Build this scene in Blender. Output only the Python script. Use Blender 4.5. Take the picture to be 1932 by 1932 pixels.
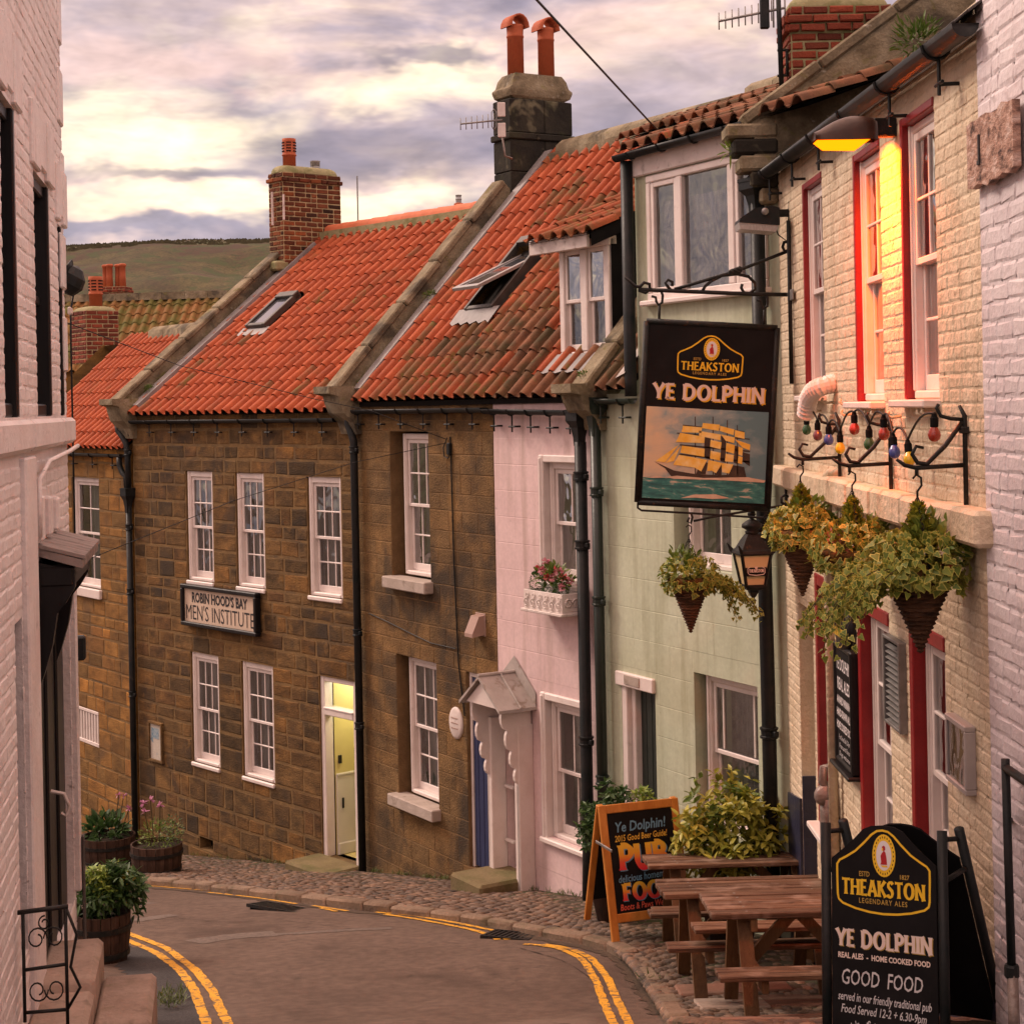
import bpy, bmesh, math, random
from mathutils import Matrix, Vector, noise as mnoise
PI = math.pi
R = math.radians
scene = bpy.context.scene
for o in list(bpy.data.objects):
    bpy.data.objects.remove(o)
col = bpy.data.collections.new('place')
scene.collection.children.link(col)

# ---------------------------------------------------------------- camera
FPX = 3200.0; CU, CV = 966.0, 762.0; ROLL = 0.02; CZ = 6.0
COSR, SINR = math.cos(ROLL), math.sin(ROLL)
cam_d = bpy.data.cameras.new('camera')
cam = bpy.data.objects.new('camera', cam_d)
scene.collection.objects.link(cam)
cam_d.sensor_fit = 'AUTO'; cam_d.sensor_width = 36.0
cam_d.lens = FPX / 1932.0 * 36.0
cam_d.shift_x = 0.0; cam_d.shift_y = -(966.0 - CV) / 1932.0
cam_d.clip_start = 0.1; cam_d.clip_end = 2000.0
cam.matrix_world = Matrix(((COSR, SINR, 0, 0), (0, 0, -1, 0), (-SINR, COSR, 0, CZ), (0, 0, 0, 1)))
scene.camera = cam

# ---------------------------------------------------------------- view
scene.view_settings.view_transform = 'Standard'
scene.view_settings.look = 'None'
scene.view_settings.exposure = 0.66
scene.view_settings.gamma = 1.0
scene.view_settings.use_curve_mapping = False
scene.cycles.max_bounces = 5
scene.cycles.diffuse_bounces = 2
scene.cycles.glossy_bounces = 2
scene.cycles.transmission_bounces = 4
scene.cycles.transparent_max_bounces = 12
scene.cycles.caustics_reflective = False
scene.cycles.caustics_refractive = False
scene.cycles.sample_clamp_indirect = 4.0
scene.cycles.use_denoising = True
scene.cycles.use_adaptive_sampling = True
scene.cycles.adaptive_threshold = .02

# ---------------------------------------------------------------- world: dusk overcast sky
SUN_AZ, SUN_EL = R(-62), R(42)     # soft light from the bright break in the cloud, front left
world = bpy.data.worlds.new('World'); scene.world = world
world.use_nodes = True
world.cycles.sampling_method = 'MANUAL'; world.cycles.sample_map_resolution = 512
nt = world.node_tree; nt.nodes.clear()
class NB:
    """small node builder"""
    def __init__(self, tree): self.t = tree
    def n(self, typ, **kw):
        nd = self.t.nodes.new(typ)
        for k, v in kw.items(): setattr(nd, k, v)
        return nd
    def link(self, a, b): self.t.links.new(a, b)
    def m(self, op, a, b=None, c=None, clamp=False):
        nd = self.n('ShaderNodeMath', operation=op); nd.use_clamp = clamp
        for i, v in enumerate((a, b, c)):
            if v is None: continue
            if hasattr(v, 'is_output') or hasattr(v, 'links'): self.link(v, nd.inputs[i])
            else: nd.inputs[i].default_value = v
        return nd.outputs[0]
    def mix(self, f, a, b, mode='MIX'):
        nd = self.n('ShaderNodeMix', data_type='RGBA', blend_type=mode)
        for i, v in ((0, f), (6, a), (7, b)):
            if hasattr(v, 'links'): self.link(v, nd.inputs[i])
            elif i == 0: nd.inputs[0].default_value = v
            else: nd.inputs[i].default_value = (*v[:3], 1)
        return nd.outputs[2]
    def noise(self, vec, scale, detail=4, rough=.55, dist=0.0, dim='3D'):
        nd = self.n('ShaderNodeTexNoise', noise_dimensions=dim)
        nd.inputs['Scale'].default_value = scale; nd.inputs['Detail'].default_value = detail
        nd.inputs['Roughness'].default_value = rough; nd.inputs['Distortion'].default_value = dist
        if vec is not None: self.link(vec, nd.inputs['Vector'])
        return nd
    def ramp(self, f, stops, interp='LINEAR'):
        nd = self.n('ShaderNodeValToRGB'); nd.color_ramp.interpolation = interp
        el = nd.color_ramp.elements
        while len(el) < len(stops): el.new(0.5)
        for e, (p, cc) in zip(el, stops):
            e.position = p; e.color = (*cc[:3], 1) if len(cc) >= 3 else (cc[0],) * 3 + (1,)
        self.link(f, nd.inputs[0]); return nd.outputs[0]
    def xyz(self, x, y, z):
        nd = self.n('ShaderNodeCombineXYZ')
        for i, v in enumerate((x, y, z)):
            if hasattr(v, 'links'): self.link(v, nd.inputs[i])
            else: nd.inputs[i].default_value = v
        return nd.outputs[0]
W = NB(nt)
tc = W.n('ShaderNodeTexCoord'); sep = W.n('ShaderNodeSeparateXYZ')
W.link(tc.outputs['Generated'], sep.inputs[0])
sx, sy, sz = sep.outputs
A = W.m('ARCTAN2', sx, sy)
hor = W.m('SQRT', W.m('ADD', W.m('MULTIPLY', sx, sx), W.m('MULTIPLY', sy, sy)))
EL = W.m('DIVIDE', sz, W.m('MAXIMUM', hor, .02))
# streaky cloud noise in azimuth / elevation
vec = W.xyz(W.m('MULTIPLY', A, 1.0), W.m('MULTIPLY', EL, 2.6), 0.37)
n1 = W.noise(vec, 9.0, 4, .58, .25); n2 = W.noise(vec, 26.0, 3, .6, .2)
wob = W.m('SUBTRACT', n1.outputs[0], .5)
sepc = W.n('ShaderNodeSeparateColor'); W.link(n1.outputs['Color'], sepc.inputs[0])
sepc2 = W.n('ShaderNodeSeparateColor'); W.link(n2.outputs['Color'], sepc2.inputs[0])
Aw = W.m('ADD', A, W.m('ADD', W.m('MULTIPLY', W.m('SUBTRACT', sepc.outputs[1], .5), .16), W.m('MULTIPLY', W.m('SUBTRACT', sepc2.outputs[1], .5), .05)))
Ew = W.m('ADD', EL, W.m('ADD', W.m('MULTIPLY', W.m('SUBTRACT', sepc.outputs[2], .5), .06), W.m('MULTIPLY', W.m('SUBTRACT', sepc2.outputs[2], .5), .022)))
def blob(u, v, rx, ry, soft=.9):
    a0 = (u - CU) / FPX; e0 = (CV + ROLL * (CU - u) - v) / FPX
    dx = W.m('DIVIDE', W.m('SUBTRACT', Aw, a0), rx / FPX); dy = W.m('DIVIDE', W.m('SUBTRACT', Ew, e0), ry / FPX)
    d = W.m('SQRT', W.m('ADD', W.m('MULTIPLY', dx, dx), W.m('MULTIPLY', dy, dy)))
    mr = W.n('ShaderNodeMapRange', interpolation_type='SMOOTHSTEP')
    W.link(d, mr.inputs[0]); mr.inputs[1].default_value = 1.25; mr.inputs[2].default_value = 1.25 - soft
    mr.inputs[3].default_value = 0; mr.inputs[4].default_value = 1
    return mr.outputs[0]
LAV = (.62, .485, .53); PINK = (1.12, .76, .66); CREAM = (1.75, 1.38, .95); DARK = (.285, .235, .295)
skyc = W.ramp(n1.outputs[0], [(0.32, (.44, .36, .44)), (.45, (.64, .50, .54)), (.56, (1.0, .73, .65)), (.68, (1.45, 1.12, .80))])
def lay(cur, b, colr, w): return W.mix(W.m('MULTIPLY', b, w), cur, colr)
skyc = lay(skyc, blob(330, 60, 330, 110, 1.1), LAV, .55)
skyc = lay(skyc, blob(260, 150, 260, 60, 1.15), PINK, .75)
skyc = lay(skyc, blob(520, 130, 300, 40, 1.1), PINK, .6)
skyc = lay(skyc, blob(300, 255, 300, 85, 1.1), CREAM, 1.0)
skyc = lay(skyc, blob(760, 160, 230, 55, 1.1), CREAM, .95)
skyc = lay(skyc, blob(1150, 60, 260, 60, 1.1), PINK, .7)
skyc = lay(skyc, blob(520, 385, 460, 42, 1.0), CREAM, 1.0)
skyc = lay(skyc, blob(1330, 170, 330, 130, 1.1), LAV, .8)
skyc = lay(skyc, blob(720, 275, 300, 62, 1.0), DARK, .72)
skyc = lay(skyc, blob(300, 330, 240, 26, 1.0), DARK, .62)
skyc = lay(skyc, blob(800, 85, 120, 30, .9), DARK, .7)
skyc = lay(skyc, blob(250, 450, 330, 26, .9), (.42, .36, .45), .9)
skyc = lay(skyc, blob(1230, 240, 160, 60, 1.0), DARK, .45)
detail = W.ramp(n2.outputs[0], [(.3, (.82,)), (.7, (1.18,))])
skyc = W.mix(1.0, skyc, detail, 'MULTIPLY')
# an overcast sky brightens towards the zenith
sinel = W.m('MAXIMUM', sz, 0.0)
lum = W.m('ADD', 1.0, W.m('MULTIPLY', W.m('MAXIMUM', W.m('SUBTRACT', sinel, .24), 0.0), 2.6))
warm = W.mix(W.m('MULTIPLY', W.m('MAXIMUM', W.m('SUBTRACT', sinel, .26), 0.0), 1.35, clamp=True), (1, 1, 1), (1.16, .95, .79))
skyc = W.mix(1.0, skyc, warm, 'MULTIPLY')   # dusk pink high cloud
comb = W.n('ShaderNodeVectorMath', operation='SCALE'); W.link(skyc, comb.inputs[0]); W.link(lum, comb.inputs['Scale'])
nish = W.n('ShaderNodeTexSky', sky_type='NISHITA'); nish.sun_disc = False
nish.sun_elevation = SUN_EL; nish.sun_rotation = SUN_AZ
bg1 = W.n('ShaderNodeBackground'); W.link(comb.outputs[0], bg1.inputs[0]); bg1.inputs[1].default_value = 0.64
bg2 = W.n('ShaderNodeBackground'); W.link(nish.outputs[0], bg2.inputs[0]); bg2.inputs[1].default_value = 0.05
mixs = W.n('ShaderNodeMixShader'); mixs.inputs[0].default_value = .12
W.link(bg1.outputs[0], mixs.inputs[1]); W.link(bg2.outputs[0], mixs.inputs[2])
wo = W.n('ShaderNodeOutputWorld'); W.link(mixs.outputs[0], wo.inputs[0])

sun_d = bpy.data.lights.new('sun', 'SUN'); sun_d.energy = 1.5; sun_d.angle = R(16); sun_d.color = (1, .80, .66)
sun = bpy.data.objects.new('sun', sun_d); scene.collection.objects.link(sun)
sdir = Vector((math.sin(SUN_AZ) * math.cos(SUN_EL), math.cos(SUN_AZ) * math.cos(SUN_EL), math.sin(SUN_EL)))
sun.rotation_euler = (-sdir).to_track_quat('-Z', 'Y').to_euler()

# ---------------------------------------------------------------- photograph pixel -> place
def ray(u, v):
    a = u - CU; b = v - CV
    return ((a * COSR - b * SINR) / FPX, 1.0, -(a * SINR + b * COSR) / FPX)
class Facade:
    """vertical facade plane; local x runs along the wall to the right, y into the wall, z up"""
    def __init__(s, p0, p1, zb=0.0):
        s.p0 = p0; s.L = math.hypot(p1[0] - p0[0], p1[1] - p0[1]); s.zb = zb
        s.e = ((p1[0] - p0[0]) / s.L, (p1[1] - p0[1]) / s.L); s.b = (-s.e[1], s.e[0])
        s.rot = math.atan2(s.e[1], s.e[0])
    def at(s, u, v, y=0.0):
        d = ray(u, v); ox = s.p0[0] + s.b[0] * y; oy = s.p0[1] + s.b[1] * y
        t = (ox * s.b[0] + oy * s.b[1]) / (d[0] * s.b[0] + d[1] * s.b[1])
        return ((d[0] * t - ox) * s.e[0] + (t - oy) * s.e[1], CZ + d[2] * t - s.zb)
    def atS(s, u, v, S):
        d = ray(u, v); ox = s.p0[0] + s.e[0] * S; oy = s.p0[1] + s.e[1] * S
        t = (ox * s.e[0] + oy * s.e[1]) / (d[0] * s.e[0] + d[1] * s.e[1])
        return ((d[0] * t - ox) * s.b[0] + (t - oy) * s.b[1], CZ + d[2] * t - s.zb)
    def W(s, S, y, z):
        return Vector((s.p0[0] + s.e[0] * S + s.b[0] * y, s.p0[1] + s.e[1] * S + s.b[1] * y, s.zb + z))
def at_depth(u, v, Y):
    d = ray(u, v); return Vector((d[0] * Y, Y, CZ + d[2] * Y))
GT = [(-8, 5.8), (0, 4.4), (4, 3.72), (8, 2.95), (10, 2.26), (11.5, 1.76), (12.8, 1.50), (14.1, 1.35), (17.2, .87), (19, .54), (22, -.08), (24.6, -.57), (26.5, -.92), (32, -1.8), (60, -6), (400, -60)]
def g(y):
    for i in range(len(GT) - 1):
        if y <= GT[i + 1][0] or i == len(GT) - 2:
            (y0, z0), (y1, z1) = GT[i], GT[i + 1]
            m0 = (z1 - GT[i - 1][1]) / (y1 - GT[i - 1][0]) if i > 0 else (z1 - z0) / (y1 - y0)
            m1 = (GT[i + 2][1] - z0) / (GT[i + 2][0] - y0) if i + 2 < len(GT) else (z1 - z0) / (y1 - y0)
            h = y1 - y0; t = (y - y0) / h
            return (2*t**3-3*t*t+1)*z0 + (t**3-2*t*t+t)*h*m0 + (-2*t**3+3*t*t)*z1 + (t**3-t*t)*h*m1
def on_ground(u, v, dz=0.0):
    d = ray(u, v); lo, hi = 10.2, 60.0
    t = lo
    while t < hi:
        if CZ + d[2] * t <= g(t) + dz: break
        t += .02
    return Vector((d[0] * t, t, g(t) + dz))

# ---------------------------------------------------------------- object helpers
def tag(o, label=None, cat=None, group=None, kind=None):
    if label: o['label'] = label
    if cat: o['category'] = cat
    if group: o['group'] = group
    if kind: o['kind'] = kind
    return o
def empty(name, label=None, cat=None, loc=(0, 0, 0), rz=0.0, group=None):
    o = bpy.data.objects.new(name, None); col.objects.link(o)
    o.location = loc; o.rotation_euler = (0, 0, rz); o.empty_display_size = .1
    return tag(o, label, cat, group)
def house_at(name, F, label, cat='house', group=None):
    return empty(name, label, cat, (F.p0[0], F.p0[1], F.zb), F.rot, group)
def link_mesh(name, me, parent=None, loc=None, rot=None, scale=None):
    o = bpy.data.objects.new(name, me); col.objects.link(o)
    if parent is not None: o.parent = parent
    if loc is not None: o.location = loc
    if rot is not None: o.rotation_euler = rot
    if scale is not None: o.scale = scale
    return o
def copy_tree(o, parent=None):
    c = o.copy(); col.objects.link(c); c.parent = parent
    for ch in list(o.children): copy_tree(ch, c)
    return c
class MB:
    """collects shapes for one mesh"""
    def __init__(s): s.v = []; s.f = []; s.mi = []; s.sm = []; s.cur = 0; s.smooth = False
    def add(s, vs, fs, M=None):
        b = len(s.v)
        s.v += [tuple(M @ Vector(p)) for p in vs] if M is not None else [tuple(p) for p in vs]
        for f in fs:
            s.f.append([i + b for i in f]); s.mi.append(s.cur); s.sm.append(s.smooth)
        return s
    def box(s, x0, x1, y0, y1, z0, z1, M=None):
        return s.add([(x0,y0,z0),(x1,y0,z0),(x1,y1,z0),(x0,y1,z0),(x0,y0,z1),(x1,y0,z1),(x1,y1,z1),(x0,y1,z1)],
              [(0,3,2,1),(4,5,6,7),(0,1,5,4),(1,2,6,5),(2,3,7,6),(3,0,4,7)], M)
    def bbox(s, x0, x1, y0, y1, z0, z1, b=.006, M=None):
        """box with chamfered edges"""
        b = min(b, (x1-x0)*.45, (y1-y0)*.45, (z1-z0)*.45)
        vs = []; fs = []
        X = (x0, x1); Y = (y0, y1); Z = (z0, z1); idx = {}
        for i in (0, 1):
            for j in (0, 1):
                for k in (0, 1):
                    sx, sy, sz = (b if i == 0 else -b), (b if j == 0 else -b), (b if k == 0 else -b)
                    for ax, p in enumerate(((X[i], Y[j]+sy, Z[k]+sz), (X[i]+sx, Y[j], Z[k]+sz), (X[i]+sx, Y[j]+sy, Z[k]))):
                        idx[i, j, k, ax] = len(vs); vs.append(p)
        q = lambda *a: fs.append([idx[x] for x in a])
        q((0,0,0,0),(0,0,1,0),(0,1,1,0),(0,1,0,0)); q((1,0,0,0),(1,1,0,0),(1,1,1,0),(1,0,1,0))
        q((0,0,0,1),(1,0,0,1),(1,0,1,1),(0,0,1,1)); q((0,1,0,1),(0,1,1,1),(1,1,1,1),(1,1,0,1))
        q((0,0,0,2),(0,1,0,2),(1,1,0,2),(1,0,0,2)); q((0,0,1,2),(1,0,1,2),(1,1,1,2),(0,1,1,2))
        for k in (0, 1):
            q((0,0,k,0),(0,0,k,1),(0,0,k,2)); q((1,0,k,0),(1,0,k,1),(1,0,k,2)); q((0,1,k,0),(0,1,k,1),(0,1,k,2)); q((1,1,k,0),(1,1,k,1),(1,1,k,2))
        for i in (0, 1):
            for j in (0, 1): q((i,j,0,0),(i,j,0,1),(i,j,1,1),(i,j,1,0))
            for k in (0, 1): q((i,0,k,0),(i,0,k,2),(i,1,k,2),(i,1,k,0))
        for j in (0, 1):
            for k in (0, 1): q((0,j,k,1),(0,j,k,2),(1,j,k,2),(1,j,k,1))
        return s.add(vs, fs, M)
    def prism(s, pts, y0, y1, M=None):
        """polygon in x,z extruded along y"""
        n = len(pts)
        vs = [(x, y0, z) for x, z in pts] + [(x, y1, z) for x, z in pts]
        return s.add(vs, [list(range(n)), list(range(2*n-1, n-1, -1))] + [(i, i+n, (i+1) % n + n, (i+1) % n) for i in range(n)], M)
    def tube(s, pts, r, seg=8, caps=True, M=None, flat=1.0):
        pts = [Vector(p) for p in pts]; n = len(pts)
        rs = r if isinstance(r, (list, tuple)) else [r] * n
        vs = []; fs = []; up = None
        for i, p in enumerate(pts):
            t = (pts[min(i+1, n-1)] - pts[max(i-1, 0)])
            if t.length < 1e-9: t = Vector((0, 0, 1))
            t.normalize()
            if up is None:
                up = Vector((0, 0, 1)) if abs(t.z) < .9 else Vector((1, 0, 0))
            a = t.cross(up)
            if a.length < 1e-6: a = t.orthogonal()
            a.normalize(); b = a.cross(t).normalized(); up = b
            for k in range(seg):
                th = 2 * PI * k / seg
                vs.append(tuple(p + a * math.cos(th) * rs[i] + b * math.sin(th) * rs[i] * flat))
        for i in range(n - 1):
            for k in range(seg):
                k2 = (k + 1) % seg
                fs.append((i*seg+k, i*seg+k2, (i+1)*seg+k2, (i+1)*seg+k))
        if caps: fs.append(list(range(seg))[::-1]); fs.append([(n-1)*seg+k for k in range(seg)])
        return s.add(vs, fs, M)
    def lathe(s, prof, seg=16, M=None, cap=True, arc=2*PI, a0=0.0):
        full = abs(arc - 2*PI) < 1e-6; m = seg if full else seg + 1
        vs = [(r*math.cos(a0+arc*k/seg), r*math.sin(a0+arc*k/seg), z) for r, z in prof for k in range(m)]
        fs = []
        for i in range(len(prof)-1):
            for k in range(seg):
                k2 = (k+1) % m
                fs.append((i*m+k, i*m+k2, (i+1)*m+k2, (i+1)*m+k))
        if cap and full:
            if prof[0][0] > 1e-6: fs.append(list(range(m))[::-1])
            if prof[-1][0] > 1e-6: fs.append([(len(prof)-1)*m+k for k in range(m)])
        return s.add(vs, fs, M)
    def bar(s, a, b, w, h, M=None, up=(0, 0, 1)):
        """rectangular bar from a to b"""
        a = Vector(a); b = Vector(b); t = (b - a); L = t.length; t.normalize()
        u = Vector(up); x = t.cross(u)
        if x.length < 1e-5: x = t.orthogonal()
        x.normalize(); u = x.cross(t)
        Mx = Matrix((( *x, 0), (*t, 0), (*u, 0), (0, 0, 0, 1))).transposed(); Mx.translation = a
        return s.box(-w/2, w/2, 0, L, -h/2, h/2, (M @ Mx) if M is not None else Mx)
    def mesh(s, name, mats):
        me = bpy.data.meshes.new(name)
        me.from_pydata(s.v, [], s.f)
        for m in (mats if isinstance(mats, (list, tuple)) else [mats]): me.materials.append(m)
        me.polygons.foreach_set('material_index', s.mi)
        me.polygons.foreach_set('use_smooth', s.sm)
        me.update(); return me
    def build(s, name, mats, parent=None, loc=None, rot=None, auto=None):
        me = s.mesh(name, mats)
        if auto is not None:
            me.polygons.foreach_set('use_smooth', [True] * len(me.polygons)); me.set_sharp_from_angle(angle=R(auto))
        return link_mesh(name, me, parent, loc, rot)
def T(x=0, y=0, z=0): return Matrix.Translation((x, y, z))
def RX(a): return Matrix.Rotation(a, 4, 'X')
def RY(a): return Matrix.Rotation(a, 4, 'Y')
def RZ(a): return Matrix.Rotation(a, 4, 'Z')
def SC(x, y, z): return Matrix.Diagonal((x, y, z, 1))

# ================================================================ materials
def new_mat(name):
    m = bpy.data.materials.new(name); m.use_nodes = True
    t = m.node_tree; t.nodes.clear(); b = NB(t)
    p = b.n('ShaderNodeBsdfPrincipled'); o = b.n('ShaderNodeOutputMaterial'); b.link(p.outputs[0], o.inputs[0])
    return m, b, p
def mat(name, cols, scale=6, detail=5, rough=.8, bump=0.0, bscale=None, stretch=(1, 1, 1), rnd=0.0, rndhue=None, dirt=None, metal=0.0, spec=.3, coat=0.0, brough=.6, rvar=0.0, fine=0.0, frough=.6, streak=None):
    """noise-driven colour on world position, optional per-piece variation, dirt patches and fine relief"""
    m, b, p = new_mat(name)
    geo = b.n('ShaderNodeNewGeometry'); pos = geo.outputs['Position']
    if stretch != (1, 1, 1):
        mp = b.n('ShaderNodeMapping'); mp.inputs['Scale'].default_value = stretch; b.link(pos, mp.inputs[0]); pos = mp.outputs[0]
    if len(cols) == 1: cols = [(0, cols[0]), (1, cols[0])]
    elif not isinstance(cols[0][1], (tuple, list)): cols = [(.32 + .36 * i / (len(cols)-1), c) for i, c in enumerate(cols)]
    nz = b.noise(pos, scale, min(detail, 4), frough)
    c = b.ramp(nz.outputs[0], cols)
    if rnd or rndhue:
        oi = b.n('ShaderNodeObjectInfo')
        r = b.m('FRACT', b.m('ADD', oi.outputs['Random'], b.m('MULTIPLY', geo.outputs['Random Per Island'], 7.13)))
        if rndhue:
            c = b.mix(.75, c, b.ramp(r, rndhue), 'MIX') if False else b.mix(1.0, c, b.ramp(r, rndhue), 'MULTIPLY')
        if rnd:
            r2 = b.m('FRACT', b.m('MULTIPLY', r, 13.7))
            hv = b.n('ShaderNodeHueSaturation'); b.link(c, hv.inputs['Color'])
            b.link(b.m('ADD', 1 - rnd, b.m('MULTIPLY', r2, 2 * rnd)), hv.inputs['Value']); c = hv.outputs[0]
    if fine:
        fz = b.noise(pos, scale * 14, 1, .6)
        c = b.mix(1.0, c, b.ramp(fz.outputs[0], [(.3, (1 - fine,)), (.7, (1 + fine,))]), 'MULTIPLY')
    for d in (dirt or []):   # (colour, scale, lo, hi, strength)
        dz = b.noise(geo.outputs['Position'] if len(d) < 6 else pos, d[1], 3, .62, .3)
        mr = b.n('ShaderNodeMapRange'); b.link(dz.outputs[0], mr.inputs[0]); mr.inputs[1].default_value = d[2]; mr.inputs[2].default_value = d[3]
        mr.inputs[4].default_value = d[4]
        c = b.mix(mr.outputs[0], c, d[0])
    for d in (streak or []):   # rain streaks: long in z
        mp2 = b.n('ShaderNodeMapping'); mp2.inputs['Scale'].default_value = (1, 1, d[5]); b.link(geo.outputs['Position'], mp2.inputs[0])
        dz = b.noise(mp2.outputs[0], d[1], 4, .65, .2)
        mr = b.n('ShaderNodeMapRange'); b.link(dz.outputs[0], mr.inputs[0]); mr.inputs[1].default_value = d[2]; mr.inputs[2].default_value = d[3]; mr.inputs[4].default_value = d[4]
        c = b.mix(mr.outputs[0], c, d[0])
    b.link(c, p.inputs['Base Color'])
    p.inputs['Roughness'].default_value = rough; p.inputs['Metallic'].default_value = metal
    p.inputs['Specular IOR Level'].default_value = spec; p.inputs['Coat Weight'].default_value = coat
    if rvar:
        b.link(b.m('ADD', rough - rvar, b.m('MULTIPLY', nz.outputs[0], 2 * rvar), clamp=True), p.inputs['Roughness'])
    if bump:
        bz = b.noise(pos, bscale or scale * 4, 3, brough)
        bp = b.n('ShaderNodeBump'); bp.inputs['Strength'].default_value = bump; bp.inputs['Distance'].default_value = .02
        b.link(bz.outputs[0], bp.inputs['Height']); b.link(bp.outputs[0], p.inputs['Normal'])
    return m
def glass(name, tint=(1, 1, 1), base=.12, wavy=0.0, rough=.02, ior=1.5, film=(.9, .93, .95)):
    """thin pane: part mirror of the sky, part view into the room"""
    m = bpy.data.materials.new(name); m.use_nodes = True; t = m.node_tree; t.nodes.clear(); b = NB(t)
    fr = b.n('ShaderNodeFresnel'); fr.inputs[0].default_value = ior
    gl = b.n('ShaderNodeBsdfGlossy'); gl.inputs['Roughness'].default_value = rough; gl.inputs[0].default_value = (*film, 1)
    tr = b.n('ShaderNodeBsdfTransparent'); tr.inputs[0].default_value = (*tint, 1)
    if wavy:
        geo = b.n('ShaderNodeNewGeometry')
        nz = b.noise(geo.outputs['Position'], 2.2, 2, .5, .4); bp = b.n('ShaderNodeBump')
        bp.inputs['Strength'].default_value = wavy; bp.inputs['Distance'].default_value = .05
        b.link(nz.outputs[0], bp.inputs['Height']); b.link(bp.outputs[0], gl.inputs['Normal']); b.link(bp.outputs[0], fr.inputs['Normal'])
    mx = b.n('ShaderNodeMixShader'); b.link(b.m('ADD', b.m('MULTIPLY', fr.outputs[0], 1.6), base, clamp=True), mx.inputs[0])
    b.link(tr.outputs[0], mx.inputs[1]); b.link(gl.outputs[0], mx.inputs[2])
    o = b.n('ShaderNodeOutputMaterial'); b.link(mx.outputs[0], o.inputs[0]); return m
def emit(name, c, s):
    m = bpy.data.materials.new(name); m.use_nodes = True; t = m.node_tree; t.nodes.clear(); b = NB(t)
    e = b.n('ShaderNodeEmission'); e.inputs[0].default_value = (*c, 1); e.inputs[1].default_value = s
    o = b.n('ShaderNodeOutputMaterial'); b.link(e.outputs[0], o.inputs[0]); return m
def leafmat(name, a, bcol, rough=.45, trans=.25):
    m, b, p = new_mat(name)
    geo = b.n('ShaderNodeNewGeometry'); oi = b.n('ShaderNodeObjectInfo')
    r = b.m('FRACT', b.m('ADD', oi.outputs['Random'], geo.outputs['Random Per Island']))
    c = b.ramp(r, [(0, a), (1, bcol)])
    b.link(c, p.inputs['Base Color']); p.inputs['Roughness'].default_value = rough; p.inputs['Specular IOR Level'].default_value = .4
    tl = b.n('ShaderNodeBsdfTranslucent'); b.link(c, tl.inputs[0])
    mx = b.n('ShaderNodeMixShader'); mx.inputs[0].default_value = trans
    b.link(p.outputs[0], mx.inputs[1]); b.link(tl.outputs[0], mx.inputs[2])
    o = [n for n in m.node_tree.nodes if n.type == 'OUTPUT_MATERIAL'][0]; b.link(mx.outputs[0], o.inputs[0])
    return m
K = {}
STH = [(0, (.5, .5, .52)), (.2, (1.0, .96, .9)), (.4, (1.3, 1.14, .92)), (.55, (.72, .68, .66)), (.72, (1.5, 1.22, .85)), (.88, (.62, .62, .65)), (1, (1.1, .92, .82))]
K['stone_brown'] = mat('stone_brown', [(.078, .049, .021), (.132, .082, .034), (.195, .121, .049)], 3.2, 6, .92, .55, 22, (1, 1, 2.2), .16, STH, [((.04, .032, .025), 1.3, .52, .68, .65), ((.30, .165, .05), 3.2, .60, .72, .5)], fine=.2)
K['stone_tan'] = mat('stone_tan', [(.11, .068, .029), (.168, .105, .045), (.222, .14, .061)], 2.6, 6, .92, .8, 34, (1, 1, 1.6), .08, [(0, (.85, .82, .8)), (.5, (1, .97, .92)), (.8, (1.2, 1.08, .9)), (1, (1, .95, .9))], [((.03, .025, .02), .9, .50, .64, .75), ((.28, .155, .05), 2.1, .60, .72, .5)], fine=.24)
K['stone_ochre'] = mat('stone_ochre', [(.15, .083, .026), (.235, .132, .04), (.30, .172, .055)], 3.2, 6, .92, .6, 24, (1, 1, 2.2), .14, STH, [((.07, .055, .04), 1.2, .55, .7, .5)], fine=.12)
K['mortar'] = mat('mortar', [(.165, .102, .042), (.235, .147, .06)], 9, 5, .95, .5, 60, fine=.15, dirt=[((.07, .055, .04), 1.1, .5, .68, .6)])
K['mortar_tan'] = mat('mortar_tan', [(.15, .092, .042), (.21, .13, .06)], 7, 5, .95, .5, 50, fine=.1)
K['pink'] = mat('pink_render', [(.66, .49, .485), (.72, .545, .535), (.76, .58, .57)], 1.6, 5, .85, .12, 12, dirt=[((.42, .32, .3), .9, .56, .74, .45), ((.55, .42, .34), 2.2, .62, .76, .4), ((.30, .22, .19), 9, .70, .76, .5)], fine=.05, streak=[((.42, .31, .26), 5, .50, .72, .65, .07)])
K['green'] = mat('green_render', [(.46, .50, .36), (.52, .56, .41), (.56, .60, .45)], 1.5, 5, .85, .12, 12, dirt=[((.33, .34, .21), .8, .55, .74, .5), ((.24, .23, .15), 9, .70, .76, .5)], fine=.05, streak=[((.30, .30, .18), 5, .50, .72, .65, .07)])
K['cream'] = mat('cream_paint', [(.60, .475, .325), (.68, .55, .39), (.74, .62, .455)], 3.0, 5, .62, .8, 20, streak=[((.36, .27, .17), 5, .58, .76, .55, .10)], dirt=[((.24, .17, .10), 14, .68, .74, .6), ((.36, .29, .19), 2.3, .62, .74, .5), ((.50, .42, .30), .8, .55, .75, .4)], fine=.05)
K['lilac'] = mat('lilac_white_paint', [(.66, .59, .61), (.72, .655, .67), (.77, .71, .72)], 3.0, 5, .6, .4, 22, dirt=[((.36, .29, .28), 5.5, .64, .73, .6), ((.58, .49, .48), .9, .55, .75, .5)], fine=.05, streak=[((.50, .41, .40), 5, .58, .76, .5, .10)])
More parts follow.
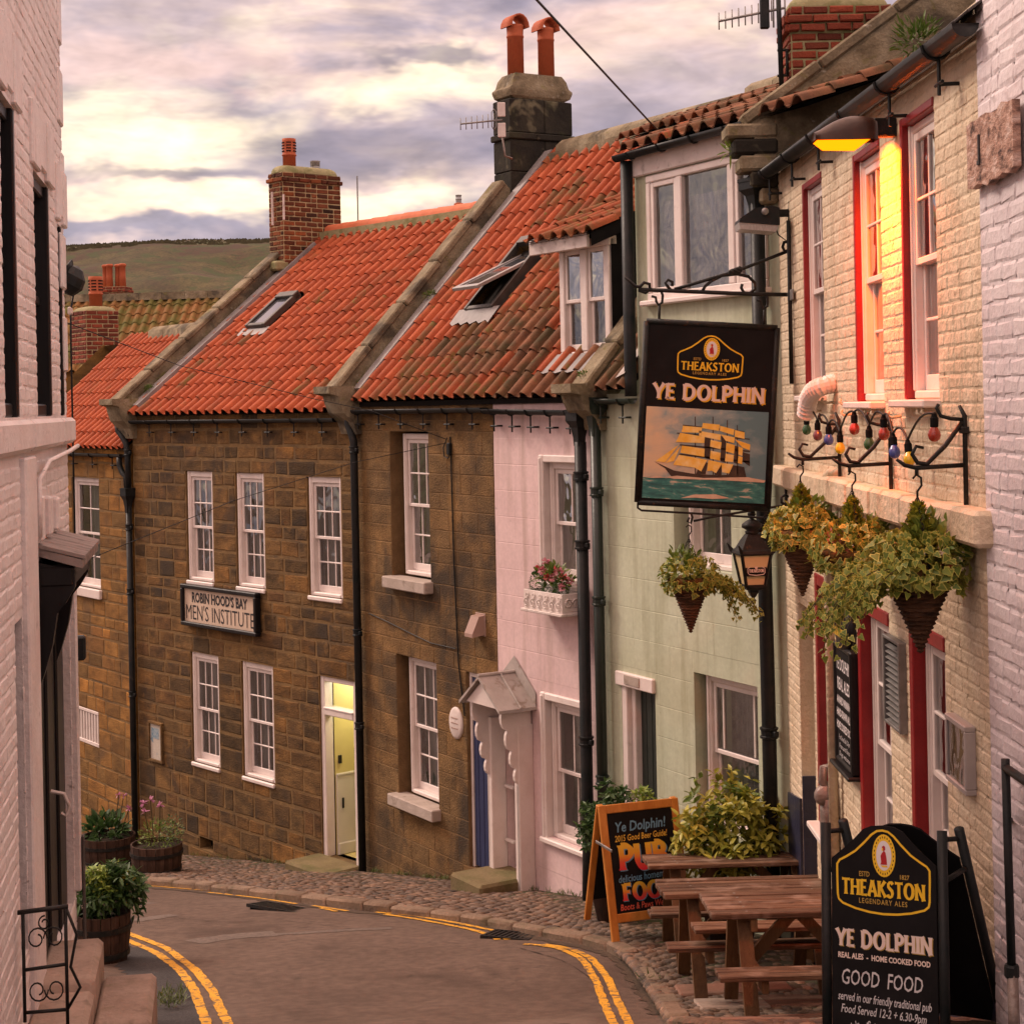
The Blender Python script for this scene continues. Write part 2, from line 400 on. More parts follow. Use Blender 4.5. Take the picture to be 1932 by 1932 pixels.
K['white_brick'] = mat('pinkish_white_paint', [(.68, .605, .595), (.75, .68, .665), (.79, .725, .715)], 3.0, 5, .6, .4, 22, dirt=[((.22, .17, .15), 7.5, .68, .745, .75), ((.56, .46, .43), .9, .55, .75, .5)], fine=.05, streak=[((.48, .39, .36), 5, .58, .76, .5, .10)])
K['navy'] = mat('navy_paint', [(.018, .02, .045), (.03, .032, .065)], 4, 4, .35, .3, 20, spec=.5)
TILH = [(0, (.84, .82, .8)), (.3, (1, .98, .95)), (.55, (1.07, 1.04, 1.0)), (.8, (.95, .91, .88)), (1, (1.05, 1.07, 1.06))]
K['tile'] = mat('clay_pantile', [(.27, .056, .020), (.335, .074, .026), (.39, .094, .034)], 5, 5, .78, .18, 50, rnd=.07, rndhue=TILH, dirt=[((.12, .075, .026), 2.2, .58, .74, .55), ((.22, .14, .035), 11, .66, .74, .6), ((.07, .045, .02), 24, .66, .74, .5)], fine=.08)
K['tile_moss'] = mat('mossy_pantile', [(.22, .052, .02), (.28, .067, .025), (.33, .085, .031)], 5, 5, .82, .2, 50, rnd=.08, rndhue=TILH, dirt=[((.11, .075, .028), 2.6, .42, .62, .8), ((.13, .115, .025), 8, .58, .70, .8)], fine=.08)
K['tile_dark'] = mat('dark_mossy_pantile', [(.12, .06, .035), (.19, .085, .045), (.25, .11, .055)], 4, 5, .88, .25, 50, rnd=.15, rndhue=TILH, dirt=[((.06, .05, .022), 2.2, .47, .62, .85), ((.16, .15, .05), 9, .64, .72, .7)], fine=.08)
K['tile_olive'] = mat('olive_mossy_pantile', [(.20, .10, .035), (.26, .13, .045)], 1.4, 5, .9, .25, 50, rnd=.15, rndhue=TILH, dirt=[((.10, .105, .025), 1.6, .40, .58, .9)], fine=.08)
K['ridge'] = mat('ridge_tile_clay', [(.48, .13, .06), (.58, .17, .08)], 4, 5, .75, .15, 40, rnd=.08, dirt=[((.3, .16, .05), 5, .62, .72, .6)])
K['underlay'] = mat('roof_underlay', [(.012, .009, .007)], rough=.95)
K['coping'] = mat('lichen_coping_stone', [(.13, .105, .065), (.22, .18, .115), (.29, .25, .17)], 3.2, 6, .93, .7, 22, rnd=.12, dirt=[((.055, .048, .036), 1.8, .52, .64, .8), ((.14, .13, .03), 5, .6, .72, .7), ((.38, .35, .28), 11, .66, .74, .7)], fine=.12)
K['lead'] = mat('lead_flashing', [(.20, .185, .18), (.29, .27, .265)], 5, 5, .55, .3, 12, spec=.5, dirt=[((.16, .14, .13), 4, .56, .7, .6)])
K['chim_brick'] = mat('chimney_brick', [(.14, .048, .025), (.21, .075, .034)], 9, 5, .9, .5, 50, rnd=.2, rndhue=[(0, (.22, .27, .33)), (.2, (.5, .45, .48)), (.45, (1, .92, .85)), (.65, (1.35, 1.15, .8)), (.85, (.42, .4, .42)), (1, (.9, .7, .6))], fine=.1)
K['red_brick'] = mat('red_brick', [(.19, .045, .026), (.27, .065, .034)], 7, 5, .9, .4, 50, rnd=.16, rndhue=[(0, (.35, .36, .4)), (.3, (.9, .9, .9)), (.6, (1.2, 1.05, .95)), (.8, (.5, .5, .52)), (1, (.85, .75, .72))], fine=.1)
K['mortar_pale'] = mat('pale_mortar', [(.38, .30, .16), (.50, .40, .23)], 9, 5, .95, .4, 60, dirt=[((.16, .13, .08), 3, .56, .70, .6)])
K['haunch'] = mat('mossy_haunching', [(.26, .235, .12), (.36, .33, .19)], 4, 5, .95, .4, 20, dirt=[((.14, .15, .05), 4, .5, .64, .7)])
K['black_stone'] = mat('sooty_stone', [(.014, .013, .011), (.024, .022, .017), (.042, .038, .026)], 2.4, 6, .95, .5, 18, rnd=.14, dirt=[((.18, .165, .105), 2.6, .57, .68, .8), ((.05, .06, .02), 1.6, .55, .7, .5)])
K['pot'] = mat('terracotta_pot', [(.36, .085, .035), (.44, .11, .045)], 6, 5, .75, .12, 30, dirt=[((.2, .06, .03), 6, .6, .72, .5)])
K['metal_grey'] = mat('grey_metal', [(.32, .32, .32), (.42, .41, .40)], 8, 3, .45, spec=.5, metal=.6)
K['alu'] = mat('weathered_aluminium', [(.20, .19, .18), (.30, .29, .28)], 8, 3, .5, spec=.5, metal=.7)
K['iron'] = mat('black_iron', [(.007, .011, .011), (.026, .022, .02)], 14, 4, .5, .25, 60, spec=.22, dirt=[((.10, .045, .022), 22, .62, .72, .7)])
K['pipe'] = mat('black_pipe', [(.007, .012, .013), (.022, .021, .021)], 6, 4, .45, .12, 30, spec=.22, dirt=[((.06, .05, .042), 9, .64, .74, .5)])
K['pipe_green'] = mat('dark_green_pipe', [(.010, .018, .014), (.016, .026, .02)], 6, 4, .4, .12, 30, spec=.5)
K['white'] = mat('white_gloss_paint', [(.72, .63, .585), (.78, .69, .645), (.81, .73, .69)], 5, 5, .42, .12, 22, dirt=[((.5, .42, .37), 6, .64, .76, .45)], spec=.45)
K['white_old'] = mat('aged_white_paint', [(.62, .54, .50), (.72, .64, .60)], 6, 5, .6, .3, 24, dirt=[((.30, .24, .20), 8, .60, .70, .6)])
K['red'] = mat('oxblood_paint', [(.23, .010, .012), (.30, .016, .017)], 5, 4, .4, .12, 20, spec=.45, fine=.06)
K['blue'] = mat('blue_paint', [(.026, .034, .088), (.036, .046, .112)], 5, 4, .5, .1, 20)
K['black_paint'] = mat('black_gloss_paint', [(.008, .008, .009), (.016, .015, .016)], 6, 4, .4, .1, 20, spec=.22, stretch=(1, 1, .1))
K['black_matt'] = mat('black_felt', [(.006, .006, .007), (.010, .0095, .0095)], 6, 4, .85, .1, 30, spec=.1)
K['glass'] = glass('window_glass', (.85, .87, .88), .08, .35)
K['glass_b'] = glass('window_glass_bright', (.7, .72, .73), .30, .5)
K['room'] = mat('room_plaster', [(.09, .085, .08), (.12, .115, .105)], 2, 3, .95)
K['curtain'] = mat('curtain_cloth', [(.40, .385, .36), (.55, .53, .50)], 3, 4, .9, .5, 9, stretch=(6, 6, .15))
K['lace'] = mat('lace_curtain', [(.34, .34, .32), (.52, .52, .49), (.62, .61, .58)], 13, 6, .95, .4, 40, stretch=(1.6, 1.6, .55), fine=.25)
K['asphalt'] = mat('asphalt', [(.092, .063, .048), (.117, .081, .062), (.137, .096, .075)], .8, 7, .85, .4, 90, dirt=[((.19, .145, .115), .55, .58, .68, .6), ((.06, .04, .03), .9, .56, .70, .7), ((.05, .037, .03), 3.2, .64, .72, .6), ((.17, .13, .10), 26, .70, .76, .5)], fine=.16, spec=.25, rvar=.08)
K['tar'] = mat('dark_tar', [(.035, .033, .034), (.055, .05, .048)], 3, 6, .8, .5, 60, fine=.3)
K['yellow'] = mat('yellow_line_paint', [(.62, .31, .022), (.74, .385, .03)], 6, 6, .65, .4, 70, dirt=[((.12, .085, .06), 13, .55, .61, .95), ((.12, .085, .06), 40, .60, .66, .9), ((.32, .19, .05), 4, .54, .70, .6)], fine=.16)
K['cobble'] = mat('cobblestone', [(.085, .06, .042), (.14, .098, .07), (.20, .145, .107)], 5, 5, .72, .4, 45, rnd=.2, rndhue=[(0, (.55, .56, .6)), (.3, (.85, .82, .82)), (.6, (1.05, .95, .88)), (.85, (1.3, 1.1, .95)), (1, (.7, .72, .8))], fine=.15, spec=.4)
K['kerb'] = mat('kerb_sandstone', [(.16, .11, .075), (.23, .165, .115)], 3, 5, .85, .5, 30, rnd=.15, dirt=[((.07, .07, .035), 2.2, .54, .68, .6)], fine=.15)
K['joint'] = mat('earth_joint', [(.055, .045, .03), (.085, .068, .042)], 6, 5, .97, .5, 60, dirt=[((.05, .07, .02), 2.2, .52, .64, .7)])
K['step'] = mat('worn_sandstone_step', [(.25, .185, .145), (.34, .26, .21), (.39, .30, .245)], 1.8, 6, .8, .3, 30, dirt=[((.13, .115, .05), 2.4, .55, .70, .6), ((.09, .07, .05), 4.5, .62, .73, .55)], fine=.08)
K['step_moss'] = mat('mossy_step', [(.15, .115, .055), (.21, .165, .085)], 3, 6, .88, .4, 30, dirt=[((.09, .095, .03), 2.4, .5, .66, .6)], fine=.1)
K['paver'] = mat('red_paver', [(.17, .09, .062), (.24, .13, .09)], 3, 5, .8, .3, 40, rnd=.12, fine=.12)
K['timber'] = mat('weathered_table_timber', [(.05, .022, .012), (.115, .055, .028), (.22, .125, .075)], 5, 6, .62, .45, 22, stretch=(.35, 6, 6), rnd=.25, dirt=[((.36, .25, .19), 3, .52, .68, .55), ((.03, .018, .012), 9, .66, .74, .6)], fine=.2, spec=.35)
K['timber_leg'] = mat('table_leg_timber', [(.11, .055, .025), (.17, .088, .038)], 5, 6, .7, .4, 22, stretch=(4, 4, .4), rnd=.12, fine=.1)
K['pine'] = mat('varnished_pine', [(.46, .17, .028), (.56, .225, .042), (.62, .27, .06)], 4, 5, .45, .15, 22, stretch=(3, 3, .5), spec=.45, rnd=.05, fine=.06)
K['barrel'] = mat('old_barrel_oak', [(.032, .017, .011), (.058, .031, .02), (.085, .047, .03)], 5, 5, .85, .5, 24, stretch=(4, 4, .5), rnd=.18)
K['wicker'] = mat('wicker', [(.035, .018, .010), (.085, .04, .02), (.15, .075, .038)], 9, 4, .8, .4, 40, stretch=(1, 1, 5), rnd=.25)
K['coir'] = mat('coir_liner', [(.09, .045, .014), (.19, .10, .03)], 20, 5, .95, .6, 60)
K['soil'] = mat('soil', [(.03, .02, .012)], rough=.95)
K['chalk'] = mat('chalkboard', [(.006, .0055, .006), (.011, .010, .0105)], 5, 5, .7, .05, 30, spec=.15, dirt=[((.03, .028, .03), 2.5, .58, .78, .35)])
K['gold'] = mat('gold_lettering', [(.78, .47, .02), (.85, .54, .03)], 6, 3, .45)
K['golddk'] = mat('dull_gold_lettering', [(.44, .28, .055)], rough=.5)
K['cream_ink'] = mat('cream_lettering', [(.74, .60, .52)], rough=.5)
K['white_ink'] = mat('white_lettering', [(.74, .70, .70)], rough=.6)
K['chalk_ink'] = mat('white_chalk', [(.48, .46, .47), (.66, .64, .64)], 40, 3, .9)
K['black_ink'] = mat('black_lettering', [(.035, .034, .036)], rough=.6)
K['red_ink'] = mat('crimson_paint', [(.42, .02, .025)], rough=.55)
K['cream_board'] = mat('cream_sign_board', [(.60, .47, .36), (.66, .53, .41)], 2, 4, .6, dirt=[((.45, .34, .25), 3, .6, .75, .3)])
K['grass'] = leafmat('grass_blade', (.06, .10, .02), (.14, .17, .04))
K['moss'] = leafmat('moss', (.06, .12, .02), (.12, .18, .03))
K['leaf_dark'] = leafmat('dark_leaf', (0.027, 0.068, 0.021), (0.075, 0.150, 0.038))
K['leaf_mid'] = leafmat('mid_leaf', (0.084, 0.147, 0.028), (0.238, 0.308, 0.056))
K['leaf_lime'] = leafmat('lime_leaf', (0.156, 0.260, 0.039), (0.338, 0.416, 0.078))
K['leaf_aucuba'] = leafmat('golden_spotted_leaf', (0.195, 0.215, 0.026), (0.598, 0.546, 0.091))
K['leaf_conifer'] = leafmat('conifer_leaf', (0.143, 0.195, 0.023), (0.442, 0.429, 0.052))
K['ivy_in'] = leafmat('ivy_green', (0.102, 0.167, 0.029), (0.261, 0.319, 0.058))
K['ivy_out'] = leafmat('ivy_cream_margin', (0.375, 0.388, 0.062), (0.625, 0.575, 0.138))
K['heather'] = leafmat('heather', (.26, .08, .06), (.40, .15, .12))
K['pinkflower'] = leafmat('pink_petal', (.62, .16, .22), (.72, .34, .38))
K['redflower'] = leafmat('coral_petal', (.66, .06, .07), (.66, .16, .15))
K['lilacflower'] = leafmat('lilac_pink_petal', (.45, .16, .30), (.55, .24, .38))
K['yellowflower'] = leafmat('yellow_petal', (.62, .45, .03), (.75, .62, .08))
K['stem'] = mat('plant_stem', [(.06, .045, .02)], rough=.8)

# ================================================================ building kit
def overl(a0, a1, b0, b1): return max(0.0, min(a1, b1) - max(a0, b0))
def wall_front(mb, x0, x1, z0, z1, ops, depth=.22, y=0.0, top=None):
    xs = sorted({x0, x1} | {min(max(v, x0), x1) for o in ops for v in o[:2]})
    zs = sorted({z0, z1} | {min(max(v, z0), z1) for o in ops for v in o[2:4]})
    for a, b in zip(xs, xs[1:]):
        for c, d in zip(zs, zs[1:]):
            mx, mz = (a+b)/2, (c+d)/2
            if any(o[0] < mx < o[1] and o[2] < mz < o[3] for o in ops): continue
            mb.add([(a, y, c), (b, y, c), (b, y, d), (a, y, d)], [(0, 1, 2, 3)])
    for o in ops:
        a, b, c, d = o[:4]; dp = o[4] if len(o) > 4 else depth
        mb.add([(a,y,c),(b,y,c),(b,y,d),(a,y,d),(a,y+dp,c),(b,y+dp,c),(b,y+dp,d),(a,y+dp,d)], [(0,4,5,1),(1,5,6,2),(2,6,7,3),(3,7,4,0)])
    return mb
def shell(parent, x0, x1, z0, ze, yr, zr, yb, m, name='party_wall'):
    """gable ends and rear wall, a few mm inside the front edges"""
    e = .006
    mb = MB()
    for x in (x0 + e, x1 - e):
        mb.add([(x, .004, z0), (x, yb, z0), (x, yb, ze), (x, yr, zr), (x, .004, ze)], [(0, 1, 2, 3, 4)])
    mb.add([(x0 + e, yb, z0), (x1 - e, yb, z0), (x1 - e, yb, ze), (x0 + e, yb, ze)], [(0, 1, 2, 3)])
    mb.add([(x0 + e, yb, ze), (x1 - e, yb, ze), (x1 - e, yr, zr - .03), (x0 + e, yr, zr - .03)], [(0, 1, 2, 3)])
    return mb.build(name, m, parent)
def stone_geo(mb, x0, x1, z0, z1, proud, rng, rough=.006, y=0.0, nx=4, nz=4, back=.03, bev=.014):
    w, h = x1 - x0, z1 - z0
    bx = min(bev, w * .3); bz = min(bev, h * .3)
    X = [x0, x0 + bx] + [x0 + bx + (w - 2*bx) * i / (nx - 3) for i in range(1, nx - 3)] + [x1 - bx, x1] if nx > 3 else [x0, (x0+x1)/2, x1]
    Z = [z0, z0 + bz] + [z0 + bz + (h - 2*bz) * i / (nz - 3) for i in range(1, nz - 3)] + [z1 - bz, z1] if nz > 3 else [z0, (z0+z1)/2, z1]
    if nx == 4: X = [x0, x0 + bx, x1 - bx, x1]
    if nz == 3: Z = [z0, (z0+z1)/2, z1]
    if nz == 4: Z = [z0, z0 + bz, z1 - bz, z1]
    nx, nz = len(X), len(Z)
    vs = []; tl = rng.uniform(-.4, .4) * proud; tv = rng.uniform(-.4, .4) * proud
    for k in range(nz):
        for i in range(nx):
            edge = i in (0, nx-1) or k in (0, nz-1)
            yy = y if edge else y - proud * rng.uniform(.75, 1.15) + tl * (i/(nx-1) - .5) + tv * (k/(nz-1) - .5)
            jx = rng.uniform(-rough, rough); jz = rng.uniform(-rough, rough)
            vs.append((X[i] + jx, yy, Z[k] + jz))
    fs = [(k*nx+i, k*nx+i+1, (k+1)*nx+i+1, (k+1)*nx+i) for k in range(nz-1) for i in range(nx-1)]
    ring = list(range(nx)) + [k*nx+nx-1 for k in range(1, nz)] + [(nz-1)*nx+i for i in range(nx-2, -1, -1)] + [k*nx for k in range(nz-2, 0, -1)]
    b = len(vs)
    for r in ring: vs.append((vs[r][0], y + back, vs[r][2]))
    n = len(ring)
    fs += [(ring[i], b+i, b+(i+1) % n, ring[(i+1) % n]) for i in range(n)]
    mb.add(vs, fs)
def lay_courses(x0, x1, z0, z1, ops, ch, wd, rng, joint, bottom=None, snap=True, stretch_bond=False, top=None):
    lv = {z0, z1}
    if snap:
        for o in ops: lv |= {v for v in o[2:4] if z0 < v < z1}
    lv = sorted(lv); keep = [lv[0]]
    for v in lv[1:]:
        if v - keep[-1] > ch * .45: keep.append(v)
    keep[-1] = z1
    rects = []
    for a, b in zip(keep, keep[1:]):
        n = max(1, round((b - a) / ch)); hs = [rng.uniform(.72, 1.32) if snap else 1.0 for _ in range(n)]
        s = sum(hs); z = a
        for k, h in enumerate(hs):
            zt = z + (b - a) * h / s
            blocked = sorted((o[0], o[1]) for o in ops if overl(z, zt, o[2], o[3]) > .35 * (zt - z))
            cur = x0; free = []
            for p, q in blocked:
                if p > cur: free.append((cur, min(p, x1)))
                cur = max(cur, q)
            if cur < x1: free.append((cur, x1))
            for p, q in free:
                if q - p < .03: continue
                if stretch_bond:
                    xs = [p]; off = wd[0] * (.5 if k % 2 else 1.0) * rng.uniform(.85, 1.1); x = p + off
                    while x < q - wd[0] * .35:
                        xs.append(x); x += wd[0] * (rng.uniform(.93, 1.07) if rng.random() > .2 else .5)
                    xs.append(q)
                else:
                    nn = max(1, round((q - p) / rng.uniform(*wd))); ws = [rng.uniform(.5, 1.5) for _ in range(nn)]; t = sum(ws); xs = [p]
                    for w_ in ws: xs.append(xs[-1] + (q - p) * w_ / t)
                for u, v in zip(xs, xs[1:]):
                    if bottom is not None and zt < bottom((u+v)/2): continue
                    if top is not None and z > top((u+v)/2): continue
                    j = joint / 2
                    if v - u > .03: rects.append((u + j, v - j, z + j, zt - j))
            z = zt
    return rects
def pieces(parent, F, rects, m, name, rng, limit=300, stuffname=None, smooth=False, **kw):
    """the nearest pieces as single objects, what is past the limit joined"""
    def size(r):
        w = F.W((r[0]+r[1])/2, 0, (r[2]+r[3])/2); d = (w - Vector((0, 0, CZ)))
        e = Vector((F.e[0], F.e[1], 0)); n = Vector((F.b[0], F.b[1], 0))
        return (r[1]-r[0]) * (r[3]-r[2]) * abs(d.normalized().dot(n)) / d.length_squared
    rects = sorted(rects, key=size, reverse=True)
    for r in rects[:limit]:
        mb = MB(); mb.smooth = smooth; stone_geo(mb, *r, rng=rng, **kw); mb.build(name, m, parent)
    if len(rects) > limit:
        mb = MB(); mb.smooth = smooth
        for r in rects[limit:]: stone_geo(mb, *r, rng=rng, **kw)
        tag(mb.build(stuffname or ('far_' + name + 's'), m, parent), kind='stuff')

def pantile_mesh(m, w=.228, ln=.36, lap=.012):
    mb = MB(); mb.smooth = True
    KP = [(0, 0), (.10, -.020), (.22, -.026), (.34, -.016), (.45, .010), (.56, .036), (.66, .050), (.76, .053), (.85, .046), (.92, .030), (.97, .006), (1.0, -.014)]
    prof = [(t * (w + lap), z) for t, z in KP]; N = len(prof) - 1
    lift = .022
    vs = [(x, 0, z + lift) for x, z in prof] + [(x, ln, z) for x, z in prof]
    n = N + 1
    mb.add(vs, [(k, k+1, n+k+1, n+k) for k in range(N)])
    mb.smooth = False
    vs2 = [(x, 0, z + lift) for x, z in prof] + [(x, .002, z + lift - .016) for x, z in prof]
    mb.add(vs2, [(n+k, n+k+1, k+1, k) for k in range(N)])
    return mb.mesh('pantile', m)
TILES = {}
def tile_mesh(key):
    if key not in TILES: TILES[key] = pantile_mesh(K[key])
    return TILES[key]
def tile_roof(house, F, x0, x1, ye, ze, yr, zr, key, rng, w=.228, gauge=.285, skip=None, limit=300, name='roof', under=True, sag=None, jitter=1.0, keyf=None, xl=None):
    th = math.atan2(zr - ze, yr - ye); Ls = math.hypot(yr - ye, zr - ze)
    n = max(1, round((x1 - x0) / w)); ww = (x1 - x0) / n; nj = max(1, int(round(Ls / gauge))); gg = Ls / nj
    mb = MB()
    def pt(s, t, d): return (s, ye + t*math.cos(th) - d*math.sin(th), ze + t*math.sin(th) + d*math.cos(th))
    mb.add([pt(x0, .05, -.03), pt(x1, .05, -.03), pt(x1, Ls, -.03), pt(x0, Ls, -.03)], [(0, 1, 2, 3)])
    mb.add([pt(x0, .05, -.05), pt(x1, .05, -.05), pt(x1, Ls, -.05), pt(x0, Ls, -.05)], [(3, 2, 1, 0)])
    roof = mb.build(name, K['underlay'], house)
    items = []
    for j in range(nj):
        for i in range(n):
            s = x0 + i * ww; t = j * gg
            if skip and skip(s + ww/2, t + gg/2): continue
            zo = sag(s, t) if sag else 0.0
            kk = keyf(s, t, rng) if keyf else key
            M = Matrix.Translation(pt(s + rng.uniform(-.004, .004) * jitter, t + rng.uniform(-.006, .006) * jitter, zo + rng.uniform(-.003, .003) * jitter)) @ RX(th + rng.uniform(-.012, .012) * jitter) @ RZ(rng.uniform(-.012, .012) * jitter) @ SC(ww / .228, 1, 1)
            d = (F.W(s, M.translation.y, M.translation.z) - Vector((0, 0, CZ))).length
            items.append((d, kk, M))
    items.sort(key=lambda q: q[0])
    for d, kk, M in items[:limit]:
        o = link_mesh('roof_tile', tile_mesh(kk), roof); o.matrix_local = M
    rest = {}
    for d, kk, M in items[limit:]: rest.setdefault(kk, []).append(M)
    for kk, Ms in rest.items():
        src = tile_mesh(kk); vs = [v.co.copy() for v in src.vertices]; fs = [list(p.vertices) for p in src.polygons]; sm = [p.use_smooth for p in src.polygons]
        mb = MB()
        for M in Ms: mb.add([tuple(v) for v in vs], fs, M)
        mb.sm = sm * len(Ms)
        tag(mb.build('upper_roof_tiles', K[kk], roof), kind='stuff')
    return roof
PANE = None
def pane_mesh(m):
    key = '_pane_' + m.name
    if key not in TILES:
        mb = MB(); mb.add([(0,0,0),(1,0,0),(1,0,1),(0,0,1)], [(0,1,2,3)]); TILES[key] = mb.mesh('pane', m)
    return TILES[key]
def drape(parent, x0, x1, z0, z1, y, m, rng, folds=7, amp=.025, name='curtain'):
    mb = MB(); mb.smooth = True; N = max(8, int(folds * 5)); ph = rng.uniform(0, 6)
    vs = []
    for k in range(2):
        for i in range(N + 1):
            t = i / N
            vs.append((x0 + (x1-x0)*t, y + amp*math.sin(2*PI*folds*t + ph) + amp*.5*math.sin(2*PI*folds*.43*t + ph*2), z0 if k == 0 else z1))
    mb.add(vs, [(i, i+1, N+2+i, N+1+i) for i in range(N)])
    return mb.build(name, m, parent)
def sash(house, x0, x1, z0, z1, cols, ru, rl, rng, rec=.06, fw=.07, m=None, gm=None, split=.5, cur='drapes', sill=None, open_=0.0, bar=.02, st=.042, top=.07, bot=.09, colsl=None, sillm=None, label=None, sides=True, yu=.03, yl=.07):
    """box sash window set in its opening: frame, two sashes with glazing bars, single panes, sill"""
    m = m or K['white']; gm = gm or K['glass']
    y0 = rec; mb = MB()
    mb.bbox(x0, x0+fw, y0, y0+.12, z0, z1, .008); mb.bbox(x1-fw, x1, y0, y0+.12, z0, z1, .008)
    mb.bbox(x0+fw, x1-fw, y0+.004, y0+.116, z1-fw, z1, .008); mb.bbox(x0+fw, x1-fw, y0-.012, y0+.116, z0, z0+.05, .01)
    mb.bbox(x0+fw*.35, x0+fw*.75, y0-.012, y0+.01, z0+.05, z1, .005); mb.bbox(x1-fw*.75, x1-fw*.35, y0-.012, y0+.01, z0+.05, z1, .005)
    win = mb.build('window', m, house)
    if label: win['label'] = label
    ia, ib = x0 + fw, x1 - fw; ja, jb = z0 + .05, z1 - fw; zm = ja + (jb - ja) * split
    def one(a, b, c, d, y, nm, nc, nr, railb, railt):
        s = MB()
        s.bbox(a, a+st, y, y+.035, c, d, .005); s.bbox(b-st, b, y, y+.035, c, d, .005)
        s.bbox(a+st, b-st, y+.001, y+.034, c, c+railb, .005); s.bbox(a+st, b-st, y+.001, y+.034, d-railt, d, .005)
        pa, pb, pc, pd = a+st, b-st, c+railb, d-railt
        for i in range(1, nc):
            x = pa + (pb-pa)*i/nc; s.bbox(x-bar/2, x+bar/2, y+.006, y+.03, pc, pd, .005)
        for k in range(1, nr):
            z = pc + (pd-pc)*k/nr; s.bbox(pa, pb, y+.004, y+.031, z-bar/2, z+bar/2, .005)
        s.build(nm, m, win)
        for i in range(nc):
            for k in range(nr):
                link_mesh('pane', pane_mesh(gm), win, (pa+(pb-pa)*i/nc, y+.018, pc+(pd-pc)*k/nr), (rng.uniform(-.006, .006), 0, rng.uniform(-.006, .006)), ((pb-pa)/nc, 1, (pd-pc)/nr))
    one(ia, ib, zm - .02, jb, y0+yu, 'upper_sash', cols, ru, .04, .05)
    one(ia, ib, ja + open_, zm + .02 + open_, y0+yl, 'lower_sash', colsl or cols, rl, bot, .04)
    if cur == 'drapes':
        w = (ib - ia)
        drape(win, ia, ia + w*.34, ja, jb, y0+.26, K['curtain'], rng, 4); drape(win, ib - w*.34, ib, ja, jb, y0+.26, K['curtain'], rng, 4)
    elif cur == 'left':
        drape(win, ia, ia + (ib-ia)*.4, ja, jb, y0+.26, K['curtain'], rng, 4)
    elif cur == 'lace': drape(win, ia, ib, ja, jb, y0+.24, K['lace'], rng, 9, .018, 'lace_curtain')
    if sill:
        a, b, proj, h = sill
        s = MB(); s.bbox(x0 - a, x1 + b, -proj, y0 - .002, z0 - h, z0, .012); s.build('sill', sillm or m, win)
    return win
def half_gutter(house, x0, x1, y, z, r, m, nb=5, name='gutter', slope=0.0, rng=None, spike=True, cap=True, y1=None):
    """half-round gutter with brackets"""
    mb = MB(); mb.smooth = True; N = 8; vs = []; fs = []
    y1 = y if y1 is None else y1
    for xx, zz, yy in ((x0, z, y), (x1, z + slope, y1)):
        for k in range(N + 1):
            a = PI + PI * k / N; vs.append((xx, yy + r*math.cos(a), zz + r*math.sin(a)))
        for k in range(N + 1):
            a = PI + PI * k / N; vs.append((xx, yy + (r-.008)*math.cos(a), zz + (r-.008)*math.sin(a)))
    n = N + 1; o = 2 * n
    for k in range(N): fs.append((k, k+1, o+k+1, o+k)); fs.append((n+k+1, n+k, o+n+k, o+n+k+1))
    fs += [(0, o, o+n, n), (N, n+N, o+n+N, o+N)]
    fs += [tuple(range(n)), tuple(o + k for k in range(n))[::-1]] if cap else []
    mb.add(vs, fs)
    gt = mb.build(name, m, house)
    for i in range(nb):
        t = (i + .5) / nb; x = x0 + (x1-x0)*t; zz = z + slope*t; yy = y + (y1-y)*t
        b = MB(); pts = [(x, yy + (r+.006)*math.cos(PI + PI*k/6), zz + (r+.006)*math.sin(PI + PI*k/6)) for k in range(7)]
        b.tube(pts, .011, 5)
        if spike:
            b.tube([(x, yy + r*.2, zz - r), (x, yy + r*.2, zz - r - .19)], .010, 5); b.tube([(x - .02, yy + r*.2, zz - r - .13), (x + .0, 0.03, zz - r - .13)], .011, 5)
            b.tube([(x - .07, yy + r*.2, zz - r - .13), (x + .07, yy + r*.2, zz - r - .13)], .010, 5)
        b.build('gutter_bracket', m, gt)
    return gt
def downpipe(house, pts, r, m, collars=(), name='drainpipe', hopper=None):
    mb = MB(); mb.smooth = True; mb.tube(pts, r, 12)
    p = mb.build(name, m, house)
    for (x, y, z) in collars:
        c = MB(); c.smooth = False
        c.lathe([(r*1.02, -.05), (r*1.28, -.045), (r*1.28, -.028), (r*1.12, -.022), (r*1.12, .022), (r*1.28, .028), (r*1.28, .045), (r*1.02, .05)], 12, T(x, y, z))
        c.bbox(x + r*.7, x + r + .055, y - .022, y + .022, z - .022, z + .022, .006)
        c.build('pipe_collar', m, p)
    if hopper:
        x, y, z, w, h = hopper; c = MB()
        prof = [(.42, -h), (.46, -h*.75), (.62, -h*.45), (.9, -h*.3), (1.0, -h*.25), (1.0, 0), (1.06, 0), (1.06, .03), (.9, .03)]
        c.lathe([(q*w/2*1.25, zz) for q, zz in prof], 4, T(x, y, z) @ RZ(PI/4)); c.build('hopper', m, p)
    return p
def coping(house, x, wd, ye, ze, yr, zr, m, rng, n=5, th=.11, name='coping_stone', lift=.10):
    a = math.atan2(zr - ze, yr - ye); L = math.hypot(yr - ye, zr - ze)
    for k in range(n):
        mb = MB(); t0 = L*k/n + .006; t1 = L*(k+1)/n - .006
        M = T(x, ye, ze) @ RX(a) @ T(0, 0, lift + rng.uniform(-.008, .008)) @ RZ(rng.uniform(-.008, .008))
        mb.bbox(-wd/2, wd/2, t0, t1, 0, th, .018, M); mb.build(name, m, house)
    mb = MB(); M = T(x, ye, ze) @ RX(a)
    mb.box(-wd/2 + .03, wd/2 - .03, .02, L, -.25, lift + .01, M); mb.build('verge_upstand', m, house)
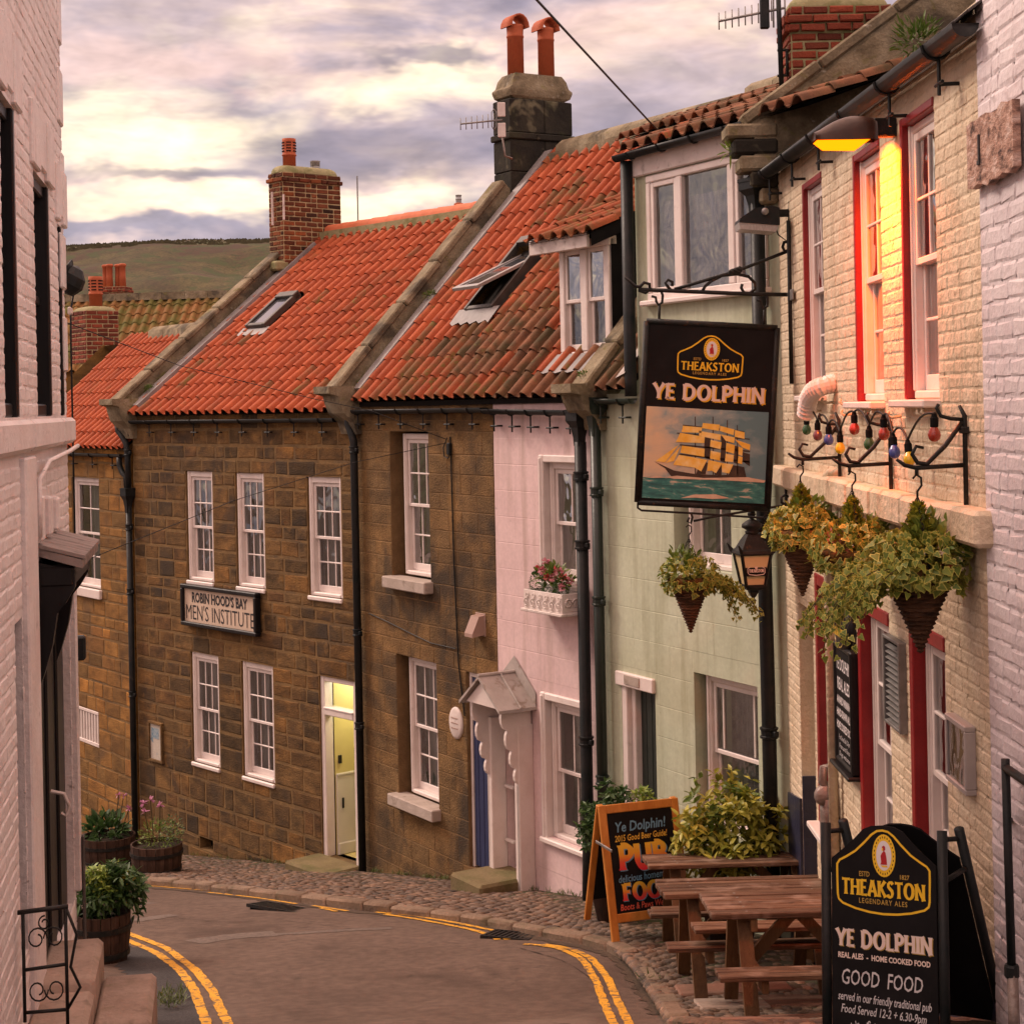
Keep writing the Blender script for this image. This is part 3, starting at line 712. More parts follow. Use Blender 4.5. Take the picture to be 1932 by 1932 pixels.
def brick_stack(parent, w, d, h, bm, mm, rng, course=.079, bl=.225, loc=(0, 0, 0), rz=0.0, corbel=2, name='chimney_stack', bev=.008, corb=.03, limit=150):
    """brick chimney shaft: mortar core, single bricks on its four sides"""
    core = MB(); core.box(-w/2, w/2, -d/2, d/2, 0, h); st = core.build(name, mm, parent, loc, (0, 0, rz))
    n = int(h / course); ch = h / n; out = []
    for k in range(n):
        pr = corb if n - corbel - 1 < k < n else 0.0
        if k == n - 1 and corbel: pr = 0.004
        for side, (ln, off) in enumerate(((w, d/2), (d, w/2), (w, d/2), (d, w/2))):
            L = ln + 2*pr; x = -L/2; first = bl * (.5 if (k + side) % 2 else 1.0); xs = [x]
            x += first
            while x < L/2 - bl*.3: xs.append(x); x += bl * (1.0 if rng.random() > .25 else .5)
            xs.append(L/2)
            for a, b in zip(xs, xs[1:]): out.append((side, a, b, k*ch, (k+1)*ch, pr, off))
    joined = MB()
    for (side, a, b, z0, z1, pr, off) in out:
        tmp = MB(); tmp.smooth = False
        stone_geo(tmp, a + .009, b - .009, z0 + .009, z1 - .009, .014, rng, .005, y=-(off + pr), back=.02 + pr, bev=bev)
        M = RZ(side * PI / 2)
        tmp.v = [tuple(M @ Vector(p)) for p in tmp.v]
        if side in (0, 3) and limit > 0: limit -= 1; tmp.build('brick', bm, st)
        else:
            joined.add(tmp.v, tmp.f)
    if joined.v: tag(joined.build('rear_bricks', bm, st), kind='stuff')
    return st

# ================================================================ setting: ground, road, pavement, hill
rng = random.Random(7)
def frange(a, b, st):
    n = int(round((b - a) / st)); return [a + (b - a) * i / n for i in range(n + 1)]
GX = [-300, -120, -60, -30, -15, -9] + frange(-7, 5, .3) + [8, 14, 30, 60, 120, 300]
GY = [-8, -4, 0, 4] + frange(6, 28, .25) + [30, 34, 40, 50, 60, 90, 140, 220, 400]
mb = MB(); mb.smooth = True
mb.add([(x, y, g(y)) for y in GY for x in GX], [(j*len(GX)+i, j*len(GX)+i+1, (j+1)*len(GX)+i+1, (j+1)*len(GX)+i) for j in range(len(GY)-1) for i in range(len(GX)-1)])
road = tag(mb.build('road', K['asphalt']), 'grey brown tarmac lane curving downhill to the left between the houses', kind='structure')

def ribbon(pts, w, dz, name, m, parent, wob=0.0, seed=1, z_off=None):
    rg = random.Random(seed); P2 = []
    for a, b in zip(pts, pts[1:]):
        n = max(1, int((b - a).length / .07))
        for k in range(n): P2.append(a.lerp(b, k / n))
    P2.append(pts[-1])
    # smooth
    for _ in range(6):
        P2 = [P2[0]] + [(P2[i-1] + P2[i]*2 + P2[i+1]) / 4 for i in range(1, len(P2)-1)] + [P2[-1]]
    vs = []; wl = wr = 0
    for i, p in enumerate(P2):
        t = (P2[min(i+1, len(P2)-1)] - P2[max(i-1, 0)]); t.z = 0; t.normalize(); nrm = Vector((-t.y, t.x, 0))
        for sgn in (-1, 1):
            q = p + nrm * sgn * (w/2 + rg.uniform(-wob, wob)); vs.append((q.x, q.y, g(q.y) + dz))
    mb = MB(); mb.add(vs, [(2*i, 2*i+2, 2*i+3, 2*i+1) for i in range(len(P2)-1)])
    return mb.build(name, m, parent)
def gp(*uv): return [on_ground(u, v) for u, v in uv]
def z4(x, y): return ((400 + x*1.13872) / 2.1196, (3300 + y*1.13872) / 2.1196)
LW = .062
for k, (pts, w) in enumerate((
    ([(205, 1750), (231, 1758), (313, 1789), (369, 1831), (403, 1873), (431, 1932), (452, 1990)], .075),
    ([(205, 1762), (231, 1771), (296, 1798), (337, 1829), (369, 1871), (391, 1932), (408, 1990)], .075),
    ([z4(40, 206), z4(200, 216), z4(400, 233), z4(600, 255), z4(710, 269)], .05), ([z4(380, 237), z4(540, 255), z4(690, 278)], .05),
    ([z4(748, 284), z4(870, 303)], .05), ([z4(775, 292), z4(832, 305)], .05),
    ([z4(965, 307), z4(1100, 318), z4(1240, 342), z4(1398, 375)], .06), ([z4(1000, 314), z4(1130, 334), z4(1280, 362), z4(1350, 380), z4(1397, 405)], .06),
    ([z4(1398, 384), z4(1432, 404)], .06),
    ([z4(1490, 420), z4(1600, 428), z4(1690, 468), z4(1745, 555), z4(1800, 690), z4(1830, 780)], .065),
    ([z4(1560, 421), z4(1640, 430), z4(1720, 465), z4(1790, 550), z4(1855, 690), z4(1890, 780)], .065))):
    ribbon(gp(*pts), w, .006, 'yellow_line', K['yellow'], road, .006, k)
# tar patches beside the left lines, paler worn strips on the carriageway
ribbon(gp((200, 1790), (250, 1800), (300, 1850), (335, 1932), (345, 1990)), .42, .004, 'tar_strip', K['tar'], road, .04, 31)
K['asphalt_pale'] = mat('worn_pale_asphalt', [(.125, .098, .082), (.15, .118, .098)], 2, 6, .85, .3, 90, fine=.2)
for k, (pts, w) in enumerate((([(365, 1778), (430, 1768), (520, 1762)], .30), ([(520, 1764), (620, 1757), (740, 1752)], .12), ([(250, 1738), (330, 1726)], .22), ([(240, 1708), (285, 1703)], .25))):
    ribbon(gp(*pts), w, .003, 'worn_strip', K['asphalt_pale'], road, .02, 50 + k)
# gutter dirt along the kerb, cracks in the tarmac
K['gutter_dirt'] = mat('gutter_dirt', [(.055, .038, .026), (.085, .06, .04)], 5, 5, .9, .5, 60, fine=.3)
ribbon(gp((236, 1672), (350, 1681), (511, 1701), (656, 1720), (780, 1732), (914, 1751), (1005, 1771), (1100, 1788), (1150, 1803), (1183, 1828), (1214, 1874), (1240, 1916)), .10, .005, 'gutter_dirt', K['gutter_dirt'], road, .035, 71)
K['crack'] = mat('tarmac_crack', [(.03, .022, .018), (.05, .036, .028)], 8, 3, .95)
for k, pts in enumerate(([(980, 1790), (1060, 1812), (1120, 1850), (1150, 1905), (1160, 1950)], [(310, 1730), (420, 1742), (540, 1738), (640, 1750)])):
    ribbon(gp(*pts), .007, .005, 'tarmac_crack', K['crack'], road, .005, 80 + k)
# drains
for (u, v, w, d, rz) in ((545, 1716, .85, .34, -.55), (965, 1766, .46, .40, -.35)):
    p = on_ground(u, v); pr = .12
    e = empty('drain', 'iron drain cover in the tarmac by the far kerb' if u < 700 else 'iron gully grate beside the kerb below the chalk sign', 'drain', (p.x, p.y, p.z + .004), rz)
    e.rotation_euler = (math.atan(g(p.y + .5) - g(p.y - .5)) , 0, rz)
    f = MB(); f.box(-w/2, w/2, -d/2, -d/2+.03, -.02, .012); f.box(-w/2, w/2, d/2-.03, d/2, -.02, .012); f.box(-w/2, -w/2+.03, -d/2+.03, d/2-.03, -.02, .012); f.box(w/2-.03, w/2, -d/2+.03, d/2-.03, -.02, .012); f.build('frame', K['iron'], e)
    pl = MB(); pl.box(-w/2+.03, w/2-.03, -d/2+.03, d/2-.03, -.05, .001); pl.build('well', K['black_matt'], e)
    n = int((w - .06) / .05)
    for i in range(n):
        b = MB(); x = -w/2 + .03 + (i + .5) * (w - .06) / n; b.box(x - .013, x + .013, -d/2 + .03, d/2 - .03, -.02, .009); b.build('bar', K['iron'], e)

# facades (plan measured from the photograph's vanishing points)
F_M = Facade((-5.92, 26.45), (-2.05, 22.0))
F_S = Facade((-2.05, 22.0), (.876, 17.2))
F_G = Facade((.876, 17.2), (2.3, 14.45))
F_P = Facade((2.3, 14.45), (2.3, 8.2))
F_L = Facade((-2.63, 8.7), (-3.4, 13.2))
_e = (-.591, .806)
F_F = Facade((-5.98 + _e[0]*6, 26.58 + _e[1]*6), (-5.98, 26.58))

# cobbled pavement between kerb and housefronts
KERB = [(232, 1667), (350, 1676), (511, 1696), (656, 1715), (780, 1727), (914, 1746), (1005, 1765), (1100, 1781), (1160, 1795), (1193, 1818), (1226, 1868), (1252, 1910), (1268, 1940), (1290, 1985)]
kp = [on_ground(*p) for p in KERB]
kp = [Vector((-9.5, 21.6, 0)), Vector((-7, 20.0, 0))] + kp + [Vector((1.02, 8.6, 0)), Vector((1.0, 7.0, 0)), Vector((1.0, 4.0, 0))]
for p in kp: p.z = g(p.y)
fp = [Vector((*q, 0)) for q in ((-9.6, 30.6), (-7.5, 28.4), F_M.p0, F_S.p0, F_G.p0, F_P.p0, (2.3, 8.2), (2.3, 4.0))]
def resample(pts, n):
    d = [0]
    for a, b in zip(pts, pts[1:]): d.append(d[-1] + (b - a).length)
    out = []; j = 0
    for i in range(n):
        t = d[-1] * i / (n - 1)
        while j < len(d) - 2 and d[j+1] < t: j += 1
        out.append(pts[j].lerp(pts[j+1], (t - d[j]) / max(1e-6, d[j+1] - d[j])))
    return out
NK = 140
ks = resample(kp, NK)
for _ in range(5): ks = [ks[0]] + [(ks[i-1] + ks[i]*2 + ks[i+1]) / 4 for i in range(1, NK-1)] + [ks[-1]]
# match each kerb sample with the facade line at the same progress
anch = [(0, 0), (.16, 2), (.44, 3), (.66, 4), (.80, 5), (1, 7)]
fd = [0]
for a, b in zip(fp, fp[1:]): fd.append(fd[-1] + (b - a).length)
def fpoint(t):
    for (t0, i0), (t1, i1) in zip(anch, anch[1:]):
        if t <= t1: s = fd[i0] + (fd[i1] - fd[i0]) * (t - t0) / (t1 - t0); break
    for j in range(len(fd) - 1):
        if s <= fd[j+1] + 1e-6: return fp[j].lerp(fp[j+1], (s - fd[j]) / (fd[j+1] - fd[j]))
fs_ = [fpoint(i / (NK - 1)) for i in range(NK)]
PAVE = .07
mb = MB(); mb.smooth = True; NA = 14; vs = []
for i in range(NK):
    for k in range(NA + 1):
        q = ks[i].lerp(fs_[i], k / NA); vs.append((q.x, q.y, g(q.y) + PAVE - .022 + .02 * (k / NA)))
mb.add(vs, [(i*(NA+1)+k, (i+1)*(NA+1)+k, (i+1)*(NA+1)+k+1, i*(NA+1)+k+1) for i in range(NK-1) for k in range(NA)])
pavement = tag(mb.build('pavement', K['joint']), 'cobbled pavement between the kerb and the housefronts', kind='structure')
# kerbstones
kl = resample(ks, 4000); acc = 0; segs = []; cur = [kl[0]]; target = .5
for a, b in zip(kl, kl[1:]):
    acc += (b - a).length; cur.append(b)
    if acc >= target: segs.append((cur[0], cur[len(cur)//2], cur[-1])); cur = [b]; acc = 0; target = rng.uniform(.38, .62)
for a, m_, b in segs:
    if a.y > 24 or a.y < 8.5: continue
    t = (b - a); t.z = 0; L = t.length; t.normalize(); ang = math.atan2(t.y, t.x)
    sl = (g(b.y) - g(a.y)) / L
    mb = MB(); stone_w = rng.uniform(.13, .17)
    M = T(a.x, a.y, g(a.y)) @ RZ(ang) @ RY(-math.atan(sl)) @ RX(rng.uniform(-.04, .04))
    mb.bbox(.006, L - .006, -.03, stone_w - .03, -.12, PAVE + .012 + rng.uniform(-.012, .012), .022, M); mb.smooth = False
    mb.build('kerbstone', K['kerb'], pavement, auto=40)
# cobbles
def cobble_mesh(seed):
    rg = random.Random(seed); mb = MB(); mb.smooth = True; N = 8; vs = []
    for (r, z) in ((1.0, -.3), (.98, .30), (.72, .80)):
        for k in range(N):
            a = 2*PI*k/N; q = r * rg.uniform(.88, 1.06); e = 1 / max(abs(math.cos(a)), abs(math.sin(a))) ** .55
            vs.append((q*e*math.cos(a)*.5, q*e*math.sin(a)*.5, z + rg.uniform(-.06, .06)))
    vs.append((rg.uniform(-.08, .08), rg.uniform(-.08, .08), 1.0))
    fs = [(r*N+k, r*N+(k+1) % N, (r+1)*N+(k+1) % N, (r+1)*N+k) for r in range(2) for k in range(N)] + [(2*N+k, 2*N+(k+1) % N, 3*N) for k in range(N)]
    mb.add(vs, fs); return mb.mesh('cobble', K['cobble'])
cms = [cobble_mesh(s) for s in range(6)]
items = []
kk = resample(ks, 170)
for i in range(len(kk) - 1):
    tt = i / (len(kk) - 1); a = kk[i]; f = fpoint(tt)
    if a.y > 26 and f.y > 28: continue
    wid = (f - a).length; nn = int((wid - .13) / .105)
    t = (kk[i+1] - kk[i]); L = t.length; t.z = 0; ang = math.atan2(t.y, t.x)
    for k in range(nn):
        frac = (.13 + (k + .5 + rng.uniform(-.15, .15)) * .105) / wid
        if frac > 1: continue
        tj = (i + (.5 if k % 2 else 0) + rng.uniform(-.2, .2)) / (len(kk) - 1)
        if not 0 <= tj <= 1: continue
        q0 = kk[i].lerp(kk[i+1], (.5 if k % 2 else 0)); q = q0.lerp(fpoint(min(1, max(0, tj))), frac)
        if q.y < 8.2: continue
        sl = math.atan(g(q.y + .3) - g(q.y - .3))
        # distance between neighbours narrows towards the inside of the bend
        Lx = L * (1 - frac) + (fpoint(min(1, tj + .004)) - fpoint(tj)).length / .004 / (len(kk) - 1) * frac
        if Lx < .045: continue
        sc = min(Lx, .24) * rng.uniform(.80, .98)
        M = T(q.x, q.y, g(q.y) + PAVE - .024) @ RX(math.atan((g(q.y+.3)-g(q.y-.3))/.6)) @ RZ(ang + rng.uniform(-.2, .2)) @ SC(sc, .105 * rng.uniform(.8, 1.0), .026 * rng.uniform(.6, 1.3))
        d = (q - Vector((0, 0, CZ))).length
        dx, dy, dz = q.x, q.y, q.z
        items.append((d + (50 if q.y < 10.2 else 0), rng.randrange(6), M))
items.sort(key=lambda q: q[0])
for d, c, M in items[:300]:
    o = link_mesh('cobble', cms[c], pavement); o.matrix_local = M
mb = MB(); cv = [[tuple(v.co) for v in me.vertices] for me in cms]; cf = [[list(p.vertices) for p in me.polygons] for me in cms]; mb.smooth = True
for d, c, M in items[300:]: mb.add(cv[c], cf[c], M)
tag(mb.build('farther_cobbles', K['cobble'], pavement), kind='stuff')
# flagstones of the pub terrace, under the tables
for (u0, v0, w, d, rz, mt) in ((1350, 1925, .55, .42, .05, 'paver'), (1425, 1925, .5, .42, .02, 'paver'), (1500, 1920, .5, .42, 0, 'paver'), (1380, 1895, .5, .45, .03, 'step'), (1450, 1890, .55, .45, 0, 'paver'), (1520, 1890, .5, .45, 0, 'paver'), (1340, 1868, .5, .4, .02, 'paver'), (1420, 1862, .55, .4, .02, 'paver')):
    p = on_ground(u0, v0, PAVE); mb = MB()
    mb.bbox(-w/2, w/2, -d/2, d/2, -.04, .014, .012); o = mb.build('flagstone', K[mt], pavement, (p.x, p.y, g(p.y) + PAVE)); o.rotation_euler = (math.atan((g(p.y+.3)-g(p.y-.3))/.6), 0, rz)

# moorland hill above the roofs
mb = MB(); mb.smooth = True
HX = frange(-140, 90, 2.3); HY = frange(70, 230, 3.2); vs = []
for y in HY:
    for x in HX:
        t = (y - 70) / 82; t = min(1, max(0, t)); top = 21.4 + .010 * x + .5 * mnoise.noise(Vector((x*.05, 3.1, 0)))
        z = -8 + (top + 8) * (t ** .7)
        if y > 152: z = top + (y - 152) * .01
        if t < 1: z += 1.1 * mnoise.noise(Vector((x*.09, y*.12, 1))) + .9 * mnoise.noise(Vector((x*.25, y*.3, 5))) * (1 if y < 148 else .2)
        vs.append((x, y, z))
mb.add(vs, [(j*len(HX)+i, j*len(HX)+i+1, (j+1)*len(HX)+i+1, (j+1)*len(HX)+i) for j in range(len(HY)-1) for i in range(len(HX)-1)])
K['hill'] = mat('moor_grass', [(.042, .030, .015), (.06, .05, .020), (.085, .07, .028)], .35, 7, .95, .8, 1.6, dirt=[((.05, .028, .017), .16, .50, .58, .85), ((.038, .052, .015), .5, .50, .62, .85), ((.03, .034, .013), 1.6, .56, .66, .8)], fine=.25)
hill = tag(mb.build('hill', K['hill']), 'rough brown and green hillside beyond the roofs', kind='structure')
mb = MB(); rg = random.Random(5)
for i in range(700):
    x = rg.uniform(-60, 0); y = rg.uniform(148.5, 154); zz = hill.ray_cast if False else None
    j = min(len(HY)-2, int((y - 70) / 3.2)); i2 = min(len(HX)-2, int((x + 140) / 2.3)); z = vs[j*len(HX)+i2][2]
    fx = (x - HX[i2]) / 2.3; fy = (y - HY[j]) / 3.2
    q = lambda jj, ii: vs[jj*len(HX)+ii][2]
    z = (q(j, i2)*(1-fx)+q(j, i2+1)*fx)*(1-fy) + (q(j+1, i2)*(1-fx)+q(j+1, i2+1)*fx)*fy
    for b in range(5):
        a = rg.uniform(0, 6.28); h = rg.uniform(.10, .30) * (.6 if y > 150 else 1); r = rg.uniform(.15, .55)
        bx, by = x + math.cos(a)*r, y + math.sin(a)*r
        mb.add([(bx - .22, by, z - .1), (bx + .22, by, z - .1), (bx + rg.uniform(-.2, .2), by, z + h)], [(0, 1, 2)])
K['tussock'] = leafmat('tussock', (.055, .05, .022), (.09, .075, .034))
tag(mb.build('moor_tussocks', K['tussock']), 'rough grass tussocks on the hillside', 'grass', kind='stuff')

# ================================================================ Men's institute: brown stone house
rng = random.Random(11)
def gb(F):
    return lambda x: g(F.W(x, 0, 0).y) + .0
H = house_at('stone_house', F_M, 'dark brown stone house with a long name board between its sash windows', 'house'); F = F_M; L = F.L
W_M = [(1.59, 2.35, 3.48, 5.10), (2.97, 3.72, 3.48, 5.10), (4.78, 5.57, 3.48, 5.08), (1.63, 2.42, .785, 2.42), (3.03, 3.86, .785, 2.42), (4.98, 5.80, .0, 2.42), (1.79, 2.17, -.48, -.30)]
wall = wall_front(MB(), 0, L, -1.4, 5.95, W_M, .26).build('wall', K['mortar'], H)
shell(H, 0, L, -1.4, 5.95, 3.67, 8.9, 7.4, K['stone_brown'])
rects = lay_courses(0.0, L, -1.35, 5.72, W_M, .235, (.34, .56), rng, .036, bottom=lambda x: gb(F)(x) - .1)
rects += lay_courses(0.0, L, 5.72, 5.94, [], .22, (.35, .5), rng, .03)
pieces(wall, F, rects, K['stone_brown'], 'stone', rng, 300, 'small_far_stones', proud=.007, rough=.012, bev=.014)
for i, o in enumerate(W_M[:5]):
    sash(H, o[0], o[1], o[2], o[3], 3, 2, 2, rng, rec=.03, fw=.085, cur='drapes', sill=(.0, .0, .03, .06), label=None)
# vent hole in the footing
mb = MB(); mb.box(1.79, 2.17, .2, .24, -.48, -.30); mb.build('vent_opening', K['black_matt'], H)
# doorway with lit hall
o = W_M[5]
mb = MB(); fw = .085
mb.bbox(o[0], o[0]+fw, .02, .16, o[2], o[3], .01); mb.bbox(o[1]-fw, o[1], .02, .16, o[2], o[3], .01); mb.bbox(o[0]+fw, o[1]-fw, .024, .156, o[3]-.07, o[3], .01)
mb.bbox(o[0]+fw, o[1]-fw, .01, .156, 1.90, 1.99, .012); mb.bbox(o[0]+fw, o[1]-fw, .0, .15, 1.985, 2.01, .006)
fr = mb.build('door_frame', K['white'], H)
link_mesh('pane', pane_mesh(K['glass']), fr, (o[0]+fw, .09, 2.01), None, (o[1]-o[0]-2*fw, 1, .34))
K['hall'] = mat('hall_plaster', [(.70, .60, .24), (.76, .66, .28)], 2, 4, .8)
K['hall_white'] = mat('hall_dado_white', [(.72, .68, .58), (.78, .73, .63)], 3, 4, .6, .1, 10)
mb = MB(); hx0, hx1 = o[0] + fw, o[1] - fw + .02
mb.add([(hx0, .17, .0), (hx1, .17, .0), (hx1, 1.9, .0), (hx0, 1.9, .0)], [(0, 1, 2, 3)])
mb.add([(hx0, .17, 2.6), (hx1, .17, 2.6), (hx1, 1.9, 2.6), (hx0, 1.9, 2.6)], [(3, 2, 1, 0)])
mb.add([(hx0, 1.9, .0), (hx1, 1.9, .0), (hx1, 1.9, 2.6), (hx0, 1.9, 2.6)], [(0, 1, 2, 3)])
mb.add([(hx0, .17, .0), (hx0, 1.9, .0), (hx0, 1.9, 2.6), (hx0, .17, 2.6)], [(0, 1, 2, 3)])
mb.add([(hx1, .17, .0), (hx1, 1.9, .0), (hx1, 1.9, 2.6), (hx1, .17, 2.6)], [(0, 3, 2, 1)])
mb.add([(hx0, .165, 2.34), (hx1, .165, 2.34), (hx1, .165, 2.6), (hx0, .165, 2.6)], [(0, 1, 2, 3)])
hall = mb.build('hallway', K['hall'], H)
mb = MB(); mb.bbox(hx0 + .002, hx0 + .03, .18, 1.89, .0, 1.06, .004); mb.bbox(hx0 + .002, hx0 + .045, .18, 1.89, 1.06, 1.09, .006); mb.bbox(hx0 + .002, hx0 + .05, .18, 1.89, .0, .16, .012); mb.build('dado_panel', K['hall_white'], hall)
mb = MB(); mb.bbox(hx0 + .002, hx0 + .03, .22, .27, 1.22, 1.33, .006); mb.bbox(hx0 + .032, hx0 + .05, .25, .28, .62, .76, .005); mb.build('door_latch', K['iron'], hall)
ld = bpy.data.lights.new('hall_lamp', 'POINT'); ld.energy = 13; ld.color = (1, .92, .76); ld.shadow_soft_size = .08
lo = bpy.data.objects.new('hall_lamp', ld); col.objects.link(lo); lo.parent = H; lo.location = (5.45, .55, 2.40)
mb = MB(); mb.smooth = True; mb.lathe([(.0, .09), (.05, .08), (.07, .03), (.06, 0), (.0, -.01)], 12, T(5.45, .55, 2.50)); K['lampglass'] = emit('hall_lamp_glass', (1, .86, .5), 3); mb.build('hall_lamp_shade', K['lampglass'], hall)
# step slab
p = F.W((o[0]+o[1])/2, -.28, 0); mb = MB(); mb.bbox(o[0]-.10, o[1]+.06, -.55, .03, -.34, .03, .03); mb.build('doorstep', K['step_moss'], H)
# roof
MR = (-.15, 5.95, 3.67, 8.99)
tile_roof(H, F, .06, L - .12, *MR, 'tile', rng, w=.228, gauge=.33, keyf=lambda s, t, r: 'tile' if r.random() > .05 else 'tile_moss', skip=lambda s, t: 1.12 < s < 1.72 and 2.0 < t < 2.85)
mb = MB(); mb.box(0, L, -.03, .2, 5.93, 5.99); mb.build('eaves_board', K['underlay'], H)
th = math.atan2(MR[3]-MR[1], MR[2]-MR[0])
for k in range(13):   # ridge tiles
    mb = MB(); mb.smooth = True; x = .2 + k * .43; n = 8
    vs = [(x + e*.445, 3.67 + .15*math.cos(PI*i/n)*1.0, 8.94 + .14*math.sin(PI*i/n) + .012*(1-e)) for e in (0, 1) for i in range(n+1)]
    mb.add(vs, [(i, n+1+i, n+2+i, i+1) for i in range(n)]); mb.smooth = False
    vs = [(x, 3.67 + q*math.cos(PI*i/n), 8.95 + q*.93*math.sin(PI*i/n)) for q in (.15, .13) for i in range(n+1)]
    mb.add(vs, [(i, i+1, n+2+i, n+1+i) for i in range(n)]); mb.build('ridge_tile', K['ridge'], H)
mb = MB(); mb.box(.1, L - .1, 3.42, 3.9, 8.72, 8.95); mb.build('ridge_mortar', K['haunch'], H)
def roof_frame(F, s, t, ye, ze, yr, zr):
    a = math.atan2(zr - ze, yr - ye)
    return T(s, ye + t*math.cos(a), ze + t*math.sin(a)) @ RX(a)
# closed roof window
M = roof_frame(F, 1.14, 2.02, *MR); mb = MB(); w, h = .56, .82
mb.bbox(0, .07, 0, h, .03, .13, .008, M); mb.bbox(w-.07, w, 0, h, .03, .13, .008, M); mb.bbox(.07, w-.07, 0, .07, .03, .12, .008, M); mb.bbox(.04, w-.0, h-.12, h+.02, .04, .15, .01, M)
K['skyframe'] = mat('dark_roof_window_metal', [(.05, .045, .04), (.085, .075, .065)], 5, 3, .45, metal=.4, spec=.5)
sk = mb.build('roof_window', K['skyframe'], H)
K['skyglass'] = mat('roof_window_glass', [(.06, .065, .075)], rough=.06, spec=.9, coat=.6)
mb = MB(); mb.add([(.07, .07, .095), (w-.07, .07, .095), (w-.07, h-.1, .095), (.07, h-.1, .095)], [(0, 1, 2, 3)], M); mb.build('pane', K['skyglass'], sk)
mb = MB(); n = 8
for i in range(n): mb.add([(-.12+(w+.2)*i/n, -.14 - .03*(i % 2), .05), (-.12+(w+.2)*(i+1)/n, -.14 - .03*((i+1) % 2), .05), (-.12+(w+.2)*(i+1)/n, .02, .06), (-.12+(w+.2)*i/n, .02, .06)], [(0, 1, 2, 3)], M)
mb.build('lead_apron', K['lead'], sk)
# left gable coping, kneeler, lead soaker strip
coping(H, -.05, .27, -.22, 6.02, 2.9, 8.52, K['coping'], rng, 5, .08, lift=.10)
mb = MB(); M = roof_frame(F, .10, .05, *MR); mb.box(0, .20, .1, 4.4, -.01, .07, M); mb.build('lead_flashing', K['lead'], H)
def kneeler(H, x, y, z, w, d, m, h=.55, lead=True):
    prof = [(.02, 0), (.02, -h), (-.06, -h), (-.10, -h*.72), (-.20, -h*.5), (-.24, -h*.28), (-.26, -h*.1), (-.36, -.02), (-.36, .07), (.25, .07), (.25, 0)]
    mb = MB(); mb.prism([(p, q) for p, q in prof], -w/2, w/2, T(x, y, z) @ RZ(PI/2) @ SC(d/.36, 1, 1)); return mb.build('kneeler', m, H)
kneeler(H, -.06, .0, 6.13, .42, .42, K['coping'])
# chimney
st = brick_stack(H, .42, 1.16, 1.62, K['chim_brick'], K['mortar_pale'], rng, loc=(.02, 3.30, 8.30), course=.0806)
mb = MB(); mb.smooth = True
for (q, z) in (): pass
def dome_cap(parent, w, d, z, h, m, loc):
    mb = MB(); mb.smooth = True; N = 5; vs = []
    for k in range(N + 1):
        a = PI/2*k/N; ins = .30 * w * (1 - math.cos(a)); zz = z + h*math.sin(a)
        n = 24
        for i in range(n):
            t = 2*PI*i/n; c, s = math.cos(t), math.sin(t); e = (abs(c)**5 + abs(s)**5) ** (-1/5)
            vs.append((c*e*(w/2-ins), s*e*(d/2-ins), zz))
    fs = [(k*n+i, k*n+(i+1) % n, (k+1)*n+(i+1) % n, (k+1)*n+i) for k in range(N) for i in range(n)] + [[N*n+i for i in range(n)]]
    mb.add(vs, fs); return mb.build('haunching', m, parent, loc)
dome_cap(st, .44, 1.18, 1.62, .13, K['haunch'], (0, 0, 0))
def louvred_pot(parent, x, y, z, r, h, m):
    mb = MB(); mb.smooth = True
    mb.lathe([(r*.95, 0), (r*.95, h*.42), (r*1.06, h*.43), (r*1.06, h*.47), (r*.96, h*.48), (r*.98, h*.9), (r, h), (r*.8, h), (r*.8, h*.5)], 18, T(x, y, z)); p = mb.build('chimney_pot', m, parent)
    s = MB()
    for k in range(4):
        for a in range(6):
            zz = z + h*(.56 + .095*k); t = 2*PI*a/6 + .4
            M = T(x, y, zz) @ RZ(t); s.box(r*.92, r*1.004, -r*.36, r*.36, 0, h*.035, M)
    s.build('pot_louvres', K['black_matt'], p); return p
louvred_pot(st, .0, -.30, 1.71, .115, .50, K['pot'])
mb = MB(); mb.lathe([(.08, 0), (.08, .05), (.088, .055), (.07, .06), (.088, .075), (.07, .08), (.088, .1), (.07, .105), (.088, .125), (.088, .14), (0, .145)], 14, T(0, .22, 1.74)); mb.build('metal_cowl', K['metal_grey'], st)
mb = MB(); mb.tube([(-.02, -.64, 0.0), (-.02, -.64, .55)], .022, 6, M=T(0, 0, .75)); mb.tube([(.24, -.59, 0), (.24, -.59, .42)], .02, 6, M=T(0, 0, .82)); mb.build('corner_strap', K['white_old'], st)
mb = MB(); M = T(0, 2.55, 8.28); mb.bbox(-.2, .25, .0, .26, .0, .16, .03, M); mb.build('chimney_apron', K['haunch'], H)
# eaves gutter and pipes
half_gutter(H, -.30, L - .28, -.10, 5.86, .055, K['pipe'], 9)
downpipe(H, [(-.30, -.10, 5.80), (-.28, -.10, 5.70), (-.18, -.09, 5.62), (-.06, -.08, 5.50), (-.02, -.08, 5.30), (-.02, -.08, 4.72)], .046, K['pipe'], [(-.02, -.08, 5.36)])
downpipe(H, [(-.02, -.08, 4.72), (-.02, -.08, -1.2)], .048, K['pipe'], [(-.02, -.08, 4.2), (-.02, -.08, 3.2), (-.02, -.08, 1.6)], hopper=(-.02, -.09, 4.78, .20, .36))
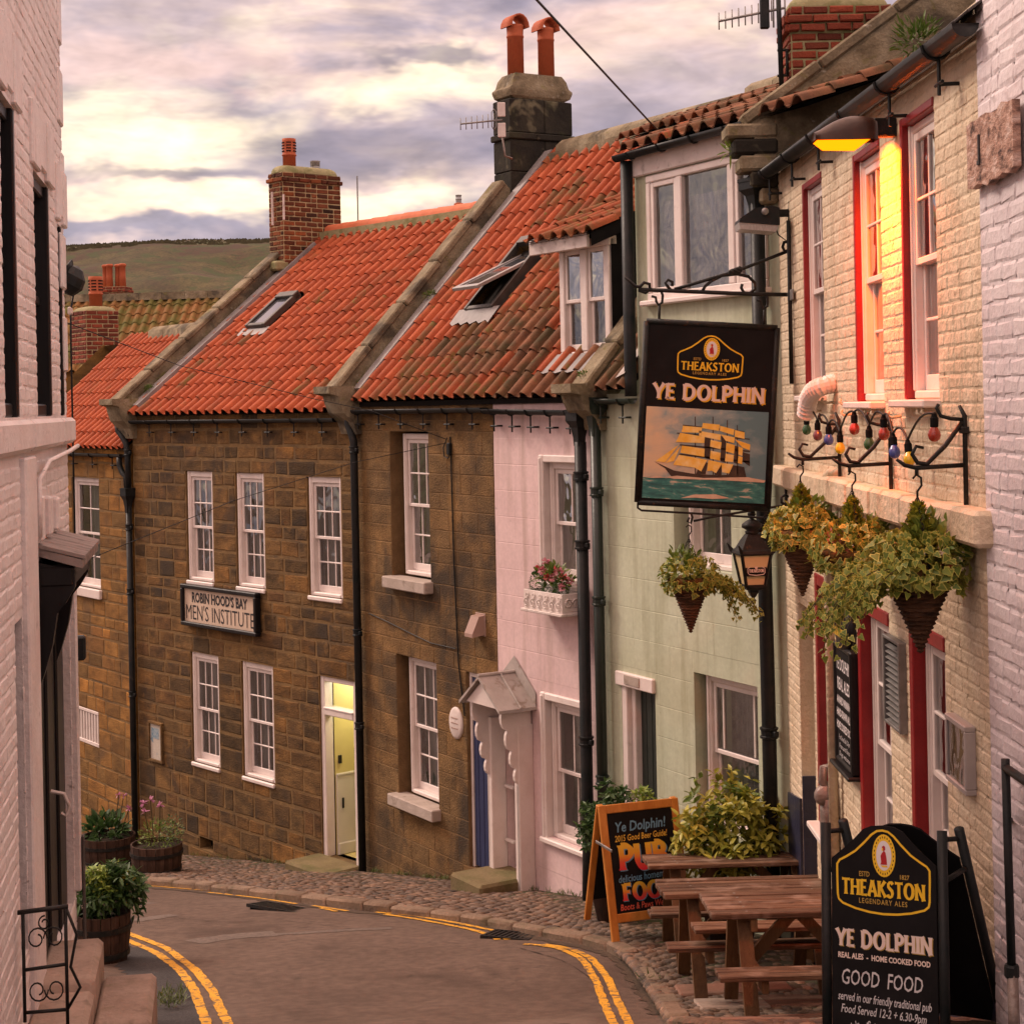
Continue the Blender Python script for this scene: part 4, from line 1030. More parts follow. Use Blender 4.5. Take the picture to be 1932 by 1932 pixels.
# notice board
nb = empty('notice_board', 'small glazed notice case on the dark stone wall above the barrels', 'notice board', F.W(.38, 0, .62), F.rot)
K['paper'] = mat('notice_paper', [(.50, .45, .38), (.60, .55, .47)], 18, 5, .7, stretch=(1, 1, 3), dirt=[((.12, .25, .35), 9, .60, .66, .8)])
mb = MB(); mb.bbox(0, .42, -.05, -.001, 0, .04, .006); mb.bbox(0, .42, -.05, -.001, .58, .62, .006); mb.bbox(0, .04, -.05, -.001, .04, .58, .006); mb.bbox(.38, .42, -.05, -.001, .04, .58, .006); mb.build('case_frame', K['stone_tan'], nb)
mb = MB(); mb.box(.04, .38, -.022, -.002, .04, .58); mb.build('poster', K['paper'], nb)
mb = MB(); mb.box(.06, .30, -.0255, -.0225, .36, .52); mb.build('poster_picture', mat('poster_picture', [(.10, .22, .32), (.45, .5, .5)], 25, 3, .6), nb)

# ================================================================ tan stone house
rng = random.Random(12)
F = F_S; XB = 3.525
H = house_at('stone_house', F_S, 'tan ashlar house with two tall sash windows, blue door at its right edge', 'house')
W_S = [(1.0, 2.0, 3.88, 5.69), (1.06, 2.09, 1.18, 2.96), (2.80, 3.46, .66, 2.92)]
wall = wall_front(MB(), 0, XB, -.8, 6.05, W_S, .24).build('wall', K['mortar_tan'], H)
shell(H, 0, XB, -.8, 6.0, 2.99, 9.4, 6.1, K['stone_tan'])
rects = lay_courses(0, XB, -.7, 5.82, W_S, .228, (.34, .5), rng, .008, bottom=lambda x: gb(F)(x) - .1) + lay_courses(0, XB, 5.82, 6.04, [], .22, (.5, .8), rng, .008)
pieces(wall, F, rects, K['stone_tan'], 'stone', rng, 300, proud=.005, rough=.003, bev=.007)
sash(H, 1.16, 2.0, 3.92, 5.66, 3, 2, 2, rng, rec=.10, fw=.07, cur='left', gm=K['glass_b'])
sash(H, 1.20, 2.09, 1.22, 2.92, 3, 2, 2, rng, rec=.10, fw=.07, cur='left', gm=K['glass'])
K['sillstone'] = mat('pale_sill_stone', [(.38, .32, .27), (.47, .40, .35)], 5, 5, .8, .3, 20, dirt=[((.2, .16, .12), 6, .58, .7, .6)])
for (a, b, z) in ((.95, 2.06, 3.88), (.98, 2.14, 1.18)):
    mb = MB(); mb.bbox(a, b, -.13, .12, z - .13, z + .012, .012); mb.build('window_sill', K['sillstone'], H)
# blue door
mb = MB(); o = W_S[2]; mb.bbox(o[0], o[0]+.04, .04, .14, o[2], o[3], .006); mb.bbox(o[1]-.06, o[1], .03, .14, o[2], o[3], .006); mb.bbox(o[0]+.04, o[1]-.06, .04, .14, o[3]-.06, o[3], .006); fr = mb.build('door_frame', K['white'], H)
mb = MB()
mb.box(o[0]+.04, o[1]-.06, .07, .11, o[2]+.02, o[3]-.06)
d = mb.build('door', K['blue'], H)
for i in range(5):
    mb = MB(); a = o[0]+.045 + i*.11; mb.bbox(a, a+.104, .055, .072, o[2]+.02, o[3]-.06, .008); mb.build('door_board', K['blue'], d)
mb = MB(); mb.lathe([(.0, .03), (.022, .025), (.022, .01), (.01, 0)], 10, T(o[1]-.14, .04, 1.35) @ RX(PI/2)); mb.build('door_knob', K['iron'], d)
mb = MB(); mb.bbox(2.62, 3.42, -.48, .03, .10, .40, .03); mb.build('doorstep', K['step_moss'], H)
SR = (-.15, 6.08, 2.99, 9.47); th = math.atan2(SR[3]-SR[1], SR[2]-SR[0])
def keyS(s, t, r):
    q = mnoise.noise(Vector((s*.7, t*.7, 2.2))) + (.62 - t*.24) * .7 + r.uniform(-.22, .22) + (s - 2.0) * .10
    return 'tile_dark' if q > .72 else 'tile_moss' if q > .10 else 'tile'
sagS = lambda s, t: -.018 * math.sin(s * 1.3) * math.sin(min(1, t / 4.6) * PI)
sky_s = (1.60, 2.28, 1.42, 2.62)
tile_roof(H, F, .22, XB, *SR, 'tile', rng, gauge=.33, skip=lambda s, t: sky_s[0] < s < sky_s[1] and sky_s[2] < t < sky_s[3], keyf=keyS, sag=sagS, jitter=1.4)
mb = MB(); mb.box(0, XB - .003, -.03, .2, 6.0, 6.06); mb.build('eaves_board', K['underlay'], H)
coping(H, .04, .27, -.24, 6.12, 2.35, 8.93, K['coping'], rng, 5, .09, lift=.09)
kneeler(H, .0, .0, 6.20, .46, .46, K['coping'])
mb = MB(); M = roof_frame(F, .22, .05, *SR); mb.box(-.02, .17, .1, 4.5, -.01, .075, M); mb.build('lead_flashing', K['lead'], H)
# mossy stone ridge
for k in range(7):
    mb = MB(); x = .55 + k*.55; mb.prism([(-.17, -.12), (-.15, .05), (-.05, .13), (.05, .13), (.15, .05), (.17, -.12)], 0, .54, T(x, 2.99, 9.44) @ RZ(-PI/2)); mb.build('ridge_stone', K['coping'], H, auto=50)
mb = MB(); mb.box(.4, 4.5, 2.8, 3.2, 9.2, 9.40); mb.build('ridge_mortar', K['coping'], H)
# open roof window
M = roof_frame(F, sky_s[0], sky_s[2], *SR); w, h = sky_s[1]-sky_s[0], sky_s[3]-sky_s[2]; mb = MB()
mb.bbox(0, .06, 0, h, -.05, .10, .006, M); mb.bbox(w-.06, w, 0, h, -.05, .10, .006, M); mb.bbox(.06, w-.06, 0, .06, -.05, .09, .006, M); mb.bbox(.06, w-.06, h-.08, h+.04, -.05, .12, .006, M)
sk = mb.build('roof_window', K['skyframe'], H)
K['reveal_pine'] = mat('roof_window_pine_reveal', [(.40, .22, .05), (.52, .30, .08)], 4, 4, .6, stretch=(3, 3, .4))
mb = MB(); mb.add([(.06, .06, -.3), (w-.06, .06, -.3), (w-.06, h-.08, -.3), (.06, h-.08, -.3), (.06, .06, .05), (w-.06, .06, .05), (w-.06, h-.08, .05), (.06, h-.08, .05)], [(0, 4, 7, 3), (1, 2, 6, 5), (3, 7, 6, 2), (0, 1, 5, 4), (0, 3, 2, 1)], M); mb.build('reveal_lining', K['reveal_pine'], sk)
Ms = M @ T(0, h*.52, .11) @ RX(R(-23)) @ T(0, -h*.52, 0); mb = MB()
mb.bbox(.03, .09, 0, h-.04, 0, .045, .006, Ms); mb.bbox(w-.09, w-.03, 0, h-.04, 0, .045, .006, Ms); mb.bbox(.09, w-.09, 0, .07, 0, .045, .006, Ms); mb.bbox(.09, w-.09, h-.11, h-.04, 0, .045, .006, Ms)
cs = mb.build('casement', K['metal_grey'], sk)
mb = MB(); mb.add([(.09, .07, .03), (w-.09, .07, .03), (w-.09, h-.11, .03), (.09, h-.11, .03)], [(0, 1, 2, 3)], Ms); mb.build('pane', K['skyglass'], cs) if False else mb.build('pane', K['skyglass'], sk)
mb = MB(); n = 9
for i in range(n): mb.add([(-.15+(w+.3)*i/n, -.20 - .05*(i % 2), .06), (-.15+(w+.3)*(i+1)/n, -.20 - .05*((i+1) % 2), .06), (-.15+(w+.3)*(i+1)/n, .02, .07), (-.15+(w+.3)*i/n, .02, .07)], [(0, 1, 2, 3)], M)
mb.build('lead_apron', K['lead'], sk)
# sooty stone chimney on the left gable
ch = MB(); cw, cd = .46, 1.02; cx, cy, cz = -.05, 2.86, 8.75
st = MB().box(-cw/2+.02, cw/2-.02, -cd/2+.02, cd/2-.02, 0, 1.42).build('chimney_stack', K['black_stone'], H, (cx, cy, cz))
for k, (z0, z1) in enumerate(((0, .42), (.42, .86), (.86, .955), (.955, 1.42))):
    pr = .03 if k == 2 else 0
    for (a, b) in ((-cd/2 - pr, -.1 + .15*(k % 2)), (-.1 + .15*(k % 2), cd/2 + pr)):
        mb = MB(); mb.bbox(-cw/2 - pr, cw/2 + pr, a + .003, b - .003, z0 + .004, z1 - .004, .012); mb.build('stone_block', K['black_stone'], st)
mb = MB(); mb.smooth = False
mb.lathe([(.50, 1.40), (.66, 1.46), (.70, 1.53), (.70, 1.56), (.64, 1.60), (.60, 1.70), (.52, 1.78), (0, 1.79)], 4, SC(cw*1.02, cd*.95, 1) @ RZ(PI/4) @ SC(1.05, 1.05, 1)); mb.build('chimney_cap', K['coping'], st, auto=30)
for yy in (-.26, .24):
    mb = MB(); mb.smooth = True; r = .115
    mb.lathe([(r, 0), (r*.98, .52), (r*1.04, .525), (r*1.04, .55), (r*.98, .56), (r*1.02, .66), (r*1.02, .70), (r*.82, .70), (r*.8, .5)], 18, T(0, yy, 1.77)); pt_ = mb.build('chimney_pot', K['pot'], st)
    mb = MB(); mb.smooth = True; n = 8; ro = r*1.32   # arched hood
    vs = [(x, yy + q*math.cos(PI*i/n), 1.77 + .66 + (q+.03)*math.sin(PI*i/n)) for q in (ro, ro-.025) for x in (-r*1.2, r*1.2) for i in range(n+1)]
    m1 = n+1; f2 = []
    for i in range(n): f2 += [(i, m1+i, m1+i+1, i+1), (2*m1+i+1, 3*m1+i+1, 3*m1+i, 2*m1+i), (i+1, 2*m1+i+1, 2*m1+i, i), (m1+i, 3*m1+i, 3*m1+i+1, m1+i+1)]
    mb.add(vs, f2); mb.build('pot_hood', K['pot'], pt_)
half_gutter(H, .02, XB - .01, -.11, 5.965, .058, K['pipe'], 6)
downpipe(H, [(.05, -.11, 5.92), (.05, -.11, 5.78), (.12, -.10, 5.66), (.16, -.09, 5.55), (.16, -.09, 5.2), (.16, -.085, -.4)], .05, K['pipe'], [(.16, -.09, 5.45), (.16, -.09, 3.1), (.16, -.09, 1.9)])
# cables, vent cowl, oval plaque on this wall
cb = MB(); cb.tube([(2.57, -.02, 5.63), (2.58, -.02, 5.4), (2.60, -.02, 4.2), (2.66, -.02, 3.0), (2.78, -.02, 2.4)], .009, 5); cb.tube([(2.5, -.02, 5.62), (2.42, -.03, 5.5), (2.44, -.03, 5.4), (2.53, -.03, 5.38), (2.58, -.02, 5.45)], .007, 5); cb.tube([(.36, -.02, 3.36), (.9, -.02, 3.30), (1.5, -.02, 3.22), (2.0, -.02, 3.16), (2.6, -.02, 3.16)], .006, 5)
cb.bbox(2.52, 2.59, -.05, .0, 5.42, 5.56, .01); cb.build('wall_cable', K['pipe'], H)
sv, zv = F.at(908, 1178); e = empty('vent_cowl', 'small beige plastic vent cowl on the tan stone wall', 'vent', F.W(sv, 0, zv), F.rot)
K['beige'] = mat('beige_plastic', [(.36, .24, .20), (.42, .29, .24)], 4, 3, .5)
mb = MB(); mb.prism([(-.0, -.11), (-.17, -.13), (-.17, -.09), (-.08, .10), (0, .11)], -.09, .09, RZ(PI/2) @ SC(1, 1, 1)); mb.build('cowl', K['beige'], e)
mb = MB(); mb.bbox(-.11, .11, -.012, -.001, -.13, .13, .004); mb.build('back_plate', K['beige'], e)
sv, zv = F.at(862.5, 1364); e = empty('house_plaque', 'white oval plaque beside the lower window on the tan wall', 'plaque', F.W(sv, 0, zv), F.rot)
mb = MB(); mb.smooth = True; mb.lathe([(.0, .035), (.13, .032), (.155, .02), (.16, 0)], 24, SC(1, 1, 1.2) @ RX(PI/2)); mb.build('plaque_disc', K['white_old'], e)
mb = MB(); 
for q in (-.05, 0, .05): mb.box(-.08, .08, -.0375, -.0345, q*1.2 - .006, q*1.2 + .006)
mb.build('inscription', K['beige'], e)

# ================================================================ pink cottage
rng = random.Random(13)
X1 = F_S.L
H = house_at('pink_cottage', F_S, 'narrow pink rendered cottage with scalloped white door canopy and dormer', 'house')
W_P = [(4.53, 5.32, 4.10, 5.42), (4.47, 5.27, 1.36, 2.88), (3.66, 4.16, .84, 2.50)]
wall = wall_front(MB(), XB + .004, X1, .2, 6.05, W_P, .24).build('wall', K['pink'], H)
shell(H, XB + .008, X1, .2, 6.0, 2.99, 9.4, 6.1, K['pink'])
rects = lay_courses(XB + .006, X1, 1.0, 5.62, [(a-.03, b+.03, c-.03, d+.03) for a, b, c, d in W_P], .29, (.55, .95), rng, .003, snap=False)
pieces(wall, F, rects, K['pink'], 'render_block', rng, 300, proud=.0018, rough=.0025, bev=.006, back=.005)
for o, z in ((W_P[0], 0), (W_P[1], 0)):
    sash(H, o[0]+.05, o[1], o[2], o[3]-.05, 2, 1, 1, rng, rec=.06, fw=.07, cur='lace', gm=K['glass_b'] if o[2] > 3 else K['glass'])
    mb = MB()
    mb.bbox(o[0]-.04, o[0]+.05, -.03, .10, o[2]-.02, o[3]+.03, .012); mb.bbox(o[0]+.05, o[1]+.04, -.03, .10, o[3]-.05, o[3]+.03, .012); mb.bbox(o[0]-.02, o[0]+.02, -.045, .0, o[2], o[3], .01)
    mb.bbox(o[0]-.06, o[1]+.06, -.06, .09, o[2]-.06, o[2]-.001, .012); mb.build('window_surround', K['white'], H)
# plank door in the canopy
o = W_P[2]
for i in range(4):
    mb = MB(); a = o[0]+.01 + i*.12; mb.bbox(a, a+.115, .10, .13, o[2], o[3], .008); mb.build('door_board', K['white_old'], H)
mb = MB(); mb.bbox(o[0]-.02, o[1]+.02, .14, .16, o[2], o[3], .004); mb.build('door', K['white_old'], H)
# canopy: gabled lead roof on scalloped cheeks
cp = H
px0, px1, zc = 3.56, 4.24, .66
def cheek(x, sc, d0=.40):
    pr = [(0, zc)] ; pr = [(-.02, zc), (-.02, 2.750), (-d0, 2.750)]
    z = 2.750
    for k in range(4):
        r_ = .125 - .012*k; zb = z - 2*r_*1.0; cx_ = -d0 + .03 + k*.052
        for i in range(1, 7):
            a = PI/2 + PI*i/6*1.0; pr.append((cx_ + .05 + .055*math.cos(a)*1.0 - .02, z - r_ + r_*math.sin(a)))
        z = zb
    pr.append((-.19, z - .02)); pr.append((-.19, zc))
    mb = MB(); mb.prism([(p, q) for p, q in pr], -.022, .022, T(x, 0, 0) @ RZ(PI/2)); return mb.build('canopy_cheek', K['white'], cp)
cheek(px0 + .03, 1); cheek(px1 - .03, 1)
mb = MB(); mb.bbox(px0, px0 + .10, -.19, -.001, zc, 2.530, .008); mb.bbox(px1 - .10, px1, -.19, -.001, zc, 2.530, .008); mb.build('canopy_post', K['white'], cp)
mb = MB(); mid = (px0+px1)/2; hw = (px1-px0)/2 + .09
mb.prism([(mid - hw + .08, 2.730), (mid + hw - .08, 2.730), (mid, 2.990)], -.43, -.40); mb.build('canopy_gable', K['white'], cp)
K['lead_pale'] = mat('pale_lead_roof', [(.34, .30, .27), (.46, .41, .38)], 5, 5, .55, .25, 12, spec=.5, dirt=[((.20, .14, .10), 7, .56, .66, .7)])
for sgn in (-1, 1):
    mb = MB(); dx = sgn*hw
    mb.add([(mid, -.48, 3.050), (mid + dx, -.48, 2.730), (mid + dx, .0, 2.730), (mid, .0, 3.050), (mid, -.48, 3.020), (mid + dx, -.48, 2.695), (mid + dx, .0, 2.695), (mid, .0, 3.020)], [(0, 1, 2, 3), (7, 6, 5, 4), (0, 4, 5, 1), (1, 5, 6, 2)]); mb.build('canopy_slope', K['lead_pale'], cp)
mb = MB(); mb.tube([(mid, -.48, 3.055), (mid, 0, 3.055)], .022, 8); mb.tube([(mid + .02, -.2, 3.050), (mid + hw, -.2, 2.735)], .012, 6); mb.add([(mid, -.015, 3.230), (mid - hw, -.015, 2.880), (mid - hw, -.015, 2.710), (mid + hw, -.015, 2.710), (mid + hw, -.015, 2.880)], [(0, 1, 2, 3, 4)]); mb.build('canopy_ridge', K['lead_pale'], cp)
mb = MB(); mb.bbox(px0 - .06, px1 - .06, -.66, .05, .28, .86, .03); mb.build('doorstep', K['step_moss'], H)
for z in (1.15, 1.75):
    mb = MB(); mb.bbox(px0 + .12, px0 + .30, -.05, .0, z, z + .03, .005); mb.build('hinge', K['white_old'], H)
# roof with dormer
DX0, DX1, DY = 4.52, 5.46, .27
def skipP(s, t):
    y = SR[0] + t*math.cos(th)
    return DX0 - .05 < s < DX1 + .08 and DY - .05 < y < 2.05
tile_roof(H, F, XB, X1 - .18, *SR, 'tile_moss', rng, gauge=.33, skip=skipP, keyf=lambda s, t, r: 'tile_dark' if (mnoise.noise(Vector((s, t, 9))) + (.45 - t*.4) + (s-4)*.18 + r.uniform(-.2, .2)) > .35 else 'tile_moss' if r.random() > .3 else 'tile', sag=lambda s, t: sagS(s, t) - .02*math.sin((s - XB)*1.3)*max(0, 1 - t/1.5))
mb = MB(); mb.box(XB + .003, X1, -.03, .2, 6.0, 6.06); mb.build('eaves_board', K['underlay'], H)
# dormer front: two sashes side by side
dz0, dz1 = 6.54, 7.62; wm = (DX0 + DX1)/2
mb = MB(); mb.bbox(DX0, DX1, DY, DY+.10, dz0-.06, dz0, .01); mb.bbox(DX0, DX0+.09, DY, DY+.10, dz0, dz1, .01); mb.bbox(DX1-.09, DX1, DY, DY+.10, dz0, dz1, .01); mb.bbox(wm-.06, wm+.06, DY-.004, DY+.10, dz0, dz1, .01); mb.bbox(DX0-.02, DX1+.02, DY-.004, DY+.10, dz1, dz1+.10, .01)
dm = mb.build('dormer', K['white'], H)
K['lead_pale2'] = K['lead_pale']
for (a, b) in ((DX0+.09, wm-.06), (wm+.06, DX1-.09)):
    for k, (c, d, yy) in enumerate(((7.06, dz1, DY+.02), (dz0, 7.10, DY+.055))):
        mb = MB(); mb.bbox(a, a+.04, yy, yy+.03, c, d, .005); mb.bbox(b-.04, b, yy, yy+.03, c, d, .005); mb.bbox(a+.04, b-.04, yy, yy+.03, c, c+(.04 if k == 0 else .08), .005); mb.bbox(a+.04, b-.04, yy, yy+.03, d-.045, d, .005); mb.build('sash', K['white'], dm)
        link_mesh('pane', pane_mesh(K['glass_b'] if k == 0 else K['glass']), dm, (a+.04, yy+.016, c+.04), None, (b-a-.08, 1, d-c-.085))
    drape(dm, a, b, dz0, 7.1, DY + .2, K['lace'], rng, 5, .012, 'lace_curtain')
mb = MB()
for x in (DX0 + .002, DX1 - .002):
    mb.add([(x, DY+.05, dz0-.4), (x, DY+.05, dz1+.1), (x, 2.1, 8.35), (x, 2.1, 8.2), (x, 1.2, 7.4), (x, .6, 6.7)], [(0, 1, 2, 3, 4, 5)])
mb.add([(DX1 + .02, DY+.02, dz1+.06), (DX1 + .02, DY + .02, dz0-.3), (DX1 + .02, .32, 6.5), (DX1 + .02, 2.1, 8.45), (DX1+.02, 2.1, 8.42)], [(0, 1, 2, 3, 4)])
mb.build('dormer_cheek', K['black_matt'], dm)
DR = (DY - .28, dz1 + .13, 2.25, 8.72)
tile_roof(dm, F, DX0 - .26, DX1 + .10, *DR, 'tile_moss', rng, gauge=.33, name='dormer_roof', sag=lambda s, t: -.02*math.sin((s-4.2)*2.2), jitter=2.0)
mb = MB(); mb.bbox(DX0 - .28, DX1 - .10, DY - .20, DY - .16, dz1 - .02, dz1 + .14, .006); mb.build('bargeboard', K['white_old'], dm)
mb = MB(); mb.add([(DX1 + .10, DR[0], DR[1] - .03), (DX1 + .10, DR[2], DR[3] - .03), (DX1 + .10, DR[2], DR[3] - .22), (DX1 + .10, DR[0], DR[1] - .16)], [(0, 1, 2, 3)]); mb.build('dormer_verge', K['black_matt'], dm)
mb = MB(); n = 10; M = T(DX0 - .1, DY - .02, dz0 - .06) @ RX(th)
for i in range(n): mb.add([(i*.118, -.24 - .03*(i % 2), .05), ((i+1)*.118, -.24 - .03*((i+1) % 2), .05), ((i+1)*.118, .03, .03), (i*.118, .03, .03)], [(0, 1, 2, 3)], M)
mb.build('lead_apron', K['lead'], dm)
half_gutter(H, XB + .01, X1 - .18, -.12, 5.95, .058, K['pipe'], 5, slope=-.03)
downpipe(H, [(5.44, -.11, 5.60), (5.44, -.11, 1.4), (5.40, -.10, .8)], .062, K['pipe'], [(5.44, -.11, 5.25), (5.44, -.11, 4.55), (5.44, -.11, 2.55)], hopper=(5.44, -.12, 5.90, .23, .34))
coping(H, X1 - .02, .26, -.22, 6.00, 2.2, 8.64, K['coping'], rng, 5, .09, lift=.05)
kneeler(H, X1 - .02, -.02, 6.12, .36, .42, K['coping'], .40)

# ================================================================ green cottage
rng = random.Random(14)
F = F_G; L = F.L
H = house_at('green_cottage', F_G, 'pale green rendered cottage with a wide picture window under the eaves', 'house')
SX = .78
W_G = [(.34, .97, 1.05, 3.27), (1.36, 2.30, 4.44, 5.75), (1.65, 2.65, 2.08, 3.48)]
wall = wall_front(MB(), .004, L, .4, 6.08, W_G, .24); wall_front(wall, SX, L, 6.08, 8.36, [(1.0, 2.94, 6.96, 8.16)], .10)
wall = wall.build('wall', K['green'], H)
mb = MB()
for x in (.008, L - .006): mb.add([(x, .003, .4), (x, 6, .4), (x, 6, 6.0), (x, 3, 9.3), (x, .003, 6.05)], [(0, 1, 2, 3, 4)])
for x in (SX + .003, L - .004): mb.add([(x, .003, 6.0), (x, .003, 8.38), (x, 3, 9.40), (x, 3, 8.8)], [(0, 1, 2, 3)])
mb.add([(.01, 6, .4), (L, 6, .4), (L, 6, 6), (.01, 6, 6)], [(0, 1, 2, 3)]); mb.build('party_wall', K['green'], H)
rects = lay_courses(.006, L - .004, 1.6, 6.04, [(a-.02, b+.02, c-.02, d+.02) for a, b, c, d in W_G], .29, (.6, 1.0), rng, .003, snap=False)
pieces(wall, F, rects, K['green'], 'render_block', rng, 300, proud=.0018, rough=.0025, bev=.006, back=.005)
o = W_G[1]; sash(H, o[0]+.10, o[1], o[2], o[3], 2, 1, 1, rng, rec=.10, fw=.075, cur='lace', sill=(0, 0, -.07, .04))
o = W_G[2]; sash(H, o[0]+.06, o[1], o[2], o[3], 1, 1, 1, rng, rec=.09, fw=.075, cur='lace', split=.5)
win = [c for c in H.children if c.name.startswith('window')][-1]
for q in (.19, .80):     # slim margin lights
    mb = MB(); a = o[0]+.06+.075; x = a + (o[1]-.075-a)*q; mb.bbox(x-.012, x+.012, .125, .155, o[2]+.72, o[3]-.12, .004); mb.build('glazing_bar', K['white'], win)
# doorway: pale frame, black boards
o = W_G[0]; mb = MB(); mb.bbox(o[0]-.07, o[1]+.005, -.035, .03, o[3]-.09, o[3]+.05, .01); mb.bbox(o[0], o[0]+.10, .0, .20, o[2], o[3]-.09, .01); mb.bbox(o[0]+.10, o[0]+.17, .05, .18, o[2], o[3]-.09, .01); mb.bbox(o[1]-.04, o[1], .05, .18, o[2], o[3]-.09, .01)
mb.build('door_frame', K['white'], H)
mb = MB(); mb.box(o[0]+.17, o[1]-.04, .13, .16, o[2], o[3]-.09); dd = mb.build('door', K['pipe_green'], H)
for i in range(4):
    mb = MB(); a = o[0]+.175 + i*.105; mb.bbox(a, a+.1, .115, .131, o[2], o[3]-.1, .008); mb.build('door_board', K['pipe_green'], dd)
mb = MB(); mb.bbox(o[0]+.12, o[0]+.40, -.045, -.036, o[3]-.06, o[3]+.03, .002); np_ = mb.build('name_plate', K['sillstone'], H)
# picture window
a, b, c, d = 1.0, 2.94, 6.96, 8.16; yw = .0
mb = MB(); mb.bbox(a, b, yw-.02, yw+.09, c, c+.07, .01); mb.bbox(a, b, yw-.02, yw+.09, d-.07, d, .01)
posts = (a, a+.07), (1.52, 1.62), (2.36, 2.46), (b-.07, b)
for p, q in posts: mb.bbox(p, q, yw-.018, yw+.088, c+.07, d-.07, .01)
mb.bbox(a-.04, b+.04, -.09, .06, c-.05, c+.002, .012)
pw = mb.build('picture_window', K['white'], H)
for k in range(3):
    p, q = posts[k][1], posts[k+1][0]
    if k != 1:
        mb = MB(); f = .05; mb.bbox(p, p+f, yw-.005, yw+.06, c+.07, d-.07, .006); mb.bbox(q-f, q, yw-.005, yw+.06, c+.07, d-.07, .006); mb.bbox(p+f, q-f, yw-.004, yw+.06, c+.07, c+.12, .006); mb.bbox(p+f, q-f, yw-.004, yw+.06, d-.12, d-.07, .006); mb.build('casement', K['white'], pw)
        p += f; q -= f
    link_mesh('pane', pane_mesh(K['glass']), pw, (p, yw+.03, c+.07), None, (q-p, 1, d-c-.14))
drape(pw, a+.06, b-.06, c, d-.25, .13, K['lace'], rng, 16, .012, 'lace_curtain')
mb = MB(); mb.bbox(SX, L-.02, -.05, .0, 8.17, 8.38, .01); mb.build('fascia', K['white_old'], H)
GR = (-.18, 8.42, 3.0, 9.55)
tile_roof(H, F, SX - .06, L + .6, *GR, 'tile_dark', rng, gauge=.33, keyf=lambda s, t, r: 'tile_dark' if r.random() > .12 else 'tile_moss', jitter=1.5)
GR2 = (-.15, 6.12, 3.0, 9.45)
tile_roof(H, F, .14, SX - .02, *GR2, 'tile_dark', rng, gauge=.33, name='lower_roof', keyf=lambda s, t, r: 'tile_dark' if r.random() > .35 else 'tile_moss', jitter=2.0)
tile_roof(H, F, -2.9, SX - .06, 2.0, 9.19, 3.0, 9.55, 'tile_dark', rng, gauge=.33, name='rear_roof', jitter=1.5)
for k in range(9):
    mb = MB(); x = -1.4 + k*.55; mb.prism([(-.17, -.12), (-.15, .05), (-.05, .12), (.05, .12), (.15, .05), (.17, -.12)], 0, .54, T(x, 3.02, 9.57) @ RZ(-PI/2)); mb.build('ridge_stone', K['coping'], H, auto=50)
mb = MB(); M = roof_frame(F, .55, .1, *GR2); n = 6
for i in range(n): mb.add([(.0 - .03*(i % 2), i*.5, .06), (.24, i*.5, .12), (.24, (i+1)*.5, .12), (.0 - .03*((i+1) % 2), (i+1)*.5, .06)], [(0, 1, 2, 3)], M)
mb.build('lead_flashing', K['lead_pale'], H)
half_gutter(H, .0, SX + .06, -.11, 6.03, .055, K['pipe_green'], 2)
half_gutter(H, SX - .10, L - .25, -.14, 8.39, .058, K['pipe'], 4, spike=False, slope=.0)
downpipe(H, [(SX, -.09, 8.33), (SX, -.09, 6.2), (SX, -.09, 6.05)], .06, K['pipe'])
downpipe(H, [(.10, -.10, 5.8), (.10, -.10, 1.0)], .054, K['pipe_green'], [(.10, -.10, 5.1), (.10, -.10, 4.0), (.10, -.10, 2.2)], hopper=(.10, -.11, 6.02, .22, .36))
downpipe(H, [(2.93, -.10, 7.75), (2.93, -.10, 5.0), (2.95, -.10, 3.2), (2.95, -.09, 1.0)], .062, K['pipe'], [(2.93, -.10, 4.88), (2.95, -.10, 3.14)], hopper=(2.93, -.11, 7.86, .24, .26))

# ================================================================ far stone house beyond the left gable
rng = random.Random(15)
F = F_F; L = F.L
H = house_at('stone_house', F_F, 'honey coloured stone house half hidden behind the white house, lower tiled roof', 'house')
s0, z1_ = F.at(136, 900); s1, _ = F.at(187, 903)
W_F = [(s0, s1, 3.10, 4.92), (F.at(141, 1350)[0], F.at(187, 1350)[0], .50, 1.08)]
wall = wall_front(MB(), 0, L, -2.6, 5.42, W_F, .22).build('wall', K['mortar'], H)
shell(H, 0, L, -2.6, 5.4, 2.1, 7.3, 4.4, K['stone_ochre'])
rects = lay_courses(0.2, L, -1.9, 5.4, W_F, .235, (.36, .6), rng, .028, bottom=lambda x: gb(F)(x) - .1)
pieces(wall, F, rects, K['stone_ochre'], 'stone', rng, 300, proud=.007, rough=.012, bev=.014)
o = W_F[0]; sash(H, *o, 2, 2, 2, rng, rec=.05, fw=.08, sill=(.02, .06, .06, .15), cur='drapes')
o = W_F[1]; mb = MB(); mb.bbox(o[0], o[1], -.01, .06, o[2], o[2]+.06, .006); mb.bbox(o[0], o[1], -.01, .06, o[3]-.05, o[3], .006); gr = mb.build('grille', K['white'], H)
for i in range(9):
    mb = MB(); x = o[0] + (o[1]-o[0])*(i+.5)/9; mb.bbox(x-.026, x+.026, .0, .04, o[2]+.06, o[3]-.05, .006); mb.build('bar', K['white'], gr)
mb = MB(); mb.box(o[0], o[1], .12, .14, o[2], o[3]); mb.build('vent_opening', K['black_matt'], H)
FR = (-.15, 5.42, 2.1, 7.40)
tile_roof(H, F, 1.2, L, *FR, 'tile', rng, gauge=.33, keyf=lambda s, t, r: 'tile')
for k in range(7):
    mb = MB(); x = 2.4 + k*.62; mb.prism([(-.16, -.12), (-.15, .04), (-.05, .12), (.05, .12), (.15, .04), (.16, -.12)], 0, .61, T(x, 2.1, 7.40) @ RZ(-PI/2)); mb.build('ridge_stone', K['coping'], H, auto=50)
